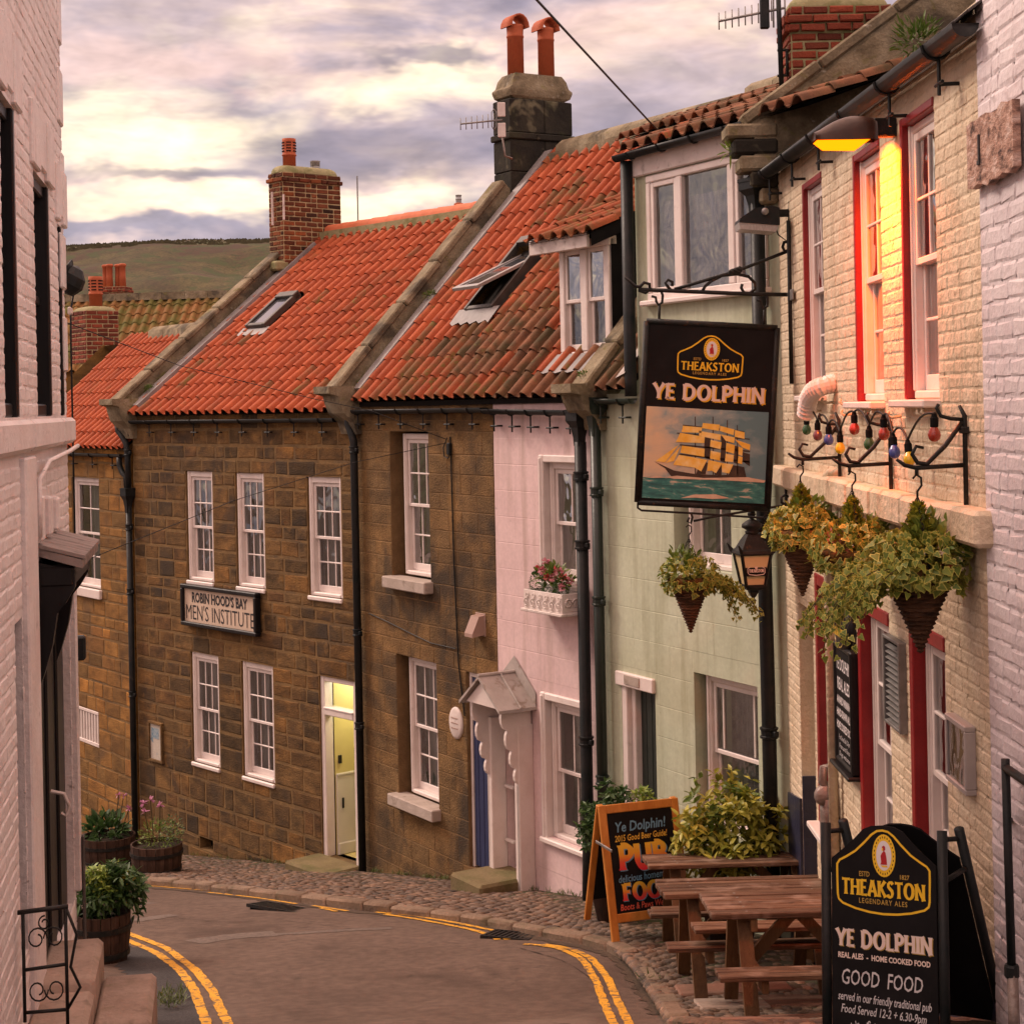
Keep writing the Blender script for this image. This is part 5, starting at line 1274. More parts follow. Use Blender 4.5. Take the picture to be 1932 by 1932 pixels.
half_gutter(H, 1.0, L - .12, -.10, 5.33, .05, K['pipe'], 6)
downpipe(H, [(L - .22, -.10, 5.28), (L - .22, -.10, 5.15), (L - .12, -.09, 5.03), (L - .02, -.08, 4.98), (L - .0, -.08, 4.7)], .045, K['pipe'])
# red brick chimney on this ridge
s_, z_ = F.at(170, 640, 2.1)
st = brick_stack(H, .80, .66, 1.02, K['red_brick'], K['mortar_pale'], rng, loc=(s_, 2.2, 6.95), course=.082, corbel=1)
dome_cap(st, .82, .68, 1.02, .10, K['haunch'], (0, 0, 0))
louvred_pot(st, .10, 0, 1.08, .135, .62, K['pot'])

# ================================================================ houses behind
rng = random.Random(16)
F_B = Facade((-13.2, 44.0), (-6.9, 43.2)); F = F_B
H = house_at('cottage', F_B, 'distant cottage with an olive mossy pantile roof below the hillside', 'house')
wall_front(MB(), 0, F.L, -4, 7.05, [], .2).build('wall', K['stone_ochre'], H); shell(H, 0, F.L, -4, 7.0, 1.75, 9.0, 3.6, K['stone_ochre'])
tile_roof(H, F, 0, F.L, -.2, 7.05, 1.75, 9.05, 'tile_olive', rng, w=.25, gauge=.33)
for k in range(10):
    mb = MB(); x = k*.63; mb.prism([(-.16, -.12), (-.13, .08), (.13, .08), (.16, -.12)], 0, .62, T(x, 1.75, 9.08) @ RZ(-PI/2)); mb.build('ridge_stone', K['coping'], H)
F_B2 = Facade((-15.2, 52.0), (-9.9, 51.0)); F = F_B2
H = house_at('cottage', F_B2, 'farthest cottage, only its red chimney with four pots showing above the mossy roof', 'house')
wall_front(MB(), 0, F.L, -5, 7.6, [], .2).build('wall', K['red_brick'], H); shell(H, 0, F.L, -5, 7.6, 1.6, 9.2, 3.2, K['red_brick'])
tile_roof(H, F, 0, F.L, -.2, 7.6, 1.6, 9.3, 'tile_moss', rng, w=.3, gauge=.4)
s_, z_ = F.at(216, 560, 1.6)
st = brick_stack(H, .95, .6, 1.9, K['red_brick'], K['mortar_pale'], rng, loc=(s_, 1.6, 8.0), course=.09, corbel=2, limit=70)
for i, x in enumerate((-.30, -.10, .12, .33)):
    mb = MB(); mb.smooth = True; r = .10
    mb.lathe([(r*1.1, 0), (r*.95, .35), (r*.95, .62), (r*1.2, .64), (r*1.2, .70), (r*.9, .72), (r*.8, .5)], 12, T(x, 0.08*(-1)**i, 1.9)); mb.build('chimney_pot', K['pot'], st)

# ================================================================ pub: cream painted brick
rng = random.Random(21)
F = F_P; L = 6.28
H = house_at('pub', F_P, 'cream painted brick pub with oxblood window frames and a string course', 'pub')
W_U = [(1.24, 2.02, 6.02, 7.66), (3.19, 3.97, 5.97, 7.60), (4.56, 5.32, 5.98, 7.61)]
W_L = [(1.44, 2.06, 2.75, 4.66), (3.05, 3.97, 2.85, 4.66), (4.54, 5.33, 3.05, 4.70)]
DOOR = (.62, 1.28, 1.2, 4.34, .34)
ops = W_U + W_L + [DOOR]
wall = wall_front(MB(), 0, L, .6, 7.92, ops, .12).build('wall', K['cream'], H)
mb = MB(); mb.add([(.006, .002, .6), (.006, 5, .6), (.006, 5, 11.0), (.006, 3.2, 10.6), (.006, .002, 8.0)], [(0, 1, 2, 3, 4)]); mb.add([(L-.004, .002, .6), (L-.004, 5, .6), (L-.004, 5, 10), (L-.004, .002, 7.9)], [(0, 1, 2, 3)]); mb.add([(0, 5, .6), (L, 5, .6), (L, 5, 10), (0, 5, 10)], [(0, 1, 2, 3)]); mb.build('party_wall', K['cream'], H)
rects = lay_courses(0, L, .8, 7.9, [o[:4] for o in ops] + [(0, L, 5.27, 5.44)], .075, (.225,), rng, .004, bottom=lambda x: gb(F)(x) - .05, snap=False, stretch_bond=True)
pieces(wall, F, rects, K['cream'], 'brick', rng, 300, 'farther_bricks', proud=.0045, rough=.006, bev=.012, back=.01)
# string course, in irregular blocks
xs = [0, .55, 1.2, 1.75, 2.5, 3.3, 4.0, 4.8, 5.55, 6.40]
for a, b in zip(xs, xs[1:]):
    mb = MB(); pj = .10 if a < 1.7 else .12
    mb.bbox(a + .001, b - .001, -pj + rng.uniform(-.006, .006), .02, 5.26 + rng.uniform(-.01, .01), 5.44 + rng.uniform(-.008, .008), .022); mb.build('string_course', K['cream'], H)
def pub_window(o, cols, ru, rl, cur='drapes', gm=None, red=.05, sill=True, split=.5, rd=.034):
    mb = MB(); mb.bbox(o[0], o[0]+red, -.014, .10, o[2], o[3], .006); mb.bbox(o[0]+red, o[1], -.012, .10, o[3]-red, o[3], .006)
    mb.build('outer_frame', K['red'], H)
    w = sash(H, o[0]+red, o[1]-.004, o[2], o[3]-red, cols, ru, rl, rng, rec=rd, fw=.05, cur=cur, gm=gm, split=split, bar=.02, yu=.012, yl=.05, st=.036)
    if sill:
        mb = MB(); mb.bbox(o[0]-.05, o[1]+.03, -.10, .045, o[2]-.045, o[2]-.001, .008); mb.build('sill', K['white'], w)
for o in W_U: pub_window(o, 2, 2, 2, 'drapes', K['glass'])
K['maroon'] = mat('maroon_curtain', [(.10, .012, .012), (.15, .022, .02)], 3, 3, .9)
for o in W_L:
    pub_window(o, 2, 2, 2, None, K['glass'], red=.085, rd=.07)
    drape(H, o[0]+.1, o[0]+.36, o[2], o[3]-.1, .34, K['maroon'], rng, 3)
# doorway at the far end, rounded painted jamb; navy plinth
mb = MB(); mb.box(DOOR[0], DOOR[1], .30, .335, 1.2, 4.30); mb.build('door', K['cream'], H)
def plinth(a, b, ytop=.62):
    mb = MB(); za = g(F.W(a, 0, 0).y); zb_ = g(F.W(b, 0, 0).y)
    mb.add([(a, -.022, za - .5), (b, -.022, zb_ - .5), (b, -.022, zb_ + ytop), (a, -.022, za + ytop), (a, .01, za - .5), (b, .01, zb_ - .5), (b, .01, zb_ + ytop), (a, .01, za + ytop)], [(0, 1, 2, 3), (1, 5, 6, 2), (3, 2, 6, 7), (0, 3, 7, 4)]); mb.build('plinth', K['navy'], H)
plinth(0, DOOR[0] - .002, 1.35); plinth(DOOR[1] + .002, 2.9, .75); plinth(2.9, 6.28, .28)
mb = MB(); mb.bbox(DOOR[0] + .002, DOOR[0] + .02, .002, .30, 1.3, 2.92, .004); mb.build('plinth_return', K['navy'], H)
# eaves, slates and gable coping
half_gutter(H, -.32, 6.42, -.12, 7.93, .066, K['pipe'], 6, slope=-.17)
gt = H.children[-1]
K['slate'] = mat('dark_slate', [(.04, .034, .032), (.07, .06, .055)], 6, 4, .6, .3, 30, rnd=.2)
mb = MB(); mb.add([(.15, -.08, 7.93), (6.4, -.08, 7.80), (6.4, 3.0, 9.95), (.15, 3.0, 10.08)], [(0, 1, 2, 3)]); mb.add([(0, -.02, 7.90), (6.3, -.02, 7.74), (6.3, .2, 7.86), (0, .2, 8.0)], [(0, 1, 2, 3)]); rf = mb.build('roof', K['slate'], H)
for i in range(24):
    for j in range(2):
        mb = MB(); x = .17 + i*.26 + (.13 if j % 2 else 0); M = T(x, -.10 + j*.17, 7.945 - .021*x + j*.122) @ RX(.61) @ RZ(rng.uniform(-.02, .02)); mb.bbox(.003, .255, 0, .34, .0, .014, .003, M); mb.build('slate', K['slate'], rf)
coping(H, -.10, .30, -.22, 8.28, 2.4, 10.15, K['coping'], rng, 4, .10, lift=.06)
mb = MB(); mb.smooth = False   # rendered face of the gable upstand above the slates
mb.add([(.05, -.20, 7.95), (.05, 2.4, 9.6), (.05, 2.4, 10.2), (.05, -.20, 8.32)], [(0, 1, 2, 3)]); mb.add([(-.24, -.20, 7.9), (.05, -.20, 7.95), (.05, -.20, 8.32), (-.24, -.20, 8.32)], [(0, 1, 2, 3)]); mb.build('gable_upstand', K['coping'], H)
for k, (dx, z0, z1, yy) in enumerate(((0, 8.22, 8.34, -.44), (.02, 8.08, 8.21, -.38), (.01, 7.94, 8.07, -.33), (.04, 7.80, 7.93, -.24), (.06, 7.66, 7.79, -.16))):
    mb = MB(); mb.bbox(-.28 + dx, .07, yy, .0, z0, z1, .02); mb.build('corbel_brick', K['black_stone'] if k in (1, 3) else K['coping'], H)
# brick chimney behind the gable
st = brick_stack(H, .48, .88, 1.33, K['red_brick'], K['haunch'], rng, loc=(-.62, .64, 8.1), course=.078, corbel=3, corb=.035)
dome_cap(st, .46, .88, 1.33, .12, K['haunch'], (0, 0, 0))
# down pipe stub in cream, corrugated white duct
sp, zp = F.at(1556, 890, -.08); 
mb = MB(); mb.smooth = True; mb.tube([(sp + .20, .02, zp + .0), (sp + .08, -.05, zp + .0), (sp + .02, -.07, zp - .03), (sp, -.07, zp - .10), (sp, -.07, zp - .75), (sp - .03, -.06, zp - 2.8)], .035, 10)
dp = mb.build('drainpipe', K['cream'], H)
for dz in (-.12, -.36, -.47, -.52): 
    mb = MB(); mb.lathe([(.036, -.012), (.045, -.01), (.045, .01), (.036, .012)], 12, T(sp, -.07, zp + dz)); mb.build('pipe_collar', K['cream'], dp)
# louvre vent
sv, zv = F.at(1672, 1208); sv2, zv2 = F.at(1709, 1350)
e = empty('louvre_vent', 'dark grey louvred vent panel between the ground floor windows of the pub', 'vent', F.W(4.02, 0, 4.02), F.rot)
mb = MB(); mb.box(0, .38, -.012, -.001, 0, .50); mb.build('back_plate', K['black_matt'], e)
mb = MB(); mb.bbox(-.03, 0, -.05, -.001, -.02, .52, .004); mb.bbox(.38, .41, -.05, -.001, -.02, .52, .004); mb.bbox(0, .38, -.05, -.001, .5, .52, .004); mb.bbox(0, .38, -.05, -.001, -.02, 0, .004); mb.build('case_frame', K['alu'], e)
for i in range(14):
    mb = MB(); mb.bbox(0, .38, -.045, -.008, 0, .005, .001, T(0, 0, .012 + i*.035) @ RX(R(25))); mb.build('louvre', K['alu'], e)

# ================================================================ lilac white house at the right edge
rng = random.Random(22)
H = house_at('white_house', F_P, 'lilac white painted brick house cut off by the right edge', 'house')
mb = MB(); mb.add([(L + .001, -.03, .6), (10.5, -.03, .6), (10.5, -.03, 11), (L + .001, -.03, 11)], [(0, 1, 2, 3)]); mb.add([(L + .001, -.03, .6), (L + .001, -.03, 11), (L + .001, .3, 11), (L + .001, .3, .6)], [(0, 1, 2, 3)])
mb.add([(L + .001, 4, .6), (10.5, 4, .6), (10.5, 4, 11), (L + .001, 4, 11)], [(0, 1, 2, 3)]); mb.add([(L+.001, -.03, 11), (10.5, -.03, 11), (10.5, 4, 11), (L+.001, 4, 11)], [(0, 1, 2, 3)])
wall = mb.build('wall', K['lilac'], H)
rects = lay_courses(L + .003, 9.2, 2.2, 9.6, [(6.26, 7.04, 6.95, 7.32)], .088, (.24,), rng, .004, snap=False, stretch_bond=True)
class Fy:  # same plane, 3 cm proud
    e = F_P.e; b = F_P.b
    W = staticmethod(lambda s, y, z: F_P.W(s, -.03, z))
pieces(wall, Fy, rects, K['lilac'], 'brick', rng, 300, 'farther_bricks', proud=.006, rough=.009, y=-.03, bev=.016, back=.005)
K['plank_sign'] = mat('scorched_plank', [(.05, .03, .028), (.40, .24, .18), (.58, .44, .38)], 9, 5, .8, .8, 20, stretch=(1, 1, 2))
mb = MB(); mb.smooth = False; rg = random.Random(3); n = 9
top = [(6.27 + .75*i/n, 7.30 + rg.uniform(-.015, .015)) for i in range(n+1)]; bot = [(6.27 + .75*i/n, 6.98 + rg.uniform(-.02, .02)) for i in range(n, -1, -1)]
mb.prism(top + bot, -.085, -.05); e = tag(mb.build('wall_plank', K['plank_sign']), 'rough charred timber plank fixed to the lilac wall at the right edge', 'plank'); e.location = F_P.W(0, 0, 0); e.rotation_euler = (0, 0, F_P.rot)
mb = MB(); mb.box(6.48, 6.50, -.092, -.084, 7.08, 7.22); mb.box(6.46, 6.48, -.092, -.084, 7.08, 7.10); mb.build('letter_mark', K['black_ink'], e)

# ================================================================ white house on the left
rng = random.Random(23)
F = F_L
H = house_at('white_house', F_L, 'pinkish white house on the left with black windows, door hood and belt course', 'house')
EX = 3.84
def sx(u, v, y=0): return F.at(u, v, y)[0]
W_A = [(sx(7, 613), sx(35, 613), 5.98, 7.72), (sx(68, 613), sx(97, 613), 5.98, 7.52), (sx(112, 613) , sx(120, 613), 5.98, 7.35)]
W_D = [(sx(30, 1300), sx(45, 1300), 3.0, 4.86), (sx(66, 1300), sx(134, 1300), 2.42, 4.82)]
ops = W_A + W_D
wall = wall_front(MB(), -1.6, EX, .6, 11, ops, .16); wall.add([(EX, 0, .6), (EX, 5, .6), (EX, 5, 11), (EX, 0, 11)], [(0, 1, 2, 3)]); wall.add([(-1.6, 5, .6), (EX, 5, .6), (EX, 5, 11), (-1.6, 5, 11)], [(0, 1, 2, 3)]); wall.add([(-1.6, 0, 11), (EX, 0, 11), (EX, 5, 11), (-1.6, 5, 11)], [(0, 1, 2, 3)]); wall.add([(-1.6, 0, .6), (-1.6, 5, .6), (-1.6, 5, 11), (-1.6, 0, 11)], [(0, 1, 2, 3)])
wall = wall.build('wall', K['white_brick'], H)
rects = lay_courses(-1.6, EX, 2.0, 9.6, ops + [(-2, 5, 5.76, 5.98)], .088, (.25,), rng, .004, snap=False, stretch_bond=True)
pieces(wall, F, rects, K['white_brick'], 'brick', rng, 300, 'farther_bricks', proud=.006, rough=.009, bev=.016, back=.005)
for o in W_A:
    mb = MB(); mb.bbox(o[0], o[0]+.07, .03, .15, o[2], o[3], .01); mb.bbox(o[1]-.07, o[1], .0, .15, o[2], o[3], .01); mb.bbox(o[0]+.07, o[1]-.07, .03, .15, o[3]-.08, o[3], .01); mb.bbox(o[0]+.07, o[1]-.07, .03, .15, o[2], o[2]+.08, .01); mb.bbox(o[0]+.07, o[1]-.07, .06, .12, (o[2]+o[3])/2-.03, (o[2]+o[3])/2+.03, .01)
    w = mb.build('window', K['black_paint'], H)
    mx = (o[0]+o[1])/2; b = MB(); b.bbox(mx-.012, mx+.012, .08, .11, o[2]+.08, o[3]-.08, .004); b.build('glazing_bar', K['black_paint'], w)
    link_mesh('pane', pane_mesh(K['glass']), w, (o[0]+.07, .10, o[2]+.08), None, (o[1]-o[0]-.14, 1, o[3]-o[2]-.16))
    # stepped lintel blocks
    n = 3; wd = (o[1]-o[0]+.4)/n
    for k in range(n):
        a = o[0]-.2 + k*wd; up = .10*abs(k - 1); pj = .03 if k % 2 == 0 else .02
        b = MB(); b.bbox(a+.004, a+wd-.004, -pj, .012, o[3]+.01+.05*(1-abs(k-1)) , o[3]+.46-up*.5, .01); b.build('lintel_block', K['white_brick'], H)
for k, z in enumerate((6.3, 6.9, 7.5, 8.1, 8.7, 9.3)):
    b = MB(); b.bbox(EX - (.30 if k % 2 else .18), EX + .012, -.02, .012, z, z + .40, .012); b.build('quoin', K['white_brick'], H)
b = MB(); b.prism([(-1.6, 0), (-1.6, 0)], 0, 0) if False else None
mb = MB()
for (a, c, pj) in ((-1.6, 1.15, .055), (1.15, 3.0, .06), (3.0, EX + .03, .065)):
    b = MB(); b.bbox(a + .001, c - .001, -pj, .012, 5.78, 5.965, .025); b.build('belt_course', K['white_brick'], H)
# doors
for i, o in enumerate(W_D):
    nb = 3 if i == 0 else 7
    mb = MB(); mb.box(o[0], o[1], .10, .13, o[2], o[3]); d = mb.build('door', K['black_paint'], H)
    for k in range(nb):
        a = o[0] + (o[1]-o[0])*k/nb; b = MB(); b.bbox(a+.005, a+(o[1]-o[0])/nb-.005, .05 - .02*(k % 2), .101, o[2], o[3], .012); b.build('door_board', K['black_paint'], d)
for (a, c, pj, z0, z1) in ((W_D[0][1] + .01, W_D[1][0] - .01, .04, 2.3, 5.75), (W_D[1][1] + .01, EX - .01, .05, 2.5, 4.95)):
    mb = MB(); mb.bbox(a, c, -pj, .012, z0, z1, .012); mb.build('pilaster', K['white_brick'], H)
mb = MB(); mb.bbox(W_D[1][1] + .02, EX + .01, -.07, -.052, 1.6, 2.9, .01); mb.build('corner_board', mat('weathered_grey_board', [(.05, .045, .045), (.10, .09, .085)], 6, 4, .8, .4, 24, stretch=(4, 4, .4)), H)
# hood over the door
h0 = F.at(165, 1058, -.55); h1 = F.at(188, 990, -.55)
hs0, hs1 = 1.66, 2.92
e = H
K['hood'] = mat('weathered_hood_boards', [(.20, .165, .15), (.33, .27, .25)], 4, 5, .75, .5, 24, stretch=(1, 4, 1), dirt=[((.06, .05, .05), 6, .58, .68, .6)])
mb = MB(); zh = 5.13
mb.add([(hs0, .0, zh + .05), (hs1, .0, zh + .05), (hs1 + .04, -.27, zh - .03), (hs0 - .04, -.27, zh - .03), (hs0, .0, zh), (hs1, .0, zh), (hs1 + .04, -.27, zh - .08), (hs0 - .04, -.27, zh - .08)], [(3, 2, 1, 0), (4, 5, 6, 7), (3, 7, 6, 2), (0, 4, 7, 3), (1, 2, 6, 5)]); hd = mb.build('door_hood', K['hood'], H)
for k in range(4):
    mb = MB(); a, b_ = hs0 - .03 + (hs1-hs0+.06)*k/4, hs0 - .03 + (hs1-hs0+.06)*(k+1)/4
    mb.add([(a+.008, .0, zh+.052), (b_-.008, .0, zh+.052), (b_-.008, -.285, zh-.026), (a+.008, -.285, zh-.026), (a+.008, .0, zh+.075), (b_-.008, .0, zh+.075), (b_-.008, -.285, zh-.004), (a+.008, -.285, zh-.004)], [(7, 6, 5, 4), (3, 2, 6, 7), (0, 3, 7, 4), (1, 5, 6, 2)]); mb.build('hood_board', K['hood'], hd)
for x in (hs0 + .06, hs1 - .12):
    mb = MB(); mb.prism([(0, zh - .04), (-.22, zh - .10), (-.22, zh - .2), (-.16, zh - .30), (-.11, zh - .36), (-.08, zh - .55), (-.03, zh - .72), (0, zh - .8)], -.05, .05, T(x, 0, 0) @ RZ(PI/2)); mb.build('hood_bracket', K['black_paint'], hd)
mb = MB(); mb.bbox(hs0, hs1, -.22, .0, zh - .20, zh - .06, .02); mb.build('hood_beam', K['black_paint'], hd)
# pipes and fittings on the left wall
mb = MB(); mb.smooth = True; mb.tube([(EX + .02, -.075, 5.755), (3.2, -.07, 5.73), (1.9, -.06, 5.70), (1.6, -.03, 5.60), (1.6, -.025, 5.25)], .016, 8); mb.build('conduit', K['white_brick'], H)
for k in range(3):
    a = 1.6 + k*.5; mb = MB(); mb.bbox(a, a + .16, -.045, .01, 5.22, 5.50 - .03*k, .015); mb.build('relief_block', K['white_brick'], H)
mb = MB(); mb.tube([(2.0, -.02, 3.62), (2.0, -.10, 3.60), (2.0, -.13, 3.52), (2.0, -.11, 3.46), (2.0, -.08, 3.48)], .012, 6); mb.build('wall_hook', K['white_old'], H)
# stone steps to the door
st = empty('stone_steps', 'worn sandstone steps at the foot of the white house door', 'steps', F.W(2.2, -.3, 0), F.rot)
def step(a, b, y0, y1, z0, z1, m='step', nm='step_slab'):
    mb = MB(); mb.bbox(a - 2.2, b - 2.2, y0 + .3, y1 + .3, z0, z1, .03); o = mb.build(nm, K[m], st, auto=50); return o
step(1.15, 1.95, -.33, .0, 1.6, 2.70); step(.2, 1.145, -.33, .0, 1.7, 2.64); step(.9, 1.75, -.66, -.335, 1.5, 2.52, 'step'); step(-.2, .895, -.66, -.335, 1.6, 2.48)
# wrought iron rail
rp = F.W(1.30, -.10, 2.42)
rl = empty('iron_railing', 'small wrought iron scroll railing beside the white house steps', 'railing', F.W(.22, -.03, 2.80), F.rot)
def scroll(cx, cz, r, turns=1.2, a0=0.0, n=16, sgn=1, y=0):
    return [(cx + r*(1 - .62*i/n)*math.cos(a0 + sgn*2*PI*turns*i/n), y, cz + r*(1 - .62*i/n)*math.sin(a0 + sgn*2*PI*turns*i/n)) for i in range(n+1)]
M = RZ(-PI/2) @ SC(.68, 1, .80)      # panel stands square to the wall
for pts, nm, r_ in (([(0.02, 0, .0), (0.02, 0, .72)], 'rail_post', .014), ([(.34, 0, -.05), (.34, 0, .74)], 'rail_post', .014), ([(-.02, 0, .72), (.36, 0, .74)], 'top_rail', .016), ([(.02, 0, .34), (.34, 0, .36)], 'mid_rail', .012), ([(.02, 0, .06), (.34, 0, .06)], 'mid_rail', .012), ([(.34, 0, .74), (.42, 0, .55), (.37, 0, .34), (.44, 0, .2), (.34, 0, .06)], 'rail_sway', .012)):
    mb = MB(); mb.smooth = True; mb.tube(pts, r_, 7, M=M); mb.build(nm, K['iron'], rl)
for (cx, cz, r, s, a0) in ((.12, .54, .08, 1, 0), (.25, .54, .08, -1, PI), (.12, .20, .08, -1, 0), (.25, .20, .08, 1, PI), (.18, .64, .05, 1, 1.5)):
    mb = MB(); mb.smooth = True; mb.tube(scroll(cx, cz, r, 1.2, a0, 16, s), .006, 6, M=M); mb.build('scroll', K['iron'], rl)
# bundle of cables and bracket high on the corner
p0 = F.at(140, 520, -.1)
cbx = empty('cable_junction', 'black junction box with looped cables on the corner of the white house', 'junction box', F.W(EX, -.02, p0[1]), F.rot)
mb = MB(); mb.lathe([(0, -.11), (.07, -.10), (.11, -.03), (.10, .04), (.05, .10), (0, .12)], 12, T(.10, -.02, 0) @ RX(.5)); mb.build('junction_box', K['pipe'], cbx)
rg = random.Random(4)
for k in range(5):
    mb = MB(); mb.smooth = True; a = rg.uniform(-.05, .05); mb.tube([(0, 0, .10 + a), (.10, -.03, .16 + a), (.19, -.04, .06 - a), (.17, -.03, -.12), (.06, -.02, -.20 + a), (.03, -.02, -.45), (.04, -.02, -1.2 - .3*k)], .007, 5); mb.build('cable', K['pipe'], cbx)
mb = MB(); mb.bbox(.02, .14, -.03, .0, -.26, -.20, .01); mb.build('clip', K['white_old'], cbx)
lz = F.at(146, 1228, -.05)
mb = MB(); mb.bbox(0, .10, -.10, -.0, -.09, .09, .015); fl = mb.build('wall_lamp_box', K['pipe'], None, F.W(EX + .01, -.0, lz[1]), (0, 0, F.rot)); tag(fl, 'small black box fixed to the corner of the white house below the hood', 'lamp box')

# ================================================================ lettering kit
text_scene = bpy.data.scenes.new('lettering_workspace')
def text_geo(body, size=1.0, bold=0.0, shear=0.0, space=1.0, align='CENTER', sx=1.0):
    cu = bpy.data.curves.new('t', 'FONT'); cu.body = body; cu.size = size; cu.offset = bold; cu.shear = shear; cu.space_character = space
    cu.align_x = align; cu.resolution_u = 2; cu.fill_mode = 'FRONT'
    o = bpy.data.objects.new('t', cu); text_scene.collection.objects.link(o)
    vl = text_scene.view_layers[0]; vl.update(); me = bpy.data.meshes.new_from_object(o.evaluated_get(vl.depsgraph))
    vs = [(v.co.x * sx, v.co.y) for v in me.vertices]; fs = [list(p.vertices) for p in me.polygons]
    bpy.data.objects.remove(o); bpy.data.curves.remove(cu); bpy.data.meshes.remove(me)
    return vs, fs
def letter(parent, body, x, z, size, m, y=-.002, width=None, bold=0.0, shear=0.0, align='CENTER', rot=0.0, name='lettering', M=None, space=1.0, sx=1.0):
    """flat lettering on a board: x right, z up, facing -y"""
    vs, fs = text_geo(body, size, bold, shear, space, align, sx)
    if width and vs:
        w = max(v[0] for v in vs) - min(v[0] for v in vs); k = width / w
        c = (max(v[0] for v in vs) + min(v[0] for v in vs)) / 2 if align == 'CENTER' else 0
        vs = [((p - c) * k, q) for p, q in vs]
    c, s = math.cos(rot), math.sin(rot)
    mb = MB(); mb.add([(x + p*c - q*s, y, z + p*s + q*c) for p, q in vs], fs, M)
    return mb.build(name, m, parent)
def ribbon2(mb, pts, w, y, closed=False, M=None):
    n = len(pts); ws = w if isinstance(w, (list, tuple)) else [w]*n; vs = []
    for i, (x, z) in enumerate(pts):
        a = pts[(i-1) % n] if closed else pts[max(i-1, 0)]; b = pts[(i+1) % n] if closed else pts[min(i+1, n-1)]
        tx, tz = b[0]-a[0], b[1]-a[1]; l = math.hypot(tx, tz) or 1; nx, nz = -tz/l, tx/l
        vs += [(x + nx*ws[i]/2, y, z + nz*ws[i]/2), (x - nx*ws[i]/2, y, z - nz*ws[i]/2)]
    fs = [(2*i, 2*i+1, 2*((i+1) % n)+1, 2*((i+1) % n)) for i in range(n if closed else n-1)]
    mb.add(vs, fs, M)
def arc(cx, cz, rx, rz, a0, a1, n=14): return [(cx + rx*math.cos(R(a0+(a1-a0)*i/n)), cz + rz*math.sin(R(a0+(a1-a0)*i/n))) for i in range(n+1)]
GL = {'T': (.72, [[(0, .95), (.72, .95)], [(.36, 1), (.36, 0)]]), 'H': (.78, [[(.1, 1), (.1, 0)], [(.68, 1), (.68, 0)], [(.1, .52), (.68, .52)]]),
 'E': (.58, [[(.1, 1), (.1, 0)], [(.1, .95), (.55, .95)], [(.1, .52), (.48, .52)], [(.1, .05), (.57, .05)]]), 'A': (.80, [[(.40, 1), (.04, 0)], [(.40, 1), (.76, 0)], [(.17, .32), (.63, .32)]]),
 'K': (.72, [[(.1, 1), (.1, 0)], [(.66, 1), (.14, .48)], [(.26, .58), (.70, 0)]]), 'S': (.60, [[(.52, .84), (.40, .96), (.24, .95), (.11, .84), (.12, .68), (.28, .55), (.43, .44), (.50, .28), (.42, .09), (.26, .03), (.10, .09), (.05, .2)]]),
 'O': (.90, [arc(.45, .5, .37, .46, 0, 360, 22)]), 'N': (.84, [[(.1, 1), (.1, 0)], [(.74, 1), (.74, 0)], [(.08, 1), (.76, 0)]]), 'Y': (.74, [[(.02, 1), (.37, .46)], [(.72, 1), (.37, .46)], [(.37, .48), (.37, 0)]]),
 'D': (.84, [[(.1, 1), (.1, 0)], [(.1, .96)] + arc(.30, .5, .44, .46, 90, -90, 14) + [(.1, .04)]]), 'L': (.56, [[(.1, 1), (.1, 0)], [(.1, .05), (.56, .05)]]),
 'P': (.64, [[(.1, 1), (.1, 0)], [(.1, .96)] + arc(.30, .71, .28, .25, 90, -90, 12) + [(.1, .46)]]), 'I': (.22, [[(.11, 1), (.11, 0)]]), ' ': (.34, []),
 'R': (.70, [[(.1, 1), (.1, 0)], [(.1, .96)] + arc(.30, .73, .27, .23, 90, -90, 12) + [(.1, .50)], [(.34, .5), (.68, 0)]]), 'U': (.78, [[(.1, 1), (.1, .35)] + arc(.39, .32, .29, .28, 180, 360, 12) + [(.68, 1)]]), 'B': (.68, [[(.1, 1), (.1, 0)], [(.1, .96)] + arc(.28, .75, .24, .21, 90, -90, 10) + [(.1, .54)], [(.1, .53)] + arc(.30, .28, .29, .25, 90, -90, 10) + [(.1, .03)]]),
 'F': (.56, [[(.1, 1), (.1, 0)], [(.1, .95), (.55, .95)], [(.1, .52), (.46, .52)]])}
def flared(parent, body, x0, x1, z, h, m, y=-.002, wt=.15, M=None, name='lettering', caps=True, first=1.0):
    """flared Roman capitals, drawn stroke by stroke"""
    sp = .13; tot = sum(GL[c][0] for c in body) + sp*(len(body)-1); k = (x1-x0)/tot; x = x0
    mb = MB()
    for ci, ch in enumerate(body):
        hh = h * (first if ci == 0 else 1.0)
        for si, st_ in enumerate(GL[ch][1]):
            pts = [(x + p*k, z + q*hh - (hh - h)*.0) for p, q in st_]
            if len(pts) == 2:
                (a, b), (c, d) = pts; pts = [(a + (c-a)*t, b + (d-b)*t) for t in (0, .12, .5, .88, 1)]
                vert = abs(d-b) > abs(c-a)*1.2
                ww = wt*h*(1.0 if vert else .74); ws = [ww*1.5, ww*1.08, ww*.95, ww*1.08, ww*1.5]
            else:
                n = len(pts); ws = [wt*h*(.8 + .35*abs(math.cos(PI*(i/(n-1))*2))) for i in range(n)] if ch not in 'O' else [wt*h*(.72 + .42*abs(math.cos(2*PI*i/(n-1)))) for i in range(n)]
            ribbon2(mb, pts, ws, y - .0004*(si % 3), False, M)
        x += (GL[ch][0] + sp)*k
    return mb.build(name, m, parent)
def disc(mb, cx, cz, rx, rz, y, n=24, M=None): mb.add([(cx + rx*math.cos(2*PI*i/n), y, cz + rz*math.sin(2*PI*i/n)) for i in range(n)], [list(range(n))], M)
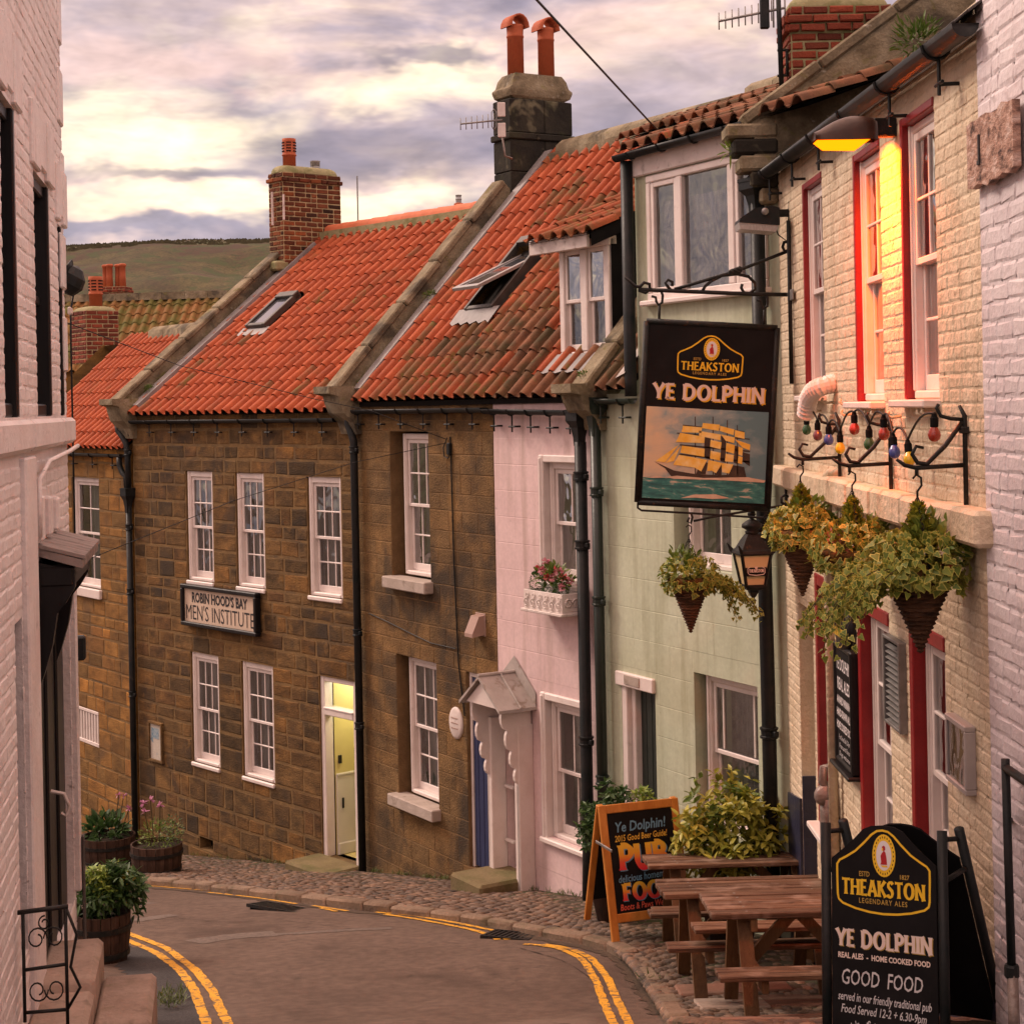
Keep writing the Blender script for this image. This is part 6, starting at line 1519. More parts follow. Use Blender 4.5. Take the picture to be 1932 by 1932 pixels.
def badge(parent, cx, zt, w, h, y, M=None, gold='gold', thick=.022):
    """brewery badge: outlined shield, oval seal with kneeling red figure, capitals"""
    def P_(fx, fz): return (cx + (fx-.5)*w, zt - fz*h)
    half = [(.5, 0), (.56, .012), (.62, .06), (.70, .16), (.80, .27), (.90, .345), (.97, .39), (1.0, .44), (1.0, .56), (.995, .80), (.985, .86), (.94, .905), (.80, .955), (.65, .985), (.5, .995)]
    pts = [P_(*p) for p in half] + [P_(1-p, q) for p, q in half[-2:0:-1]]
    mb = MB(); ribbon2(mb, pts, thick*w, y, True, M); mb.build('badge_outline', K[gold], parent)
    ocx, ocz = P_(.515, .30); orx, orz = .125*w, .255*h
    mb = MB(); disc(mb, ocx, ocz, orx, orz, y - .001, 28, M); mb.build('seal_rim', K[gold], parent)
    mb = MB()
    for i in range(26):
        a = 2*PI*i/26; qx, qz = ocx + orx*.84*math.cos(a), ocz + orz*.86*math.sin(a); ribbon2(mb, [(qx - orx*.035, qz), (qx + orx*.035, qz)], orz*.09, y - .0016, False, M)
    mb.build('seal_lettering', K['chalk'], parent)
    mb = MB(); disc(mb, ocx, ocz, orx*.66, orz*.70, y - .002, 24, M); mb.build('seal_field', K['white_ink'], parent)
    def Q(fx, fz): return (ocx + fx*orx, y - .003, ocz + fz*orz)
    mb = MB(); mb.add([Q(-.18, .10), Q(-.28, -.02), Q(-.22, -.30), Q(-.30, -.42), Q(.28, -.42), Q(.24, -.1), Q(.16, .15), Q(.02, .24)], [tuple(range(8))[::-1]], M); mb.add([Q(.0, .48), Q(-.14, .42), Q(-.16, .28), Q(.0, .2), Q(.14, .28), Q(.13, .42)], [tuple(range(6))], M); mb.build('kneeling_figure', K['red_ink'], parent)
    mb = MB(); mb.add([Q(-.05, .36), Q(-.16, .36), Q(-.17, .24), Q(-.04, .22)], [(0, 1, 2, 3)], T(0, -.0006, 0) if M is None else M @ T(0, -.0006, 0)); mb.add([Q(-.3, -.46), Q(.3, -.46), Q(.34, -.54), Q(-.1, -.54)], [(0, 1, 2, 3)], M); mb.build('figure_face', K['gold'], parent)
    ink = K[gold]
    a = P_(.30, .565); letter(parent, 'ESTD', a[0], a[1], .085*h, K['golddk'], y - .001, .115*w, .001*w, M=M)
    a = P_(.735, .565); letter(parent, '1827', a[0], a[1], .075*h, K['golddk'], y - .001, .10*w, .001*w, M=M)
    a = P_(.055, .795); b = P_(.945, .795); flared(parent, 'THEAKSTON', a[0], b[0], a[1], .19*h, ink, y - .001, .19, M)
    a = P_(.5, .885); letter(parent, 'LEGENDARY ALES', a[0], a[1], .085*h, K['golddk'], y - .001, .52*w, .0012*w, M=M, space=1.25)

# ================================================================ name board on the stone house
F = F_M
sg = empty('name_board', 'framed cream name board with black lettering on the brown stone house', 'sign', F.W(1.56, -.02, 2.82), F.rot)
w, h = 2.06, .61
mb = MB(); mb.bbox(0, w, -.10, -.005, 0, .06, .012); mb.bbox(0, w, -.10, -.005, h-.06, h, .012); mb.bbox(0, .06, -.10, -.005, .06, h-.06, .012); mb.bbox(w-.06, w, -.10, -.005, .06, h-.06, .012); mb.build('frame', K['black_paint'], sg)
mb = MB(); mb.box(.055, w-.055, -.05, -.01, .055, h-.055); mb.build('panel', K['cream_board'], sg)
letter(sg, "ROBIN HOOD'S BAY", w/2, .36, .20, K['black_ink'], -.053, 1.52, .007)
letter(sg, "MEN'S INSTITUTE", w/2, .10, .31, K['black_ink'], -.053, 1.86, -.001)

# ================================================================ pub hanging sign
YS = 13.9
br = at_depth(1203, 946, YS); bl_ = br
cs = at_depth(1333.9, 783, YS)
sw, sh = 1.07, 1.485
sg = empty('hanging_sign', 'tall black pub sign with a painted sailing ship and gold badge', 'sign', tuple(cs)); sg.rotation_euler = (0, .072, R(0))
mb = MB(); mb.bbox(-sw/2+.02, sw/2-.02, -.012, .03, -sh/2+.02, sh/2-.02, .004); mb.build('panel', K['chalk'], sg)
mb = MB(); mb.smooth = True; r_ = .026; cc = [(-sw/2, 0, -sh/2), (sw/2, 0, -sh/2), (sw/2, 0, sh/2), (-sw/2, 0, sh/2)]
for i in range(4): mb.tube([cc[i], cc[(i+1) % 4]], r_, 10)
mb.build('frame', K['iron'], sg)
badge(sg, .0, sh/2 - .095, .53, .36, -.016)
flared(sg, 'YE DOLPHIN', -.453+.012, .453+.012, sh/2 - .625-.010, .125, K['gold'], -.016, .20, name='lettering_shadow')
flared(sg, 'YE DOLPHIN', -.453, .453, sh/2 - .625, .125, K['cream_ink'], -.020, .20)
# painting
pl, pr_, ptop, pbot = -sw/2+.035, sw/2-.035, sh/2 - .695, -sh/2+.04; pw_, ph_ = pr_-pl, ptop-pbot
def paintmat(name, stops, scale, stretch, extra=None, grad=None):
    m, b, p = new_mat(name); tcn = b.n('ShaderNodeTexCoord'); mp = b.n('ShaderNodeMapping'); mp.inputs['Scale'].default_value = stretch; b.link(tcn.outputs['Object'], mp.inputs[0])
    nz = b.noise(mp.outputs[0], scale, 5, .6, .3); f = nz.outputs[0]
    if grad:
        sp = b.n('ShaderNodeSeparateXYZ'); b.link(tcn.outputs['Object'], sp.inputs[0])
        f = b.m('ADD', b.m('MULTIPLY', f, 1.0), b.m('MULTIPLY', sp.outputs[0], grad))
    b.link(b.ramp(f, stops), p.inputs['Base Color']); p.inputs['Roughness'].default_value = .55; return m
K['p_sky'] = paintmat('painted_sky', [(.22, (.66, .52, .34)), (.38, (.50, .46, .36)), (.48, (.25, .35, .36)), (.66, (.10, .22, .26))], 3.2, (1, 1, 1.6), grad=.42)
K['p_sea'] = paintmat('painted_sea', [(.30, (.008, .07, .08)), (.46, (.018, .15, .15)), (.58, (.045, .24, .22)), (.68, (.55, .5, .4))], 7, (1, 1, 4.2))
K['p_sail'] = mat('painted_sail', [(.80, .46, .04), (.86, .58, .12), (.88, .72, .34)], 9, 4, .6)
K['p_dark'] = mat('painted_hull', [(.035, .025, .02), (.07, .05, .035)], 8, 3, .6)
K['p_foam'] = mat('painted_foam', [(.55, .42, .30), (.66, .54, .42)], 14, 3, .6)
mb = MB(); mb.add([(pl, -.0165, pbot+ph_*.2), (pr_, -.0165, pbot+ph_*.2), (pr_, -.0165, ptop), (pl, -.0165, ptop)], [(0, 1, 2, 3)]); mb.build('painted_sky', K['p_sky'], sg)
sea = [(pl, pbot), (pr_, pbot)] + [(pr_ - pw_*i/16, pbot + ph_*(.235 + .012*math.sin(i*1.9) + .008*math.sin(i*4.3))) for i in range(17)]
mb = MB(); mb.add([(x, -.0175, z) for x, z in sea], [tuple(range(len(sea)))]); mb.build('painted_sea', K['p_sea'], sg)
def pp(X, Y):
    nx = (X - (515 - 30*(Y-912)/645)) / 828; ny = (Y - 912 - 43*nx) / 645
    return (pl + pw_*nx, ptop - ph_*ny)
def poly(ptsl, m, nm, y):
    mb = MB()
    for pts in ptsl: mb.add([(x, y, z) for x, z in [pp(*q) for q in pts]], [tuple(range(len(pts)))])
    o = mb.build(nm, m, sg); return o
poly([[(565, 1300), (700, 1365), (830, 1388), (1000, 1398), (1180, 1388), (1195, 1420), (1000, 1422), (690, 1418), (640, 1350)]], K['p_dark'], 'painted_hull', -.0185)
poly([[(840, 985), (846, 985), (850, 1390), (842, 1390)], [(960, 985), (966, 985), (970, 1395), (962, 1395)], [(1057, 1010), (1063, 1010), (1066, 1395), (1058, 1395)], [(1125, 1045), (1130, 1045), (1135, 1400), (1128, 1400)], [(760, 1042), (1175, 1088), (1175, 1096), (760, 1050)], [(740, 1180), (1215, 1225), (1215, 1236), (740, 1190)], [(735, 1246), (1212, 1300), (1212, 1310), (735, 1256)], [(720, 1098), (1212, 1140), (1212, 1148), (720, 1106)], [(1165, 1235), (1215, 1250), (1212, 1335), (1165, 1300)], [(1090, 1325), (1175, 1340), (1190, 1410), (1070, 1395)], [(905, 1130), (950, 1140), (945, 1290), (905, 1275)], [(1020, 1130), (1052, 1140), (1050, 1310), (1015, 1300)], [(1108, 1190), (1136, 1196), (1135, 1320), (1105, 1310)], [(980, 1310), (1025, 1318), (1022, 1400), (975, 1395)], [(880, 1300), (930, 1310), (915, 1390), (850, 1390)]], K['p_dark'], 'painted_rigging', -.0195)
poly([[(575, 1300), (735, 1182), (640, 1308)], [(645, 1312), (748, 1190), (700, 1300)], [(760, 1050), (890, 1062), (885, 1100), (750, 1095)], [(742, 1100), (908, 1128), (905, 1172), (712, 1165)], [(755, 1190), (908, 1212), (905, 1268), (742, 1240)], [(735, 1255), (925, 1290), (885, 1372), (840, 1345), (695, 1325)],
  [(895, 1030), (1010, 1042), (1002, 1086), (888, 1066)], [(870, 1086), (1018, 1112), (1012, 1152), (870, 1120)], [(948, 1150), (1022, 1166), (1016, 1216), (944, 1196)], [(948, 1225), (1016, 1240), (1010, 1296), (944, 1280)], [(932, 1290), (1028, 1312), (985, 1384), (955, 1366), (925, 1370)],
  [(1012, 1050), (1108, 1076), (1102, 1116), (1010, 1086)], [(1018, 1110), (1112, 1132), (1106, 1172), (1050, 1156)], [(1055, 1170), (1112, 1186), (1106, 1246), (1050, 1230)], [(1050, 1246), (1106, 1256), (1100, 1306), (1045, 1300)], [(1022, 1312), (1102, 1322), (1074, 1386), (1026, 1376)],
  [(1112, 1080), (1178, 1096), (1176, 1142), (1110, 1126)], [(1112, 1146), (1216, 1182), (1212, 1222), (1162, 1202)], [(1136, 1196), (1166, 1206), (1162, 1262), (1136, 1252)], [(1136, 1262), (1164, 1270), (1160, 1320), (1132, 1312)]], K['p_sail'], 'painted_sails', -.0205)
poly([[(640, 1412), (720, 1402), (900, 1418), (1200, 1412), (1320, 1436), (1310, 1450), (1000, 1432), (700, 1424)], [(745, 1560), (830, 1536), (980, 1532), (1080, 1560), (960, 1566), (850, 1556)], [(500, 1412), (600, 1402), (640, 1416), (560, 1418)]], K['p_foam'], 'painted_foam', -.0215)
# bracket
bk = empty('sign_bracket', 'wrought iron bracket with scrolls carrying the hanging pub sign', 'bracket', tuple(F_P.W(F_P.at(1497, 557)[0], -.02, F_P.at(1497, 557)[1])))
def dpt(u, v, Y=YS): return at_depth(u, v, Y) - Vector(bk.location)
def rod(name, pts, r, parent, m=None, seg=8, flat=1.0):
    mb = MB(); mb.smooth = True; mb.tube(pts, r, seg, flat=flat); return mb.build(name, m or K['iron'], parent)
rod('bar', [dpt(1204, 546), dpt(1300, 550), dpt(1420, 555), dpt(1500, 556)], .017, bk)
rod('bar_tip', [dpt(1205, 547), dpt(1218, 552), dpt(1226, 546), dpt(1225, 536), dpt(1215, 533), dpt(1207, 541), dpt(1198, 540), dpt(1190, 532), dpt(1178, 523)], [.016, .016, .015, .014, .014, .015, .014, .012, .008], bk)
rod('brace', [dpt(1272, 546), dpt(1330, 529), dpt(1390, 511), dpt(1450, 488), dpt(1488, 473)], .014, bk)
tw = MB(); tw.smooth = False
for i in range(9): tw.bbox(-.02, .02, -.02, .02, -.02, .02, .004, Matrix.Translation(dpt(1378 + i*2.2, 515 - i*.8)) @ RY(.36) @ RX(i*.5))
tw.build('twist', K['iron'], bk)
rod('scroll', [dpt(1325, 549), dpt(1330, 540), dpt(1342, 530), dpt(1362, 520), dpt(1390, 517), dpt(1412, 522), dpt(1424, 534), dpt(1424, 546), dpt(1414, 553), dpt(1403, 552), dpt(1398, 543), dpt(1400, 536)], .013, bk)
rod('end_scroll', [dpt(1265, 547), dpt(1259, 540), dpt(1255, 534), dpt(1260, 528), dpt(1268, 532), dpt(1268, 540)], .013, bk)
rod('wall_scroll', [dpt(1489, 472), dpt(1480, 474), dpt(1476, 466), dpt(1479, 457), dpt(1488, 456), dpt(1494, 462)], .013, bk)
a = F_P.at(1494, 416); b = F_P.at(1500, 724)
rod('wall_bar', [F_P.W(a[0], -.03, a[1]) - Vector(bk.location), F_P.W(b[0], -.03, b[1]) - Vector(bk.location)], .017, bk)
mb = MB(); mb.bbox(-.10, .14, -.015, .0, -.045, .045, .006, T(0, 0, 0) @ RZ(F_P.rot)); mb.build('wall_plate', K['alu'], bk)
for (u0, v0, u1, v1) in ((1247, 549, 1246, 607), (1445, 556, 1444, 617)):
    rod('hanger', [dpt(u0, v0), dpt(u0 + 3, v0 + 8), dpt(u0 + 2, v0 + 22), dpt(u0 - 5, v0 + 26), dpt(u0 - 9, v0 + 20), dpt(u0 - 10, v0 + 12), dpt(u0 - 18, v0 + 10)], .011, bk)
    rod('hanger', [dpt(u1 - 2, v0 + 26), dpt(u1 - 3, v1)], .011, bk)
rod('lower_stay', [dpt(1203, 950), dpt(1203, 958), dpt(1210, 963), dpt(1300, 968), dpt(1440, 977), dpt(1444, 970), dpt(1444, 958)], .009, bk)
rod('lower_arm', [dpt(1308, 983), dpt(1340, 976), dpt(1400, 966), dpt(1470, 955), dpt(1483, 953)], .010, bk)
rod('chain', [dpt(1442, 977), dpt(1455, 980), dpt(1468, 974), dpt(1480, 956)], .014, bk)
rod('ring', [dpt(1303, 967), dpt(1306, 976), dpt(1303, 988), dpt(1297, 984), dpt(1300, 976)], .010, bk)
rod('arm_scroll', [dpt(1483, 953), dpt(1474, 948), dpt(1474, 938), dpt(1481, 934), dpt(1487, 938)], .012, bk)
mb = MB(); mb.bbox(-.02, .02, -.02, .0, -.16, .16, .006, Matrix.Translation(F_P.W(F_P.at(1487, 945)[0], -.01, F_P.at(1487, 945)[1]) - Vector(bk.location)) @ RZ(F_P.rot)); mb.build('wall_plate', K['iron'], bk)

# ================================================================ wall lantern
YL = 13.95
lp = at_depth(1421, 1140, YL)
ln = empty('wall_lantern', 'black tapered lantern with cream glass and brewery badge on the pub corner', 'lantern', tuple(lp))
S_ = 1/229.
def sq(prof, name, m, parent=ln, n=4, rz=.14):
    mb = MB(); mb.lathe(prof, n, RZ(PI/4 + rz)); return mb.build(name, m, parent)
q2 = math.sqrt(2)
sq([(0, 0), (.012, .01), (.03, .03), (.012, .05), (.03, .07), (.05, .10), (.05, .115), (.10*1.0, .125), (.12, .155)], 'finial', K['iron'])
K['lanternglass'] = mat('cream_lantern_glass', [(.74, .56, .30), (.80, .62, .34)], 4, 3, .35, spec=.5)
sq([(.105, .16), (.150*1.12, .415)], 'glass', K['lanternglass'])
mb = MB(); M0 = RZ(.14)
for sx_, sy_ in ((1, 1), (1, -1), (-1, 1), (-1, -1)):
    mb.bar(M0 @ Vector((sx_*.078, sy_*.078, .15)), M0 @ Vector((sx_*.123, sy_*.123, .42)), .020, .020)
mb.build('corner_bars', K['iron'], ln)
sq([(.125, .145), (.125, .165), (.09, .17)], 'base_ring', K['iron']); sq([(.19, .41), (.20, .425), (.19, .445), (.16, .46), (.11, .53), (.07, .575), (.055, .585)], 'hood', K['iron'])
mb = MB(); mb.smooth = True; mb.lathe([(.055, .58), (.06, .60), (.045, .61), (.085, .635), (.082, .66), (.05, .685), (.022, .70), (.018, .715), (.035, .735), (.03, .76), (.012, .775), (.008, .79), (0, .80)], 14); mb.build('crown', K['iron'], ln)
for a in range(4):
    mb = MB(); M = M0 @ RZ(PI/4 + a*PI/2); mb.add([(.17, 0, .41), (.205, 0, .43), (.235, 0, .50), (.20, 0, .47), (.18, 0, .455), (.17, .012, .41), (.205, .012, .43), (.235, .012, .50), (.20, .012, .47), (.18, .012, .455)], [(0, 1, 2, 3, 4), (9, 8, 7, 6, 5), (0, 5, 6, 1), (1, 6, 7, 2), (2, 7, 8, 3), (3, 8, 9, 4)], M); mb.build('hood_corner', K['iron'], ln)
Mf = RZ(.14) @ T(0, -.108, .27) @ RX(-.17)
mb = MB(); mb.add([(-.085, 0, -.03), (.085, 0, -.03), (.09, 0, .085), (-.09, 0, .085)], [(0, 1, 2, 3)], Mf); mb.build('badge_panel', K['chalk'], ln)
mb = MB(); ribbon2(mb, [(-.072, 0), (-.06, -.015), (0, -.022), (.06, -.015), (.072, 0), (.072, .035), (.03, .055), (0, .075), (-.03, .055), (-.072, .035)], .006, -.002, True, Mf); disc(mb, 0, .048, .014, .020, -.0025, 14, Mf); mb.build('badge_outline', K['cream_ink'], ln)
flared(ln, 'THEAKSTON', -.062, .062, .002, .026, K['cream_ink'], -.003, .2, Mf)
wl = F_P.W(.42, 0, 0); ax = wl.x - lp.x
rod('arm', [(0, 0, .60), (.12, .0, .60), (ax, .08, .60)], .012, ln); rod('arm_scroll', scroll(.14, .54, .05, 1.1, 0, 14, 1), .009, ln)
rod('arm_brace', [(ax, .08, .40), (ax - .08, .05, .42), (ax - .16, .03, .50), (ax - .2, .02, .59)], .010, ln)

# ================================================================ lit street lamp on the pub, unlit flood lamp
F = F_P
s0, z0 = F.at(1690, 241); pl_ = F.W(s0, 0, z0)
lm = empty('street_lamp', 'lit orange sodium lamp on the pub wall between two upper windows', 'street lamp', tuple(pl_), F.rot)
K['lamp_lens'] = emit('sodium_lamp_lens', (1.0, .135, .001), 3.0)
K['lamp_body'] = mat('brown_lamp_housing', [(.045, .02, .014), (.08, .035, .022)], 8, 4, .4, .1, 20, spec=.5)
mb = MB(); mb.bbox(-.035, .035, -.14, -.0, -.055, .055, .008); mb.build('wall_arm', K['iron'], lm)
mb = MB(); mb.smooth = True; vs = []; N = 10; n = 12      # housing lofted outwards from the wall
for k in range(N + 1):
    t = k/N; y = -.12 - .37*t; hw = .085*(1 - .15*t) if t > .05 else .06; top = .055 + .03*math.sin(PI*min(1, t*1.1)) - .075*t*t; bot = -.075 + .005*t
    for i in range(n):
        a = PI*i/(n-1); vs.append((hw*math.cos(a), y, bot + (top-bot)*(math.sin(a)**.7)))
mb.add(vs, [(k*n+i, k*n+i+1, (k+1)*n+i+1, (k+1)*n+i) for k in range(N) for i in range(n-1)] + [list(range(n)), [N*n+i for i in range(n)][::-1]]); mb.build('housing', K['lamp_body'], lm)
mb = MB(); mb.smooth = False; vs = [(-.078, -.17, -.076), (.078, -.17, -.076), (.068, -.48, -.074), (-.068, -.48, -.074), (-.05, -.24, -.125), (.05, -.24, -.125), (.045, -.43, -.12), (-.045, -.43, -.12)]
mb.add(vs, [(0, 3, 2, 1), (4, 5, 6, 7), (0, 1, 5, 4), (1, 2, 6, 5), (2, 3, 7, 6), (3, 0, 4, 7)]); mb.build('lens', K['lamp_lens'], lm)
ld = bpy.data.lights.new('sodium_light', 'AREA'); ld.shape = 'RECTANGLE'; ld.size = .12; ld.size_y = .26; ld.energy = 52; ld.color = (1.0, .115, .0005); ld.spread = R(160)
lo = bpy.data.objects.new('sodium_light', ld); col.objects.link(lo); lo.parent = lm; lo.location = (-.13, -.25, -.15); lo.rotation_euler = Vector((-.12, .42, -.85)).to_track_quat('-Z', 'Y').to_euler()
s0, z0 = F.at(1488, 402); fl = empty('flood_lamp', 'unlit black flood lamp with ribbed glass above the sign bracket', 'lamp', tuple(F.W(s0, 0, z0)), F.rot)
mb = MB(); mb.bbox(-.03, .03, -.20, 0, -.03, .03, .006); mb.build('wall_arm', K['iron'], fl)
mb = MB(); mb.prism([(-.10, .03), (-.16, .05), (-.30, .03), (-.42, -.05), (-.43, -.08), (-.10, -.11)], -.15, .15, RZ(PI/2)); mb.build('housing', K['pipe'], fl, auto=30)
K['ribbed'] = mat('ribbed_lamp_glass', [(.42, .38, .36), (.60, .56, .54)], 30, 2, .25, .6, 60, stretch=(12, 12, 1), spec=.6)
mb = MB(); mb.prism([(-.11, -.112), (-.43, -.082), (-.42, -.135), (-.13, -.165)], -.14, .14, RZ(PI/2)); mb.build('lens', K['ribbed'], fl)
rod('cable', [(.02, -.14, -.05), (.05, -.10, -.18), (.04, -.02, -.24), (.02, -.01, -.1), (.02, 0, .1)], .006, fl)
mb = MB(); mb.lathe([(.03, -.01), (.03, .01), (.015, .02)], 10, T(.16, -.22, .0) @ RY(PI/2)); mb.build('pivot_bolt', K['alu'], fl)

# ================================================================ festoon bulbs
F = F_P
def zp4(x, y): return (1415.4 + .2686*x, 566.2 + .2686*y)
BUL = [('green', 395, 915, 0), ('purple', 472, 955, 0), ('blue', 550, 985, 0), ('yellow', 630, 1045, .0), ('red', 730, 910, 0), ('green', 833, 1015, -.05), ('red', 937, 945, 0), ('blue', 1015, 1070, .35), ('yellow', 1120, 1120, .35), ('red', 1290, 950, -.05)]
BC = {'green': (.03, .10, .035), 'purple': (.16, .05, .06), 'blue': (.05, .07, .28), 'yellow': (.72, .46, .01), 'red': (.30, .03, .015)}
for k, c in BC.items(): K['bulb_' + k] = mat('bulb_' + k, [c, tuple(q*1.2 for q in c)], 5, 3, .22, spec=.6, coat=.4)
WHERE = {0: 'green festoon bulb at the far end beside the white duct', 1: 'dull purple festoon bulb next to the far green one', 2: 'blue festoon bulb behind the first basket bracket', 3: 'bright yellow festoon bulb hanging over the first basket bracket', 4: 'red festoon bulb between the first and second basket brackets', 5: 'green festoon bulb hanging low between the two far brackets', 6: 'red festoon bulb on the second basket bracket', 7: 'blue festoon bulb tilted below the nearest window sill', 8: 'yellow festoon bulb resting on the nearest bracket scroll', 9: 'red festoon bulb nearest the right edge of the pub'}
wirepts = []
for i, (c, x, y, tl) in enumerate(BUL):
    u, v = zp4(x, y); s, z = F.at(u, v, -.12); sc = 1.0
    e = empty('festoon_bulb', WHERE[i], 'light bulb', tuple(F.W(s, -.12, z - .035)), F.rot, 'coloured bulbs strung along the pub'); e.rotation_euler = (0, -tl, F.rot)
    mb = MB(); mb.smooth = True; r = .034; mb.lathe([(0, 0), (r*.5, .004), (r*.85, .016), (r, .036), (r*.9, .054), (r*.55, .075), (r*.45, .085)], 14); mb.build('glass_globe', K['bulb_' + c], e)
    mb = MB(); mb.smooth = False; mb.lathe([(.019, .078), (.022, .082), (.022, .125), (.017, .130), (.012, .150), (0, .152)], 12); mb.build('socket', K['black_matt'], e)
    wirepts.append(F.W(s + math.sin(tl)*.14*-1, -.12, z + .115*math.cos(tl)))
wp = []
for a, b in zip(wirepts, wirepts[1:]):
    for k in range(6):
        t = k/6; q = a.lerp(b, t); q.z += .05*math.sin(PI*t)*(1 if True else 0); wp.append(q)
wp.append(wirepts[-1]); o0 = wirepts[0]
mb = MB(); mb.smooth = True; mb.tube([p - o0 for p in wp], .007, 5); o = mb.build('festoon_cable', K['pipe'], None, tuple(o0)); tag(o, 'black cable looping between the coloured bulbs on the pub', 'cable')
hk = [(500, 775), (580, 715), (710, 725), (720, 800), (890, 810), (940, 805), (1060, 815), (1275, 800), (1310, 795)]
ORD = ('first', 'second', 'third', 'fourth', 'fifth', 'sixth', 'seventh', 'eighth', 'ninth')
for ih, (x, y) in enumerate(sorted(hk)):
    u, v = zp4(x, y); s, z = F.at(u, v); mb = MB(); mb.smooth = True; mb.tube([(0, 0, 0), (0, -.06, -.01), (-.01, -.08, .01), (-.01, -.07, .03)], .010, 6); o = mb.build('wall_hook', K['cream'], None, tuple(F.W(s, 0, z)), (0, 0, F.rot)); tag(o, ORD[ih] + ' small painted wall hook above the bulbs, counting from the white duct', 'hook', 'hooks in the pub wall')

# white corrugated duct from the first window
pts = [F.W(*q) for q in ((F.at(1557, 728, -.05)[0] + .06, .02, F.at(1557, 724)[1]), (F.at(1550, 727, -.10)[0], -.08, F.at(1550, 727, -.08)[1]), (F.at(1535, 735, -.14)[0], -.14, F.at(1535, 735, -.14)[1]), (F.at(1524, 752, -.16)[0], -.16, F.at(1524, 752, -.16)[1]), (F.at(1520, 785, -.16)[0], -.16, F.at(1520, 785, -.16)[1]))]
dense = []
for a, b in zip(pts, pts[1:]):
    for k in range(8): dense.append(a.lerp(b, k/8))
dense.append(pts[-1])
for _ in range(6): dense = [dense[0]] + [(dense[i-1]+dense[i]+dense[i+1])/3 for i in range(1, len(dense)-1)] + [dense[-1]]
mb = MB(); mb.smooth = False; mb.tube([p - pts[-1] for p in dense], [.058 + (.012 if i % 2 else 0) for i in range(len(dense))], 14)
o = mb.build('vent_duct', K['white'], None, tuple(pts[-1])); tag(o, 'white corrugated duct bending out of the first upper pub window', 'duct')

# ================================================================ foliage kit
def orient(d, up=None, roll=0.0):
    d = d.normalized(); u = up or Vector((0, 0, 1)); x = d.cross(u)
    if x.length < 1e-4: x = Vector((1, 0, 0))
    x.normalize(); n = x.cross(d); M = Matrix((x, d, n)).transposed().to_4x4()
    return M @ RY(roll)
def leaf(mb, p, d, l, w, rng, fold=.15, droop=.12, up=None):
    M = Matrix.Translation(p) @ orient(d, up, rng.uniform(-.7, .7))
    vs = [(0, 0, 0), (w*.5, l*.38, fold*w), (w*.36, l*.72, fold*w*.7 - droop*l*.5), (0, l, -droop*l), (-w*.36, l*.72, fold*w*.7 - droop*l*.5), (-w*.5, l*.38, fold*w), (0, l*.4, 0), (0, l*.72, -droop*l*.5)]
    mb.add(vs, [(0, 1, 6), (6, 1, 2, 7), (7, 2, 3), (0, 6, 5), (6, 7, 4, 5), (7, 3, 4)], M)
IVY = [(0, -.05), (.28, -.22), (.52, -.02), (.34, .28), (.30, .42), (0, 1.0), (-.30, .42), (-.34, .28), (-.52, -.02), (-.28, -.22)]
def ivy(mo, mi, p, d, l, rng, up=None):
    M = Matrix.Translation(p) @ orient(d, up, rng.uniform(-.6, .6)); k = rng.uniform(.72, .80)
    mo.add([(x*l, y*l, -.06*l*abs(x)) for x, y in IVY], [tuple(range(10))], M)
    mi.add([(x*l*k, (y-.3)*l*k + .3*l, -.06*l*abs(x) + .012*l) for x, y in IVY], [tuple(range(10))], M)
def rdir(rng, up=0.0):
    while True:
        v = Vector((rng.uniform(-1, 1), rng.uniform(-1, 1), rng.uniform(-1, 1)))
        if .05 < v.length < 1: break
    v.normalize(); v.z += up; return v.normalized()
def bush(mb, c, r, n, l, w, rng, up=.3, shell_=.55, zmin=None, clump=0, whorl=0):
    c = Vector(c)
    if clump:
        cs_ = [(c + Vector((d.x*r[0], d.y*r[1], d.z*r[2])) * rng.uniform(.45, .95), rng.uniform(.22, .42)) for d in [rdir(rng, .25) for _ in range(clump)]]
    for i in range(n):
        if clump:
            cc_, k = cs_[rng.randrange(clump)]; d = rdir(rng, .25); rad = rng.uniform(.5, 1)
            p = cc_ + Vector((d.x*r[0]*k, d.y*r[1]*k, d.z*r[2]*k)) * rad; od = (d + (p - c).normalized()*.6).normalized()
        else:
            d = rdir(rng); rad = shell_ + (1-shell_)*rng.random() ** .6; p = c + Vector((d.x*r[0], d.y*r[1], d.z*r[2])) * rad; od = d
        if zmin is not None and p.z < zmin: continue
        od = (od + Vector((0, 0, up)) + rdir(rng)*.55).normalized()
        if whorl:
            for q in range(whorl):
                a = 2*PI*q/whorl + rng.uniform(-.3, .3); side = od.orthogonal().normalized(); side.rotate(Matrix.Rotation(a, 3, od)); leaf(mb, p, (side + od*rng.uniform(.2, .7)), l*rng.uniform(.7, 1.15), w*rng.uniform(.8, 1.15), rng)
        else: leaf(mb, p, od, l*rng.uniform(.7, 1.2), w*rng.uniform(.8, 1.2), rng)
    return mb
def stuff(mb, name, m, parent, loc=None):
    return tag(mb.build(name, m, parent, loc), kind='stuff')
def twig_conifer(mb, c, h, r, n, rng):
    for i in range(n):
        t = rng.random() ** .8; a = rng.uniform(0, 2*PI); rad = r*(1-t)**.8*(.45 + .55*rng.random())
        p = Vector(c) + Vector((math.cos(a)*rad, math.sin(a)*rad, t*h)); d = Vector((math.cos(a)*.5, math.sin(a)*.5, .9)) + rdir(rng)*.45
        for q in range(3): leaf(mb, p, d + rdir(rng)*.6, .055, .022, rng, .1, .05)

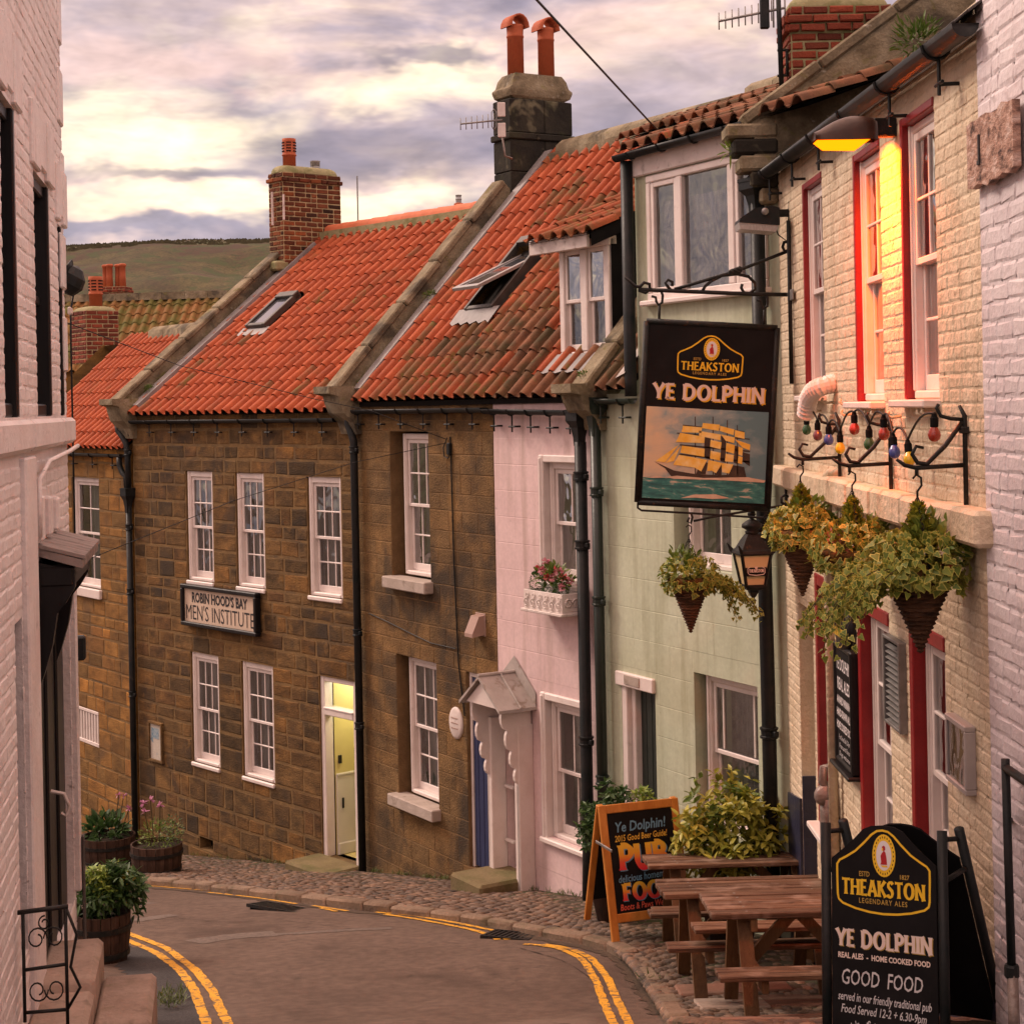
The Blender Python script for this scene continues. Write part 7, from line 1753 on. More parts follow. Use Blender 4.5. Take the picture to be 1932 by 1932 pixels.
# ================================================================ hanging baskets
def basket(loc, hookz, rng, R_=.16, H_=.36, label='', trail=(0, 0), conifer=True, tilt=(0, 0), ivyn=150, lefty=0.0, broad=40, heather=False, tx=(-1, 1)):
    """wicker cone with coir rim, chains and planting; origin at the cone's tip"""
    e = empty('hanging_basket', label, 'hanging basket', tuple(loc), 0, 'conical wicker hanging baskets')
    mb = MB(); mb.smooth = False; n = 36; prof = []
    for k in range(n + 1):
        t = k/n; prof.append((R_*t + .002 + (.012 if k % 2 else 0), H_*t))
    mb.lathe(prof, 22)
    for v in range(len(mb.v)): x, y, z = mb.v[v]; q = 1 + .035*math.sin(9*math.atan2(y, x) + z*160) + rng.uniform(-.02, .02); mb.v[v] = (x*q, y*q, z + rng.uniform(-.003, .003))
    mb.build('basket', K['wicker'], e)
    mb = MB(); mb.smooth = True; mb.lathe([(R_*.93, H_*.93), (R_*1.09, H_*.97), (R_*1.10, H_*1.03), (R_*.9, H_*1.06), (R_*.6, H_*1.0), (0, H_*.98)], 22)
    for v in range(len(mb.v)): x, y, z = mb.v[v]; mb.v[v] = (x*(1+rng.uniform(-.05, .05)), y*(1+rng.uniform(-.05, .05)), z + rng.uniform(-.012, .012))
    mb.build('coir_liner', K['coir'], e)
    top = Vector((0, 0, hookz))
    for k in range(3):
        a = 2*PI*k/3 + .6; p = Vector((R_*math.cos(a), R_*math.sin(a), H_)); mb = MB(); nl = max(6, int((top-p).length/.028))
        for i in range(nl):
            q0 = top.lerp(p, i/nl); q1 = top.lerp(p, (i+1)/nl); d = (q1-q0).normalized(); sd = d.orthogonal().normalized(); sd.rotate(Matrix.Rotation(PI/2*(i % 2), 3, d))
            mid = (q0+q1)/2; ll = (q1-q0).length*.62; ring = [mid + d*ll*math.cos(t_) + sd*.008*math.sin(t_) for t_ in [2*PI*j/6 for j in range(7)]]; mb.tube(ring, .0026, 4, caps=False)
        mb.build('chain', K['iron'], e)
    mb = MB(); mb.smooth = True; mb.tube([top, top + Vector((0, 0, .03)), top + Vector((.022, 0, .06)), top + Vector((.02, 0, .10)), top + Vector((-.004, 0, .115)), top + Vector((-.022, 0, .095))], .006, 6); mb.build('hook', K['iron'], e)
    zt = H_*1.0
    if conifer:
        mb = MB(); twig_conifer(mb, (lefty, 0, zt), .31, .12, 260, rng); stuff(mb, 'conifer_sprays', K['leaf_conifer'], e)
    if broad:
        mb = MB(); bush(mb, (tx[1]*.06, -.02, zt + .11), (.17, .14, .15), broad, .075, .036, rng, .4, .3); stuff(mb, 'broad_leaves', K['leaf_mid'], e)
        mb = MB(); bush(mb, (tx[0]*.03, -.03, zt + .05), (.15, .13, .09), broad//2, .07, .03, rng, .3, .3); stuff(mb, 'golden_leaves', K['leaf_aucuba'], e)
    mo, mi = MB(), MB()
    for i in range(ivyn):
        a = rng.uniform(0, 2*PI); t = rng.random()
        if t < .7: hh = rng.uniform(-.06, .20); rr_ = R_*1.5*math.sqrt(max(.05, 1 - ((hh - .02)/.22)**2)); p = Vector((math.cos(a)*rr_*rng.uniform(.8, 1.05), math.sin(a)*rr_*rng.uniform(.8, 1.05), zt + hh))
        else: p = Vector((math.cos(a)*R_*1.2, math.sin(a)*R_*1.15, zt - rng.uniform(0, .10)))
        if p.x * trail[0] < -.02 and trail[0] and rng.random() < .5: continue
        ivy(mo, mi, p, Vector((0, 0, -.8)) + rdir(rng)*.75, rng.uniform(.036, .058), rng, (Vector((math.cos(a), math.sin(a), .55)) + rdir(rng)*.35).normalized())
    if trail[0] or trail[1]:
        st_ = MB()
        for k in range(int(trail[1])):
            p = Vector((trail[0]*R_*rng.uniform(.3, 1.1), -R_*rng.uniform(-.3, .9), zt + .02)); v = Vector((trail[0]*rng.uniform(.3, 1.0), rng.uniform(-.4, .2), .15)); path = [p.copy()]; Lt = rng.uniform(.2, .62)
            for i in range(16):
                p = p + v.normalized()*Lt/16; v.z -= .13; v.x += trail[0]*rng.uniform(-.03, .08); path.append(p.copy())
                for q in range(2 if i > 9 else 3):
                    ivy(mo, mi, p + rdir(rng)*.025, Vector((0, 0, -.9)) + rdir(rng)*.7, rng.uniform(.030, .054)*(1 - .02*i), rng, (Vector((trail[0]*.5, -.7, .45)) + rdir(rng)*.5).normalized())
            st_.tube(path, .0022, 4)
        stuff(st_, 'ivy_stems', K['stem'], e)
    stuff(mo, 'ivy_leaf_margins', K['ivy_out'], e); stuff(mi, 'ivy_leaf_centres', K['ivy_in'], e)
    if heather:
        mb = MB(); bush(mb, (-.10, -.08, zt + .07), (.10, .08, .09), 160, .03, .010, rng, .6, .2); stuff(mb, 'heather_sprigs', K['heather'], e)
    return e
rng = random.Random(31)
tip = at_depth(1303, 1194, 13.9); hk_ = at_depth(1303, 990, 13.9)
basket(tip, hk_.z - tip.z - .115, rng, .165, .43, 'wicker cone basket of trailing ivy hanging below the ship sign', (1, 14), conifer=False, ivyn=420, broad=170, tx=(-1, -1))
for k, (sb, tipuv, hookuv, Rk, Hk, tr, lab, he) in enumerate(((2.56, (1513.7, 1125), (1512.6, 872), .17, .44, (1, 16), 'farthest of the three ivy baskets on the pub brackets', False), (4.17, (1612, 1178), (1600.7, 885), .175, .43, (1, 24), 'middle ivy and heather basket on the pub brackets', True), (5.87, (1736, 1232), (1727, 890), .18, .42, (-1, 30), 'nearest and largest leafy basket on the pub brackets, ivy trailing left', False))):
    hs, hz = F.at(*hookuv, -.28); s_h = sb
    wp_ = F.W(sb, 0, 0); Y = wp_.y
    tip = at_depth(*tipuv, Y); hk_ = at_depth(*hookuv, Y)
    basket(tip, hk_.z - tip.z - .13, rng, Rk, Hk, lab, tr, True, ivyn=(900, 900, 760)[k], heather=he, tx=(-1, 1), broad=(90, 90, 200)[k])
    a, b = F.at((1587, 1684, 1826)[k], (778, 780, 765)[k]), F.at((1587, 1684, 1826)[k], (915, 937, 953)[k])
    hx = F_P.p0[0] - hk_.x      # arm reach out from the wall
    e = empty('basket_bracket', ('far', 'middle', 'near')[k] + ' twisted iron basket bracket on the cream pub wall', 'bracket', tuple(F.W(a[0], 0, b[1])), F.rot, 'basket brackets on the pub')
    zt_ = a[1]-b[1]; za = hk_.z + .03 - b[1]
    rod('wall_bar', [(0, -.02, 0), (0, -.02, zt_*.9), (-.02, -.04, zt_)], [.013, .013, .009], e)
    rod('arm', [(0, -.02, za), (0, -hx, za - .01), (0, -hx - .06, za + .005), (0, -hx - .10, za + .035)], [.012, .012, .011, .008], e)
    rod('brace', [(0, -.03, za + .22), (0, -hx*.45, za + .10), (0, -hx*.8, za + .01), (0, -hx*.98, za + .015), (0, -hx*1.08, za + .06), (0, -hx*1.0, za + .10), (0, -hx*.86, za + .09)], [.012, .013, .012, .012, .011, .010, .008], e)
    rod('upper_scroll', [(0, -.03, za + .23), (0, -.09, za + .235), (0, -.14, za + .25), (0, -.16, za + .29), (0, -.15, za + .31)], .010, e)
    mb = MB(); mb.bbox(-.03, .03, -.045, -.0, zt_*.72, zt_*.72 + .035, .006); mb.build('clamp', K['iron'], e)
    rod('drop_link', [(0, -hx, za), (0, -hx, za - .05)], .010, e)

# ================================================================ wall boards and fittings on the pub front
cbd = empty('wall_chalkboard', 'black framed ales board on the pub wall between two ground floor windows', 'chalkboard', tuple(F.W(sp + .07, 0, 3.44)), F.rot)
w, h = 3.03 - sp - .07, .84; kb = w/.90
mb = MB(); mb.bbox(.02, w-.02, -.05, -.001, .02, h-.02, .004); mb.build('panel', K['chalk'], cbd)
mb = MB(); mb.bbox(0, .045, -.065, -.001, 0, h, .012); mb.bbox(w-.045, w, -.065, -.001, 0, h, .012); mb.bbox(.045, w-.045, -.064, -.001, 0, .04, .012); mb.bbox(.045, w-.045, -.064, -.001, h-.04, h, .012); mb.build('frame', K['black_paint'], cbd)
mb = MB(); mb.bbox(-.02, w+.02, -.10, -.001, -.03, .0, .01); mb.build('ledge', K['black_paint'], cbd)
for k, (t_, z, s_z, wd) in enumerate((('YE DOLPHIN', .66, .12, .72), ('REAL ALES', .52, .12, .62), ('AWARD WINNING', .42, .075, .70), ('HAND-DRAWN ALES', .33, .075, .74), ('HOME COOKED FOOD', .24, .075, .76))): letter(cbd, t_, w/2, z, s_z, K['white_ink'], -.0525, wd*kb, .002)
for k, (t_, z) in enumerate((('Food Served Daily 12-9pm', .17), ('Free and Fires', .11), ('Dogs welcome', .055))): letter(cbd, t_, w/2, z, .05, K['chalk_ink'], -.0525, .55*kb, 0, .3, rot=.02)
mb = MB(); mb.smooth = True; mb.lathe([(0, .075), (.20, .07), (.245, .05), (.26, .0)], 24, T(w/2, 0, h + .13) @ SC(1, 1, .72) @ RX(PI/2)); mb.build('badge_plaque', K['black_paint'], cbd)
mb = MB(); ribbon2(mb, [(w/2 + .20*math.cos(2*PI*i/24), h + .13 + .135*math.sin(2*PI*i/24)) for i in range(24)], .008, -.078, True); disc(mb, w/2, h + .19, .04, .06, -.077); mb.build('badge_outline', K['golddk'], cbd)
flared(cbd, 'THEAKSTON', w/2-.18, w/2+.18, h + .07, .06, K['gold'], -.080, .2)
mc = empty('menu_case', 'grey metal menu case on the cream wall by the right corner', 'notice case', tuple(F.W(5.52, 0, 3.98)), F.rot)
w, h = .40, .35
mb = MB(); mb.bbox(0, w, -.06, -.001, 0, .03, .005); mb.bbox(0, w, -.06, -.001, h-.03, h, .005); mb.bbox(0, .03, -.06, -.001, .03, h-.03, .005); mb.bbox(w-.03, w, -.06, -.001, .03, h-.03, .005); mb.build('case_frame', mat('grey_case', [(.34, .30, .29), (.42, .37, .35)], 6, 3, .5, spec=.5), mc)
mb = MB(); mb.box(.028, w-.028, -.03, -.002, .028, h-.028); mb.build('back_panel', mat('faded_menu', [(.36, .32, .24), (.46, .40, .30)], 12, 4, .6), mc)
link_mesh('pane', pane_mesh(K['glass']), mc, (.03, -.05, .03), None, (w-.06, 1, h-.06))
s0, z0 = F.at(1577, 1450); ak = empty('iron_shackle', 'big pale iron mooring shackle fixed to the pub wall below the ales board', 'shackle', tuple(F.W(s0 + .05, 0, z0 - .32)), F.rot)
K['galv'] = mat('galvanised_iron', [(.20, .16, .14), (.32, .26, .23)], 10, 4, .5, .4, 30, metal=.3, spec=.5, dirt=[((.16, .08, .05), 12, .6, .7, .5)])
mb = MB(); mb.smooth = True; mb.tube([(0, -.05, -.35), (0, -.06, 0), (0, -.07, .12)], [.085, .075, .065], 12); mb.build('shank', K['galv'], ak)
mb = MB(); mb.smooth = True; mb.lathe([(0, -.06), (.07, -.05), (.085, 0), (.07, .05), (0, .06)], 14, T(0, -.09, .14) @ RY(PI/2)); mb.build('pin_boss', K['galv'], ak)
rod('bow', [(0, -.06, .14), (0, -.11, .24), (0, -.10, .34), (0, -.05, .36), (0, -.02, .30), (0, -.02, .18)], .032, ak, K['galv'])
# handrail at the right edge
hr = empty('handrail_pipe', 'black iron handrail and pale pipe at the right edge by the lilac house', 'handrail', tuple(F.W(6.42, -.10, 2.6)), F.rot)
def hp(u, v, y=-.12): s, z = F.at(u, v, y); return (s - 6.42, y + .10, z - 2.6)
rod('upright', [hp(1896, 1432), hp(1902, 1640), hp(1908, 1830)], .020, hr, K['pipe']); rod('rail', [hp(1896, 1448), hp(1935, 1475), hp(1990, 1510)], .020, hr, K['pipe']); rod('pale_pipe', [hp(1909, 1835), hp(1915, 2000)], .026, hr, K['galv']); rod('stub', [hp(1899, 1545), hp(1908, 1548, .0)], .014, hr, K['pipe'])
mb = MB(); mb.lathe([(.028, -.03), (.034, -.02), (.034, .02), (.028, .03)], 12, Matrix.Translation(hp(1908, 1832))); mb.build('joint_collar', K['pipe'], hr)

# ================================================================ picnic tables
def picnic(loc, rz, tilt, label, rng, Lx=1.32, W=.70):
    e = empty('picnic_table', label, 'picnic table', tuple(loc), rz, 'picnic tables outside the pub'); e.rotation_euler = (tilt, 0, rz)
    ht = .74; n = 5; pw = W/n
    for i in range(n):
        mb = MB(); y = -W/2 + i*pw; mb.bbox(rng.uniform(-.008, .008), Lx + rng.uniform(-.008, .008), y + .013, y + pw - .013, ht - .04, ht + rng.uniform(-.003, .003), .006); mb.build('table_plank', K['timber'], e)
        s_ = MB()
        for x in (.24, Lx - .24): s_.lathe([(0, .002), (.009, .0015), (.010, 0)], 8, T(x, y + pw/2, ht + .001))
        tag(s_.build('screws', K['alu'], e), kind='stuff')
    for sg in (-1, 1):
        for j in range(2):
            mb = MB(); y = sg*.64 + (j - .5)*.125; mb.bbox(-.02 + rng.uniform(-.01, .01), Lx + .02, y - .058, y + .058, .405, .44, .006); mb.build('bench_plank', K['timber'], e)
    for x in (.20, Lx - .24):
        for sg in (-1, 1):
            mb = MB(); mb.bar((x + .03, sg*.20, ht - .036), (x + .03, sg*.52, -.04), .095, .045, up=(0, 1, 0)); mb.build('leg', K['timber_leg'], e)
        mb = MB(); mb.bbox(x + .06, x + .105, -.72, .72, .315, .404, .006); mb.build('bench_bearer', K['timber_leg'], e)
        mb = MB(); mb.bbox(x + .06, x + .105, -W/2 + .03, W/2 - .03, ht - .13, ht - .037, .006); mb.build('top_bearer', K['timber_leg'], e)
        sgn = 1 if x < Lx/2 else -1
        mb = MB(); mb.bar((x + .06 + sgn*.04, 0, .36), (x + .06 + sgn*.36, 0, ht - .05), .045, .08); mb.build('brace', K['timber_leg'], e)
    return e
rng = random.Random(41)
for (u, v, YT, rz, tl, lab, Lx) in ((1218, 1619, 14.15, .03, -.13, 'farthest picnic table, beside the golden spotted shrub', 1.45), (1245, 1671, 12.8, .03, -.11, 'middle picnic table between the two others', 1.35), (1332, 1706, 11.55, .02, -.07, 'nearest picnic table, beside the black pavement sign', 1.15)):
    p = at_depth(u, v, YT)
    picnic((p.x, p.y, g(p.y) + PAVE + .005), rz, tl, lab, rng, Lx)

# ================================================================ chalk pavement sign (pine A-board)
pf = on_ground(1155, 1783, PAVE); 
cb = empty('chalk_sign', 'pine framed chalk sign standing on the cobbles advertising pub food', 'pavement sign', (pf.x, pf.y, g(pf.y) + PAVE), R(20))
cw, chh, lean = .76, 1.16, R(13)
Mfr = RX(-lean)
mb = MB(); mb.bbox(0, .07, -.018, .018, 0, chh, .006, Mfr); mb.build('leg', K['pine'], cb)
mb = MB(); mb.bbox(cw-.07, cw, -.018, .018, 0, chh, .006, Mfr); mb.build('leg', K['pine'], cb)
mb = MB(); mb.bbox(.07, cw-.07, -.017, .017, chh-.075, chh, .006, Mfr); mb.build('rail', K['pine'], cb); mb = MB(); mb.bbox(.07, cw-.07, -.017, .017, .17, .245, .006, Mfr); mb.build('rail', K['pine'], cb)
mb = MB(); mb.bbox(.07, cw-.07, -.006, .012, .245, chh-.075, .002, Mfr); mb.build('board', K['chalk'], cb)
back = .50; Mbk = T(0, back, 0) @ RX(math.atan2(back - chh*math.sin(lean) , chh*math.cos(lean)) * 1.0)
mb = MB(); Mb2 = T(0, chh*math.sin(lean) + .03, chh*math.cos(lean)) @ RX(R(17)) @ T(0, 0, -chh)
for a in (0, cw - .06):
    mb = MB(); mb.bbox(a, a + .06, -.015, .015, .02, chh, .005, Mb2); mb.build('rear_leg', K['pine'], cb)
mb = MB(); mb.bbox(.06, cw-.06, -.008, .008, .22, chh - .05, .002, Mb2); mb.build('rear_board', K['chalk'], cb)
mb = MB(); mb.bbox(-.012, .0, -.05, .30, .80, .825, .003); mb.build('stay', K['alu'], cb)
K['ch_blue'] = mat('blue_chalk', [(.12, .28, .42), (.18, .36, .50)], 30, 3, .9); K['ch_yel'] = mat('yellow_chalk', [(.72, .45, .05), (.78, .52, .08)], 30, 3, .9); K['ch_red'] = mat('red_chalk', [(.66, .10, .06), (.72, .14, .08)], 30, 3, .9)
def fade(name, z0, z1):
    m, b, p = new_mat(name); tcn = b.n('ShaderNodeTexCoord'); sp = b.n('ShaderNodeSeparateXYZ'); b.link(tcn.outputs['Object'], sp.inputs[0])
    mr = b.n('ShaderNodeMapRange'); b.link(sp.outputs[2], mr.inputs[0]); mr.inputs[1].default_value = z0; mr.inputs[2].default_value = z1
    b.link(b.ramp(mr.outputs[0], [(0, (.68, .03, .05)), (.35, (.74, .10, .04)), (.65, (.78, .36, .03)), (1, (.80, .50, .04))]), p.inputs['Base Color']); p.inputs['Roughness'].default_value = .8; return m
cosl = math.cos(lean)
letter(cb, 'Ye Dolphin!', cw*.50, .925, .12, K['ch_blue'], -.008, .48, .002, .2, M=Mfr, rot=.02)
letter(cb, '2015 Good Beer Guide!', cw*.49, .845, .075, K['ch_yel'], -.008, .50, .001, .2, M=Mfr, rot=.02)
flared(cb, 'PUB', .15+.010, .60+.010, .60-.010, .21, K['ch_blue'], -.008, .24, Mfr, 'lettering_shadow'); flared(cb, 'PUB', .15, .60, .60, .21, fade('pub_letter_paint', .60*cosl, .80*cosl), -.011, .24, Mfr)
letter(cb, 'delicious homemade', cw*.50, .505, .085, K['ch_blue'], -.008, .52, .001, .2, M=Mfr, rot=.03)
flared(cb, 'FOOD', .15+.008, .63+.008, .345-.008, .14, K['ch_blue'], -.008, .26, Mfr, 'lettering_shadow'); flared(cb, 'FOOD', .15, .63, .345, .14, fade('food_letter_paint', .345*cosl, .485*cosl), -.011, .26, Mfr)
letter(cb, 'Boots & Paws Welcome', cw*.50, .272, .075, K['ch_red'], -.008, .54, .001, .2, M=Mfr, rot=.02)

# ================================================================ black pub pavement sign
ab = empty('pavement_sign', 'large black A-frame pub sign with gold badge and chalk writing, nearest the camera', 'pavement sign', (0, 0, 0))
aa = R(34); lean = R(9); H2 = 1.16; pw2 = .58; YA = 8.05
pTL = at_depth(1557.6, 1552, YA + .16); base = Vector((pTL.x, pTL.y, pTL.z))
ab.rotation_euler = (0, -.055, -aa); ab.location = base - ab.rotation_euler.to_matrix() @ Vector((0, 0, H2))
Mfr = T(0, 0, H2) @ RX(-lean) @ T(0, 0, -H2)
for x in (0, pw2):
    mb = MB(); mb.smooth = True; mb.tube([(x, 0, -.05), (x, 0, H2)], .024, 12, M=Mfr); mb.build('front_tube', K['pipe'], ab)
Mrr = T(.045, .10, H2 - .01) @ RX(R(22)) @ T(0, 0, -H2)
for x in (0, pw2):
    mb = MB(); mb.smooth = True; mb.tube([(x, 0, -.05), (x, 0, H2)], .024, 12, M=Mrr); mb.build('rear_tube', K['pipe'], ab)
def shield(y, M, nm, m, th=.012):
    a, b = .03, pw2 - .03; c = (a+b)/2; hw = (b-a)/2
    top = [(1, .86*H2), (.93, .872*H2), (.75, .905*H2), (.55, .945*H2), (.38, .985*H2), (.22, 1.0*H2), (0, 1.005*H2)]
    pts = [(a, .06), (b, .06)] + [(c + hw*q, z) for q, z in top] + [(c - hw*q, z) for q, z in top[-2::-1]]
    mb = MB(); mb.prism(pts, y - th/2, y + th/2, M); return mb.build(nm, m, ab)
shield(0, Mfr, 'front_panel', K['chalk']); shield(0, Mrr, 'rear_panel', K['black_matt'])
for x, zz in ((pw2, .80), (0, .80)):
    rod('stay', [Mfr @ Vector((x, 0, zz*H2)), Mrr @ Vector((x, 0, zz*H2 + .02))], .013, ab, K['iron'])
for x in (0, pw2): rod('hinge', [Mfr @ Vector((x, 0, .965*H2)), Mrr @ Vector((x, 0, .955*H2))], .012, ab, K['iron'])
badge(ab, pw2/2, .985*H2, .46, .385, -.0075, Mfr, 'gold')
flared(ab, 'YE DOLPHIN', .055+.004, pw2-.055+.004, .515*H2-.004, .078, K['golddk'], -.0080, .2, Mfr, 'lettering_shadow'); flared(ab, 'YE DOLPHIN', .055, pw2-.055, .515*H2, .078, K['cream_ink'], -.0095, .2, Mfr)
letter(ab, 'REAL ALES  -  HOME COOKED FOOD', pw2/2, .468*H2, .035, K['cream_ink'], -.0085, .455, .0012, M=Mfr)
for (t_, x, z, s_z, wd, sh_, rt) in (('GOOD  FOOD', .28, .365*H2, .10, .40, .15, 0), ('served in our friendly traditional pub', .29, .300*H2, .055, .46, .25, -.01), ('Food Served 12-2 + 6.30-9pm', .285, .252*H2, .055, .42, .25, -.01), ('specials', .12, .185*H2, .05, .11, .2, .35), ('fish', .22, .20*H2, .05, .05, .2, -.3), ('snacks', .315, .185*H2, .05, .09, .2, .3), ('Kids', .40, .165*H2, .05, .06, .2, .25), ('open', .475, .18*H2, .045, .06, .2, .35), ('fire', .50, .15*H2, .045, .05, .2, .3), ('CAMRA GOOD BEER 2016', .28, .105*H2, .05, .44, .1, 0)):
    letter(ab, t_, x, z, s_z, K['chalk_ink'], -.0085, wd, .0006, sh_, M=Mfr, rot=rt)

# ================================================================ planters, shrubs, tubs
rng = random.Random(51)
def barrel(loc, r0, r1, h, label, rng, group='half barrel planters'):
    e = empty('barrel_planter', label, 'planter', tuple(loc), 0, group)
    n = 18
    for k in range(n):
        a0, a1 = 2*PI*k/n + .012, 2*PI*(k+1)/n - .012; mb = MB(); vs = []
        for (r, z) in ((r0, 0), ((r0+r1)/2 + .012, h*.5), (r1, h)):
            for a in (a0, a1): vs += [(r*math.cos(a), r*math.sin(a), z), ((r-.025)*math.cos(a), (r-.025)*math.sin(a), z)]
        mb.add(vs, [(0, 2, 6, 4), (4, 6, 10, 8), (8, 10, 11, 9), (1, 5, 7, 3), (5, 9, 11, 7)]); mb.build('stave', K['barrel'], e)
    for z in (.22, .72):
        r = r0 + (r1-r0)*z + .014; mb = MB(); mb.lathe([(r, h*z - .022), (r + .004, h*z - .022), (r + .006, h*z + .022), (r + .002, h*z + .022)], 24); mb.build('hoop', K['iron'], e)
    mb = MB(); mb.lathe([(0, h*.88), (r1*.93, h*.86)], 18); mb.build('soil', K['soil'], e); return e
p = on_ground(196, 1812, 0); e = barrel((p.x, p.y, p.z - .02), .20, .24, .44, 'half barrel with a lush green shrub at the corner of the white house', rng)
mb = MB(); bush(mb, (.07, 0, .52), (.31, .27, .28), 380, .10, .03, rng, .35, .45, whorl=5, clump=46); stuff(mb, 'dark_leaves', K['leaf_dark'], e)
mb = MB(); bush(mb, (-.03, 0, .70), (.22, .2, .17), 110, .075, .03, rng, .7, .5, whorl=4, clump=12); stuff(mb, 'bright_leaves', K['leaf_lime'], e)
mb = MB(); bush(mb, (.24, -.05, .72), (.05, .05, .09), 24, .035, .03, rng, .5, .2); stuff(mb, 'yellow_flowers', K['yellowflower'], e)
p = on_ground(297, 1643, PAVE); e = barrel((p.x, p.y, p.z - .05), .30, .345, .42, 'right one of the two half barrels by the brown stone wall, pink flowers on stems', rng)
mb = MB(); bush(mb, (.05, 0, .52), (.30, .25, .22), 420, .055, .018, rng, .6, .3); stuff(mb, 'dark_leaves', K['leaf_mid'], e)
mb = MB(); bush(mb, (.2, 0, .58), (.16, .16, .22), 200, .04, .014, rng, .7, .3); stuff(mb, 'fine_leaves', K['leaf_dark'], e)
def stalks(e, pts, m, rng):
    for (x, y, h) in pts:
        s_ = MB(); s_.tube([(x*.5, y*.5, .38), (x*.8, y, .38 + (h-.38)*.6), (x, y, h)], .006, 5); s_.build('flower_stalk', K['stem'], e)
        f = MB()
        for q in range(10): leaf(f, Vector((x, y, h)), rdir(rng, .3), .07, .028, rng)
        f.build('flower_head', m, e)
stalks(e, [(-.16, 0, .95), (-.08, .05, .98), (-.12, -.1, .86), (.06, 0, .92)], K['lilacflower'], rng)
p = on_ground(196, 1634, PAVE); e = barrel((p.x, p.y + .3, g(p.y + .3) + PAVE - .03), .33, .38, .44, 'left one of the two half barrels by the honey stone wall, broad dark leaves', rng)
mb = MB(); bush(mb, (-.05, 0, .52), (.30, .28, .16), 130, .17, .10, rng, .6, .3); stuff(mb, 'broad_leaves', K['leaf_dark'], e)
stalks(e, [(.16, 0, 1.0), (.22, .04, .97), (.30, 0, .80)], K['lilacflower'], rng)
# golden shrub and laurel in pots by the green cottage
def pot_shrub(loc, label, r, h, rng):
    e = empty('potted_shrub', label, 'shrub', tuple(loc)); mb = MB(); mb.smooth = True
    mb.lathe([(r*.7, 0), (r*.95, h*.8), (r*1.05, h*.85), (r*1.05, h), (r*.9, h), (r*.85, h*.86), (0, h*.86)], 20); mb.build('pot', K['barrel'], e)
    return e
pb = at_depth(1378, 1700, 14.55); zg = g(14.55) + PAVE
e = pot_shrub((pb.x, 14.55, zg), 'golden spotted evergreen shrub in front of the green cottage window', .26, .36, rng)
topz = at_depth(1362, 1478, 14.55).z - zg; botz = .36
for k in range(7):
    a = rng.uniform(0, 6.28); rod('stem', [(0, 0, .3), (.10*math.cos(a), .10*math.sin(a), .55), (.28*math.cos(a), .22*math.sin(a), .95)], [.016, .012, .008], e, K['stem'], 6)
cz_ = (topz + botz)/2 + .03; rz_ = (topz - botz)/2
mb = MB(); bush(mb, (0, 0, cz_), (.46, .36, rz_), 520, .105, .042, rng, .15, .5, whorl=4, clump=54); stuff(mb, 'golden_leaves', K['leaf_aucuba'], e)
mb = MB(); bush(mb, (0, .04, cz_), (.36, .28, rz_*.85), 90, .11, .045, rng, .1, .2, whorl=4, clump=20); stuff(mb, 'green_leaves', K['leaf_mid'], e)
pb = at_depth(1160, 1700, 15.9); zg = g(15.9) + PAVE
e = pot_shrub((pb.x, 15.9, zg), 'dark glossy laurel in a pot behind the chalk sign', .24, .34, rng)
topz = at_depth(1160, 1490, 15.9).z - zg
rod('stem', [(0, 0, .3), (.02, 0, .6), (.1, 0, topz - .15)], .014, e, K['stem'], 6)
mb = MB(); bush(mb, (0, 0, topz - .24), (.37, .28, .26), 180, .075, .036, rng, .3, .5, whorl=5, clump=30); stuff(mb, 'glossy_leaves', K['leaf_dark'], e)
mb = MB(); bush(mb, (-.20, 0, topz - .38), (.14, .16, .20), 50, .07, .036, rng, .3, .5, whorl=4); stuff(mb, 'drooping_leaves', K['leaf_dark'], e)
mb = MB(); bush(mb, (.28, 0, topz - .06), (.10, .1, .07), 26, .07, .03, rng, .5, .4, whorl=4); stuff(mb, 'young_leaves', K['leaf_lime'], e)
# flower box on the pink cottage
F = F_S; s0, z0 = F.at(1000, 1150, -.22); s1, z1 = F.at(1062, 1160, -.22)
fb = empty('window_box', 'white scrollwork window box of pink roses on the pink cottage', 'window box', tuple(F.W(4.56, -.04, 3.84)), F.rot)
bw, bd, bh = .74, .24, .20
mb = MB(); mb.bbox(0, bw, -bd, 0, 0, .012, .003); mb.bbox(0, bw, -bd, -bd+.012, .012, bh, .003); mb.bbox(0, bw, -.012, 0, .012, bh, .003); mb.bbox(0, .012, -bd+.012, -.012, .012, bh, .003); mb.bbox(bw-.012, bw, -bd+.012, -.012, .012, bh, .003); mb.build('box', K['white'], fb)
mb = MB(); mb.bbox(-.03, bw+.03, -bd-.03, .0, -.03, .0, .006); mb.build('shelf', K['white_old'], fb)
for k in range(6):
    mb = MB(); mb.smooth = True; x = .06 + k*.124
    mb.tube([(a, -bd - .012, b) for a, _, b in scroll(x, .065, .045, 1.1, 1.5, 14, 1)], .007, 5); mb.tube([(a, -bd - .012, b) for a, _, b in scroll(x + .03, .145, .035, 1.1, -1.5, 14, -1)], .006, 5); mb.build('scroll', K['white'], fb)
mb = MB(); mb.smooth = True; mb.tube([(bw + .012, -.12 + a*.9, .1 + b) for a, _, b in scroll(-.055, 0, .055, 1.2, 0, 14, 1)], .007, 5); mb.tube([(bw + .012, -.12 + a*.9, .1 + b) for a, _, b in scroll(.055, 0, .055, 1.2, PI, 14, -1)], .007, 5); mb.build('end_scroll', K['white'], fb)
for x in (.12, .36, .60):
    mb = MB(); bush(mb, (x, -.15, bh + .06), (.085, .07, .13), 520, .022, .012, rng, .3, .85); stuff(mb, 'clipped_ball', K['leaf_dark'], fb)
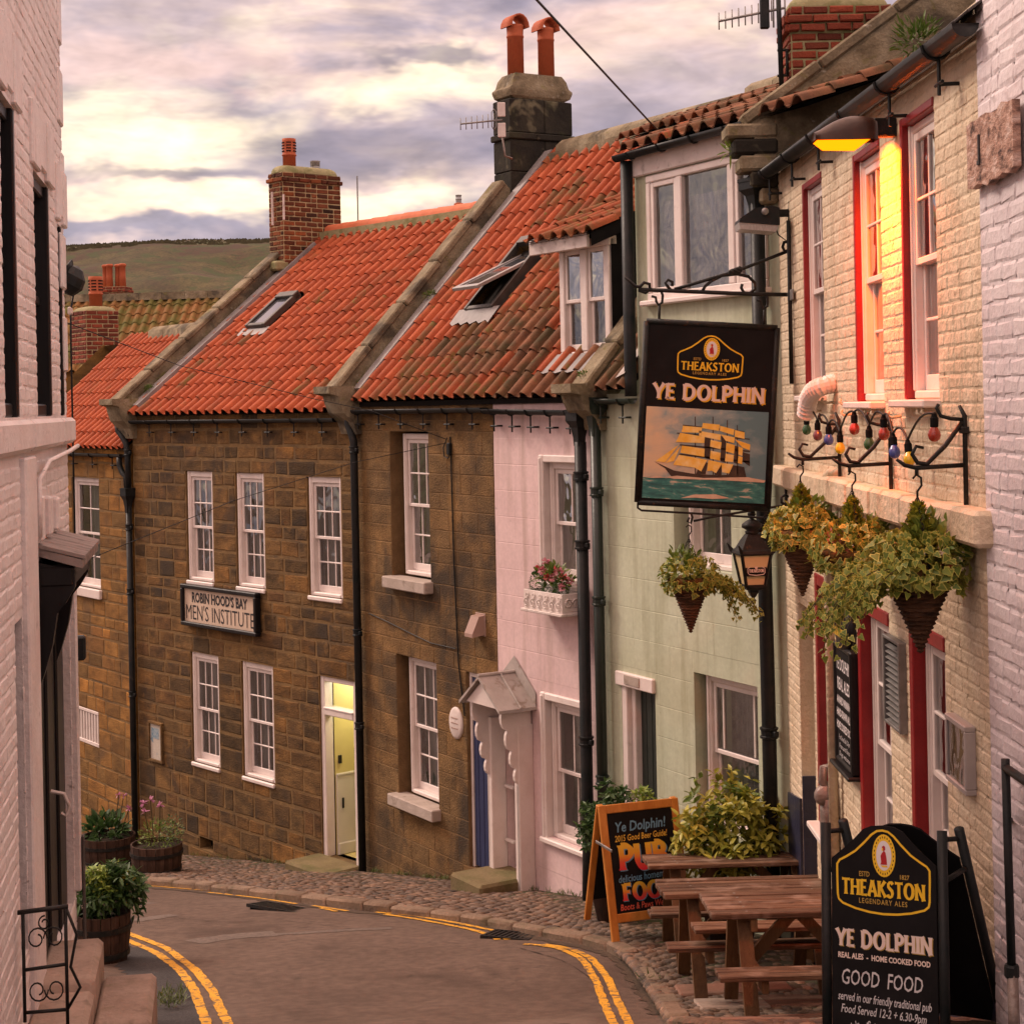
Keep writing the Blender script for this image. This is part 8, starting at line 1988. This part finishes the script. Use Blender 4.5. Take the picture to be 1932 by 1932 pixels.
mb = MB(); bush(mb, (.36, -.10, bh + .14), (.36, .09, .12), 170, .075, .04, rng, .5, .3); stuff(mb, 'leaves', K['leaf_mid'], fb)
def rose(c, r, m, nm):
    f = MB()
    for q in range(16): d = rdir(rng, .2); leaf(f, Vector(c) + d*r*.25, d + rdir(rng)*.5, r, r*.9, rng, -.2, -.1)
    f.build(nm, m, fb)
for i, (x, y, z) in enumerate(((.10, -.12, .20), (.22, -.10, .29), (.32, -.14, .17), (.40, -.12, .22), (.46, -.16, .15), (.52, -.12, .21), (.62, -.14, .16), (.68, -.10, .12), (.66, -.18, .06), (.38, -.18, .14), (.28, -.18, .21))):
    rose((x, y, bh + z), .045, K['pinkflower'] if i % 3 else K['redflower'], 'rose')
# moss and ferns on the stonework, weeds at the wall feet
def tuft(loc, n, l, w, m, label, rng, name='fern', spread=(.08, .08, .06), up=.6, cat='plant', group=None):
    mb = MB(); bush(mb, (0, 0, spread[2]*.5), spread, n, l, w, rng, up, .1); o = mb.build(name, m, None, tuple(loc)); return tag(o, label, cat, group, None)
tuft(F_P.W(-.12, -.36, 8.12), 34, .12, .018, K['leaf_lime'], 'yellow green fern sprouting from the broken corbel above the flood lamp', rng)
s0, z0 = F_P.at(1730, 95, -.1); tuft(F_P.W(s0, -.10, 7.86), 240, .06, .012, K['moss'], 'green moss clump growing in the pub gutter', rng, 'moss_clump', (.13, .07, .10))
for (Fq, s, y, z, lab) in ((F_M, .16, .22, 6.32, 'moss clump beside the left kneeler of the brown stone house'), (F_S, .16, .06, 6.28, 'moss clump on the kneeler between the two stone houses'), (F_S, .30, 1.0, 7.42, 'moss clump half way up the verge between the stone houses'), (F_S, 5.55, -.1, 6.24, 'moss clump on the kneeler above the black hopper')):
    tuft(Fq.W(s, y, z), 130, .05, .014, K['moss'], lab, rng, 'moss_clump', (.08, .10, .05))
gm_ = MB()
def weeds(Fq, a, b, n):
    for i in range(n):
        s = rng.uniform(a, b); w_ = Fq.W(s, -rng.uniform(.02, .10), 0); z = g(w_.y) + PAVE
        for q in range(7): leaf(gm_, Vector((w_.x + rng.uniform(-.03, .03), w_.y + rng.uniform(-.03, .03), z)), rdir(rng, 1.4), rng.uniform(.03, .09), .008, rng)
weeds(F_M, .8, 5, 26); weeds(F_S, .3, 2.6, 30); weeds(F_S, 4.2, 5.4, 16); weeds(F_G, 1, 3, 10)
for (u, v, n) in ((325, 1880, 16), (322, 1895, 14), (1232, 1855, 8), (858, 1660, 10)):
    p = on_ground(u, v, .03)
    for i in range(n):
        for q in range(6): leaf(gm_, Vector((p.x + rng.uniform(-.10, .10), p.y + rng.uniform(-.10, .10), p.z)), rdir(rng, 1.3), rng.uniform(.04, .10), .009, rng)
tag(gm_.build('wall_foot_weeds', K['grass'], None), 'small grass weeds along the wall feet and steps', 'grass', kind='stuff')

# ================================================================ aerials and wires
def yagi(name, label, pts_boom, els, mast, parent_loc):
    e = empty(name, label, 'aerial', tuple(parent_loc)); o = Vector(parent_loc)
    rod('boom', [pts_boom[0] - o, pts_boom[1] - o], .012, e, K['alu'], 6)
    for k in range(els):
        t = k/(els-1)*.8; c = pts_boom[0].lerp(pts_boom[1], t) - o; hl = .075 + .02*t; rod('element', [c + Vector((0, 0, -hl)), c + Vector((0, 0, hl))], .006, e, K['alu'], 5)
    return e, o
a, b = at_depth(869, 234, 21.3), at_depth(947, 226, 21.5)
e, o = yagi('tv_aerial', 'small aerial on the sooty stone chimney', (a, b), 7, None, tuple(b))
rod('dipole', [Vector((-.10, 0, -.13)), Vector((-.13, 0, -.08)), Vector((-.13, 0, .10)), Vector((-.10, 0, .14)), Vector((-.07, 0, .10)), Vector((-.07, 0, -.08)), Vector((-.10, 0, -.13))], .007, e, K['alu'], 5)
mb = MB()
for dz in (-.13, .13): mb.bbox(-.055, .045, -.01, .01, dz - .09, dz + .09, .006)
mb.build('reflector', K['white_old'], e); rod('mast', [Vector((.0, .02, -.2)), Vector((.03, .05, -.45)), Vector((.12, .1, -.48))], .014, e, K['galv'], 6)
a, b = at_depth(1356, 40, 14.9), at_depth(1480, 15, 14.9)
e, o = yagi('tv_aerial', 'larger aerial on a black mast beside the red brick chimney', (a, b), 9, None, tuple(at_depth(1476, 160, 14.9)))
m0, m1 = at_depth(1474, 165, 14.9) - o, at_depth(1466, -60, 14.9) - o
rod('mast', [m0, m1], .022, e, K['pipe'], 8)
for v in (95, 143): rod('stand_off', [at_depth(1466, v, 14.9) - o, at_depth(1492, v - 1, 14.9) - o], .012, e, K['iron'], 6)
rod('stand_off_bar', [at_depth(1484, 94, 14.9) - o, at_depth(1485, 144, 14.9) - o], .014, e, K['iron'], 6)
c0 = at_depth(1444, 20, 14.9) - o; mb = MB(); mb.bbox(-.05, .03, -.03, .03, -.16, .16, .01, Matrix.Translation(c0)); mb.build('reflector', K['pipe'], e)
for (u, v0, v1) in ((1458, -30, 52), (1480, -10, 50)): rod('element', [at_depth(u, v0, 14.9) - o, at_depth(u + 1, v1, 14.9) - o], .008, e, K['alu'], 5)
def wire(name, label, pts, r, sag=0.0, m=None):
    P2 = []; a, b = pts[0], pts[-1]
    if len(pts) == 2:
        for i in range(17): t = i/16; q = a.lerp(b, t); q.z -= sag*4*t*(1-t); P2.append(q)
    else: P2 = pts
    mb = MB(); mb.smooth = True; mb.tube([p - a for p in P2], r, 5); o = mb.build(name, m or K['pipe'], None, tuple(a)); return tag(o, label, 'cable')
wire('overhead_cable', 'dark cable rising from the roof ridge up out of the top of the picture', [at_depth(1242, 248, 19.4), at_depth(985, -30, 12.0).lerp(at_depth(1242, 248, 19.4), -1.6)], .011, .0)
wire('overhead_cable', 'thin wire slanting from the white house down to the bracket on the tan wall', [at_depth(122, 607, 13.2), at_depth(340, 690, 18.5), at_depth(590, 752, 20.2), at_depth(700, 775, 20.4), F_S.W(2.54, -.05, 5.60)], .0045)
wire('overhead_cable', 'thin wire rising across the brown stone house to the bracket on the tan wall', [at_depth(150, 1062, 13.6), at_depth(440, 945, 17.5), at_depth(670, 872, 19.6), F_S.W(2.54, -.05, 5.56)], .004)
mb = MB(); mb.tube([(0, 0, 0), (0, 0, .9)], .014, 6); p = at_depth(676, 425, 31); o = mb.build('roof_rod', K['alu'], None, tuple(p)); tag(o, 'thin metal rod standing behind the orange ridge', 'rod')
F = F_M; s0, z0 = 4.2, 8.9
p = at_depth(866, 408, 32); e = empty('far_chimney_pot', 'single small clay pot peeping over the end of the orange ridge', 'chimney pot', (p.x, p.y, p.z - 1.2))
mb = MB(); mb.smooth = True; mb.lathe([(.16, 0), (.085, .3), (.075, 1.38), (.09, 1.40), (.09, 1.44), (.06, 1.45)], 12); mb.build('pot', K['pot'], e)
mb = MB(); mb.lathe([(.05, 1.44), (.055, 1.5), (.06, 1.52), (.05, 1.56), (.06, 1.6), (0, 1.61)], 10); mb.build('cowl', K['metal_grey'], e)

bpy.data.scenes.remove(text_scene)
# ================================================================ put each thing's origin at its base
bpy.context.view_layer.update()
for root in [o for o in col.objects if o.parent is None and o.type == 'EMPTY']:
    zs = []; stack = list(root.children)
    while stack:
        c = stack.pop(); stack += list(c.children)
        if c.type == 'MESH': zs += [(c.matrix_world @ Vector(q)).z for q in c.bound_box]
    if not zs or abs(root.rotation_euler.x) > 1e-6 or abs(root.rotation_euler.y) > 1e-6: continue
    dz = min(zs) - root.location.z
    root.location.z += dz
    for c in root.children: c.location.z -= dz
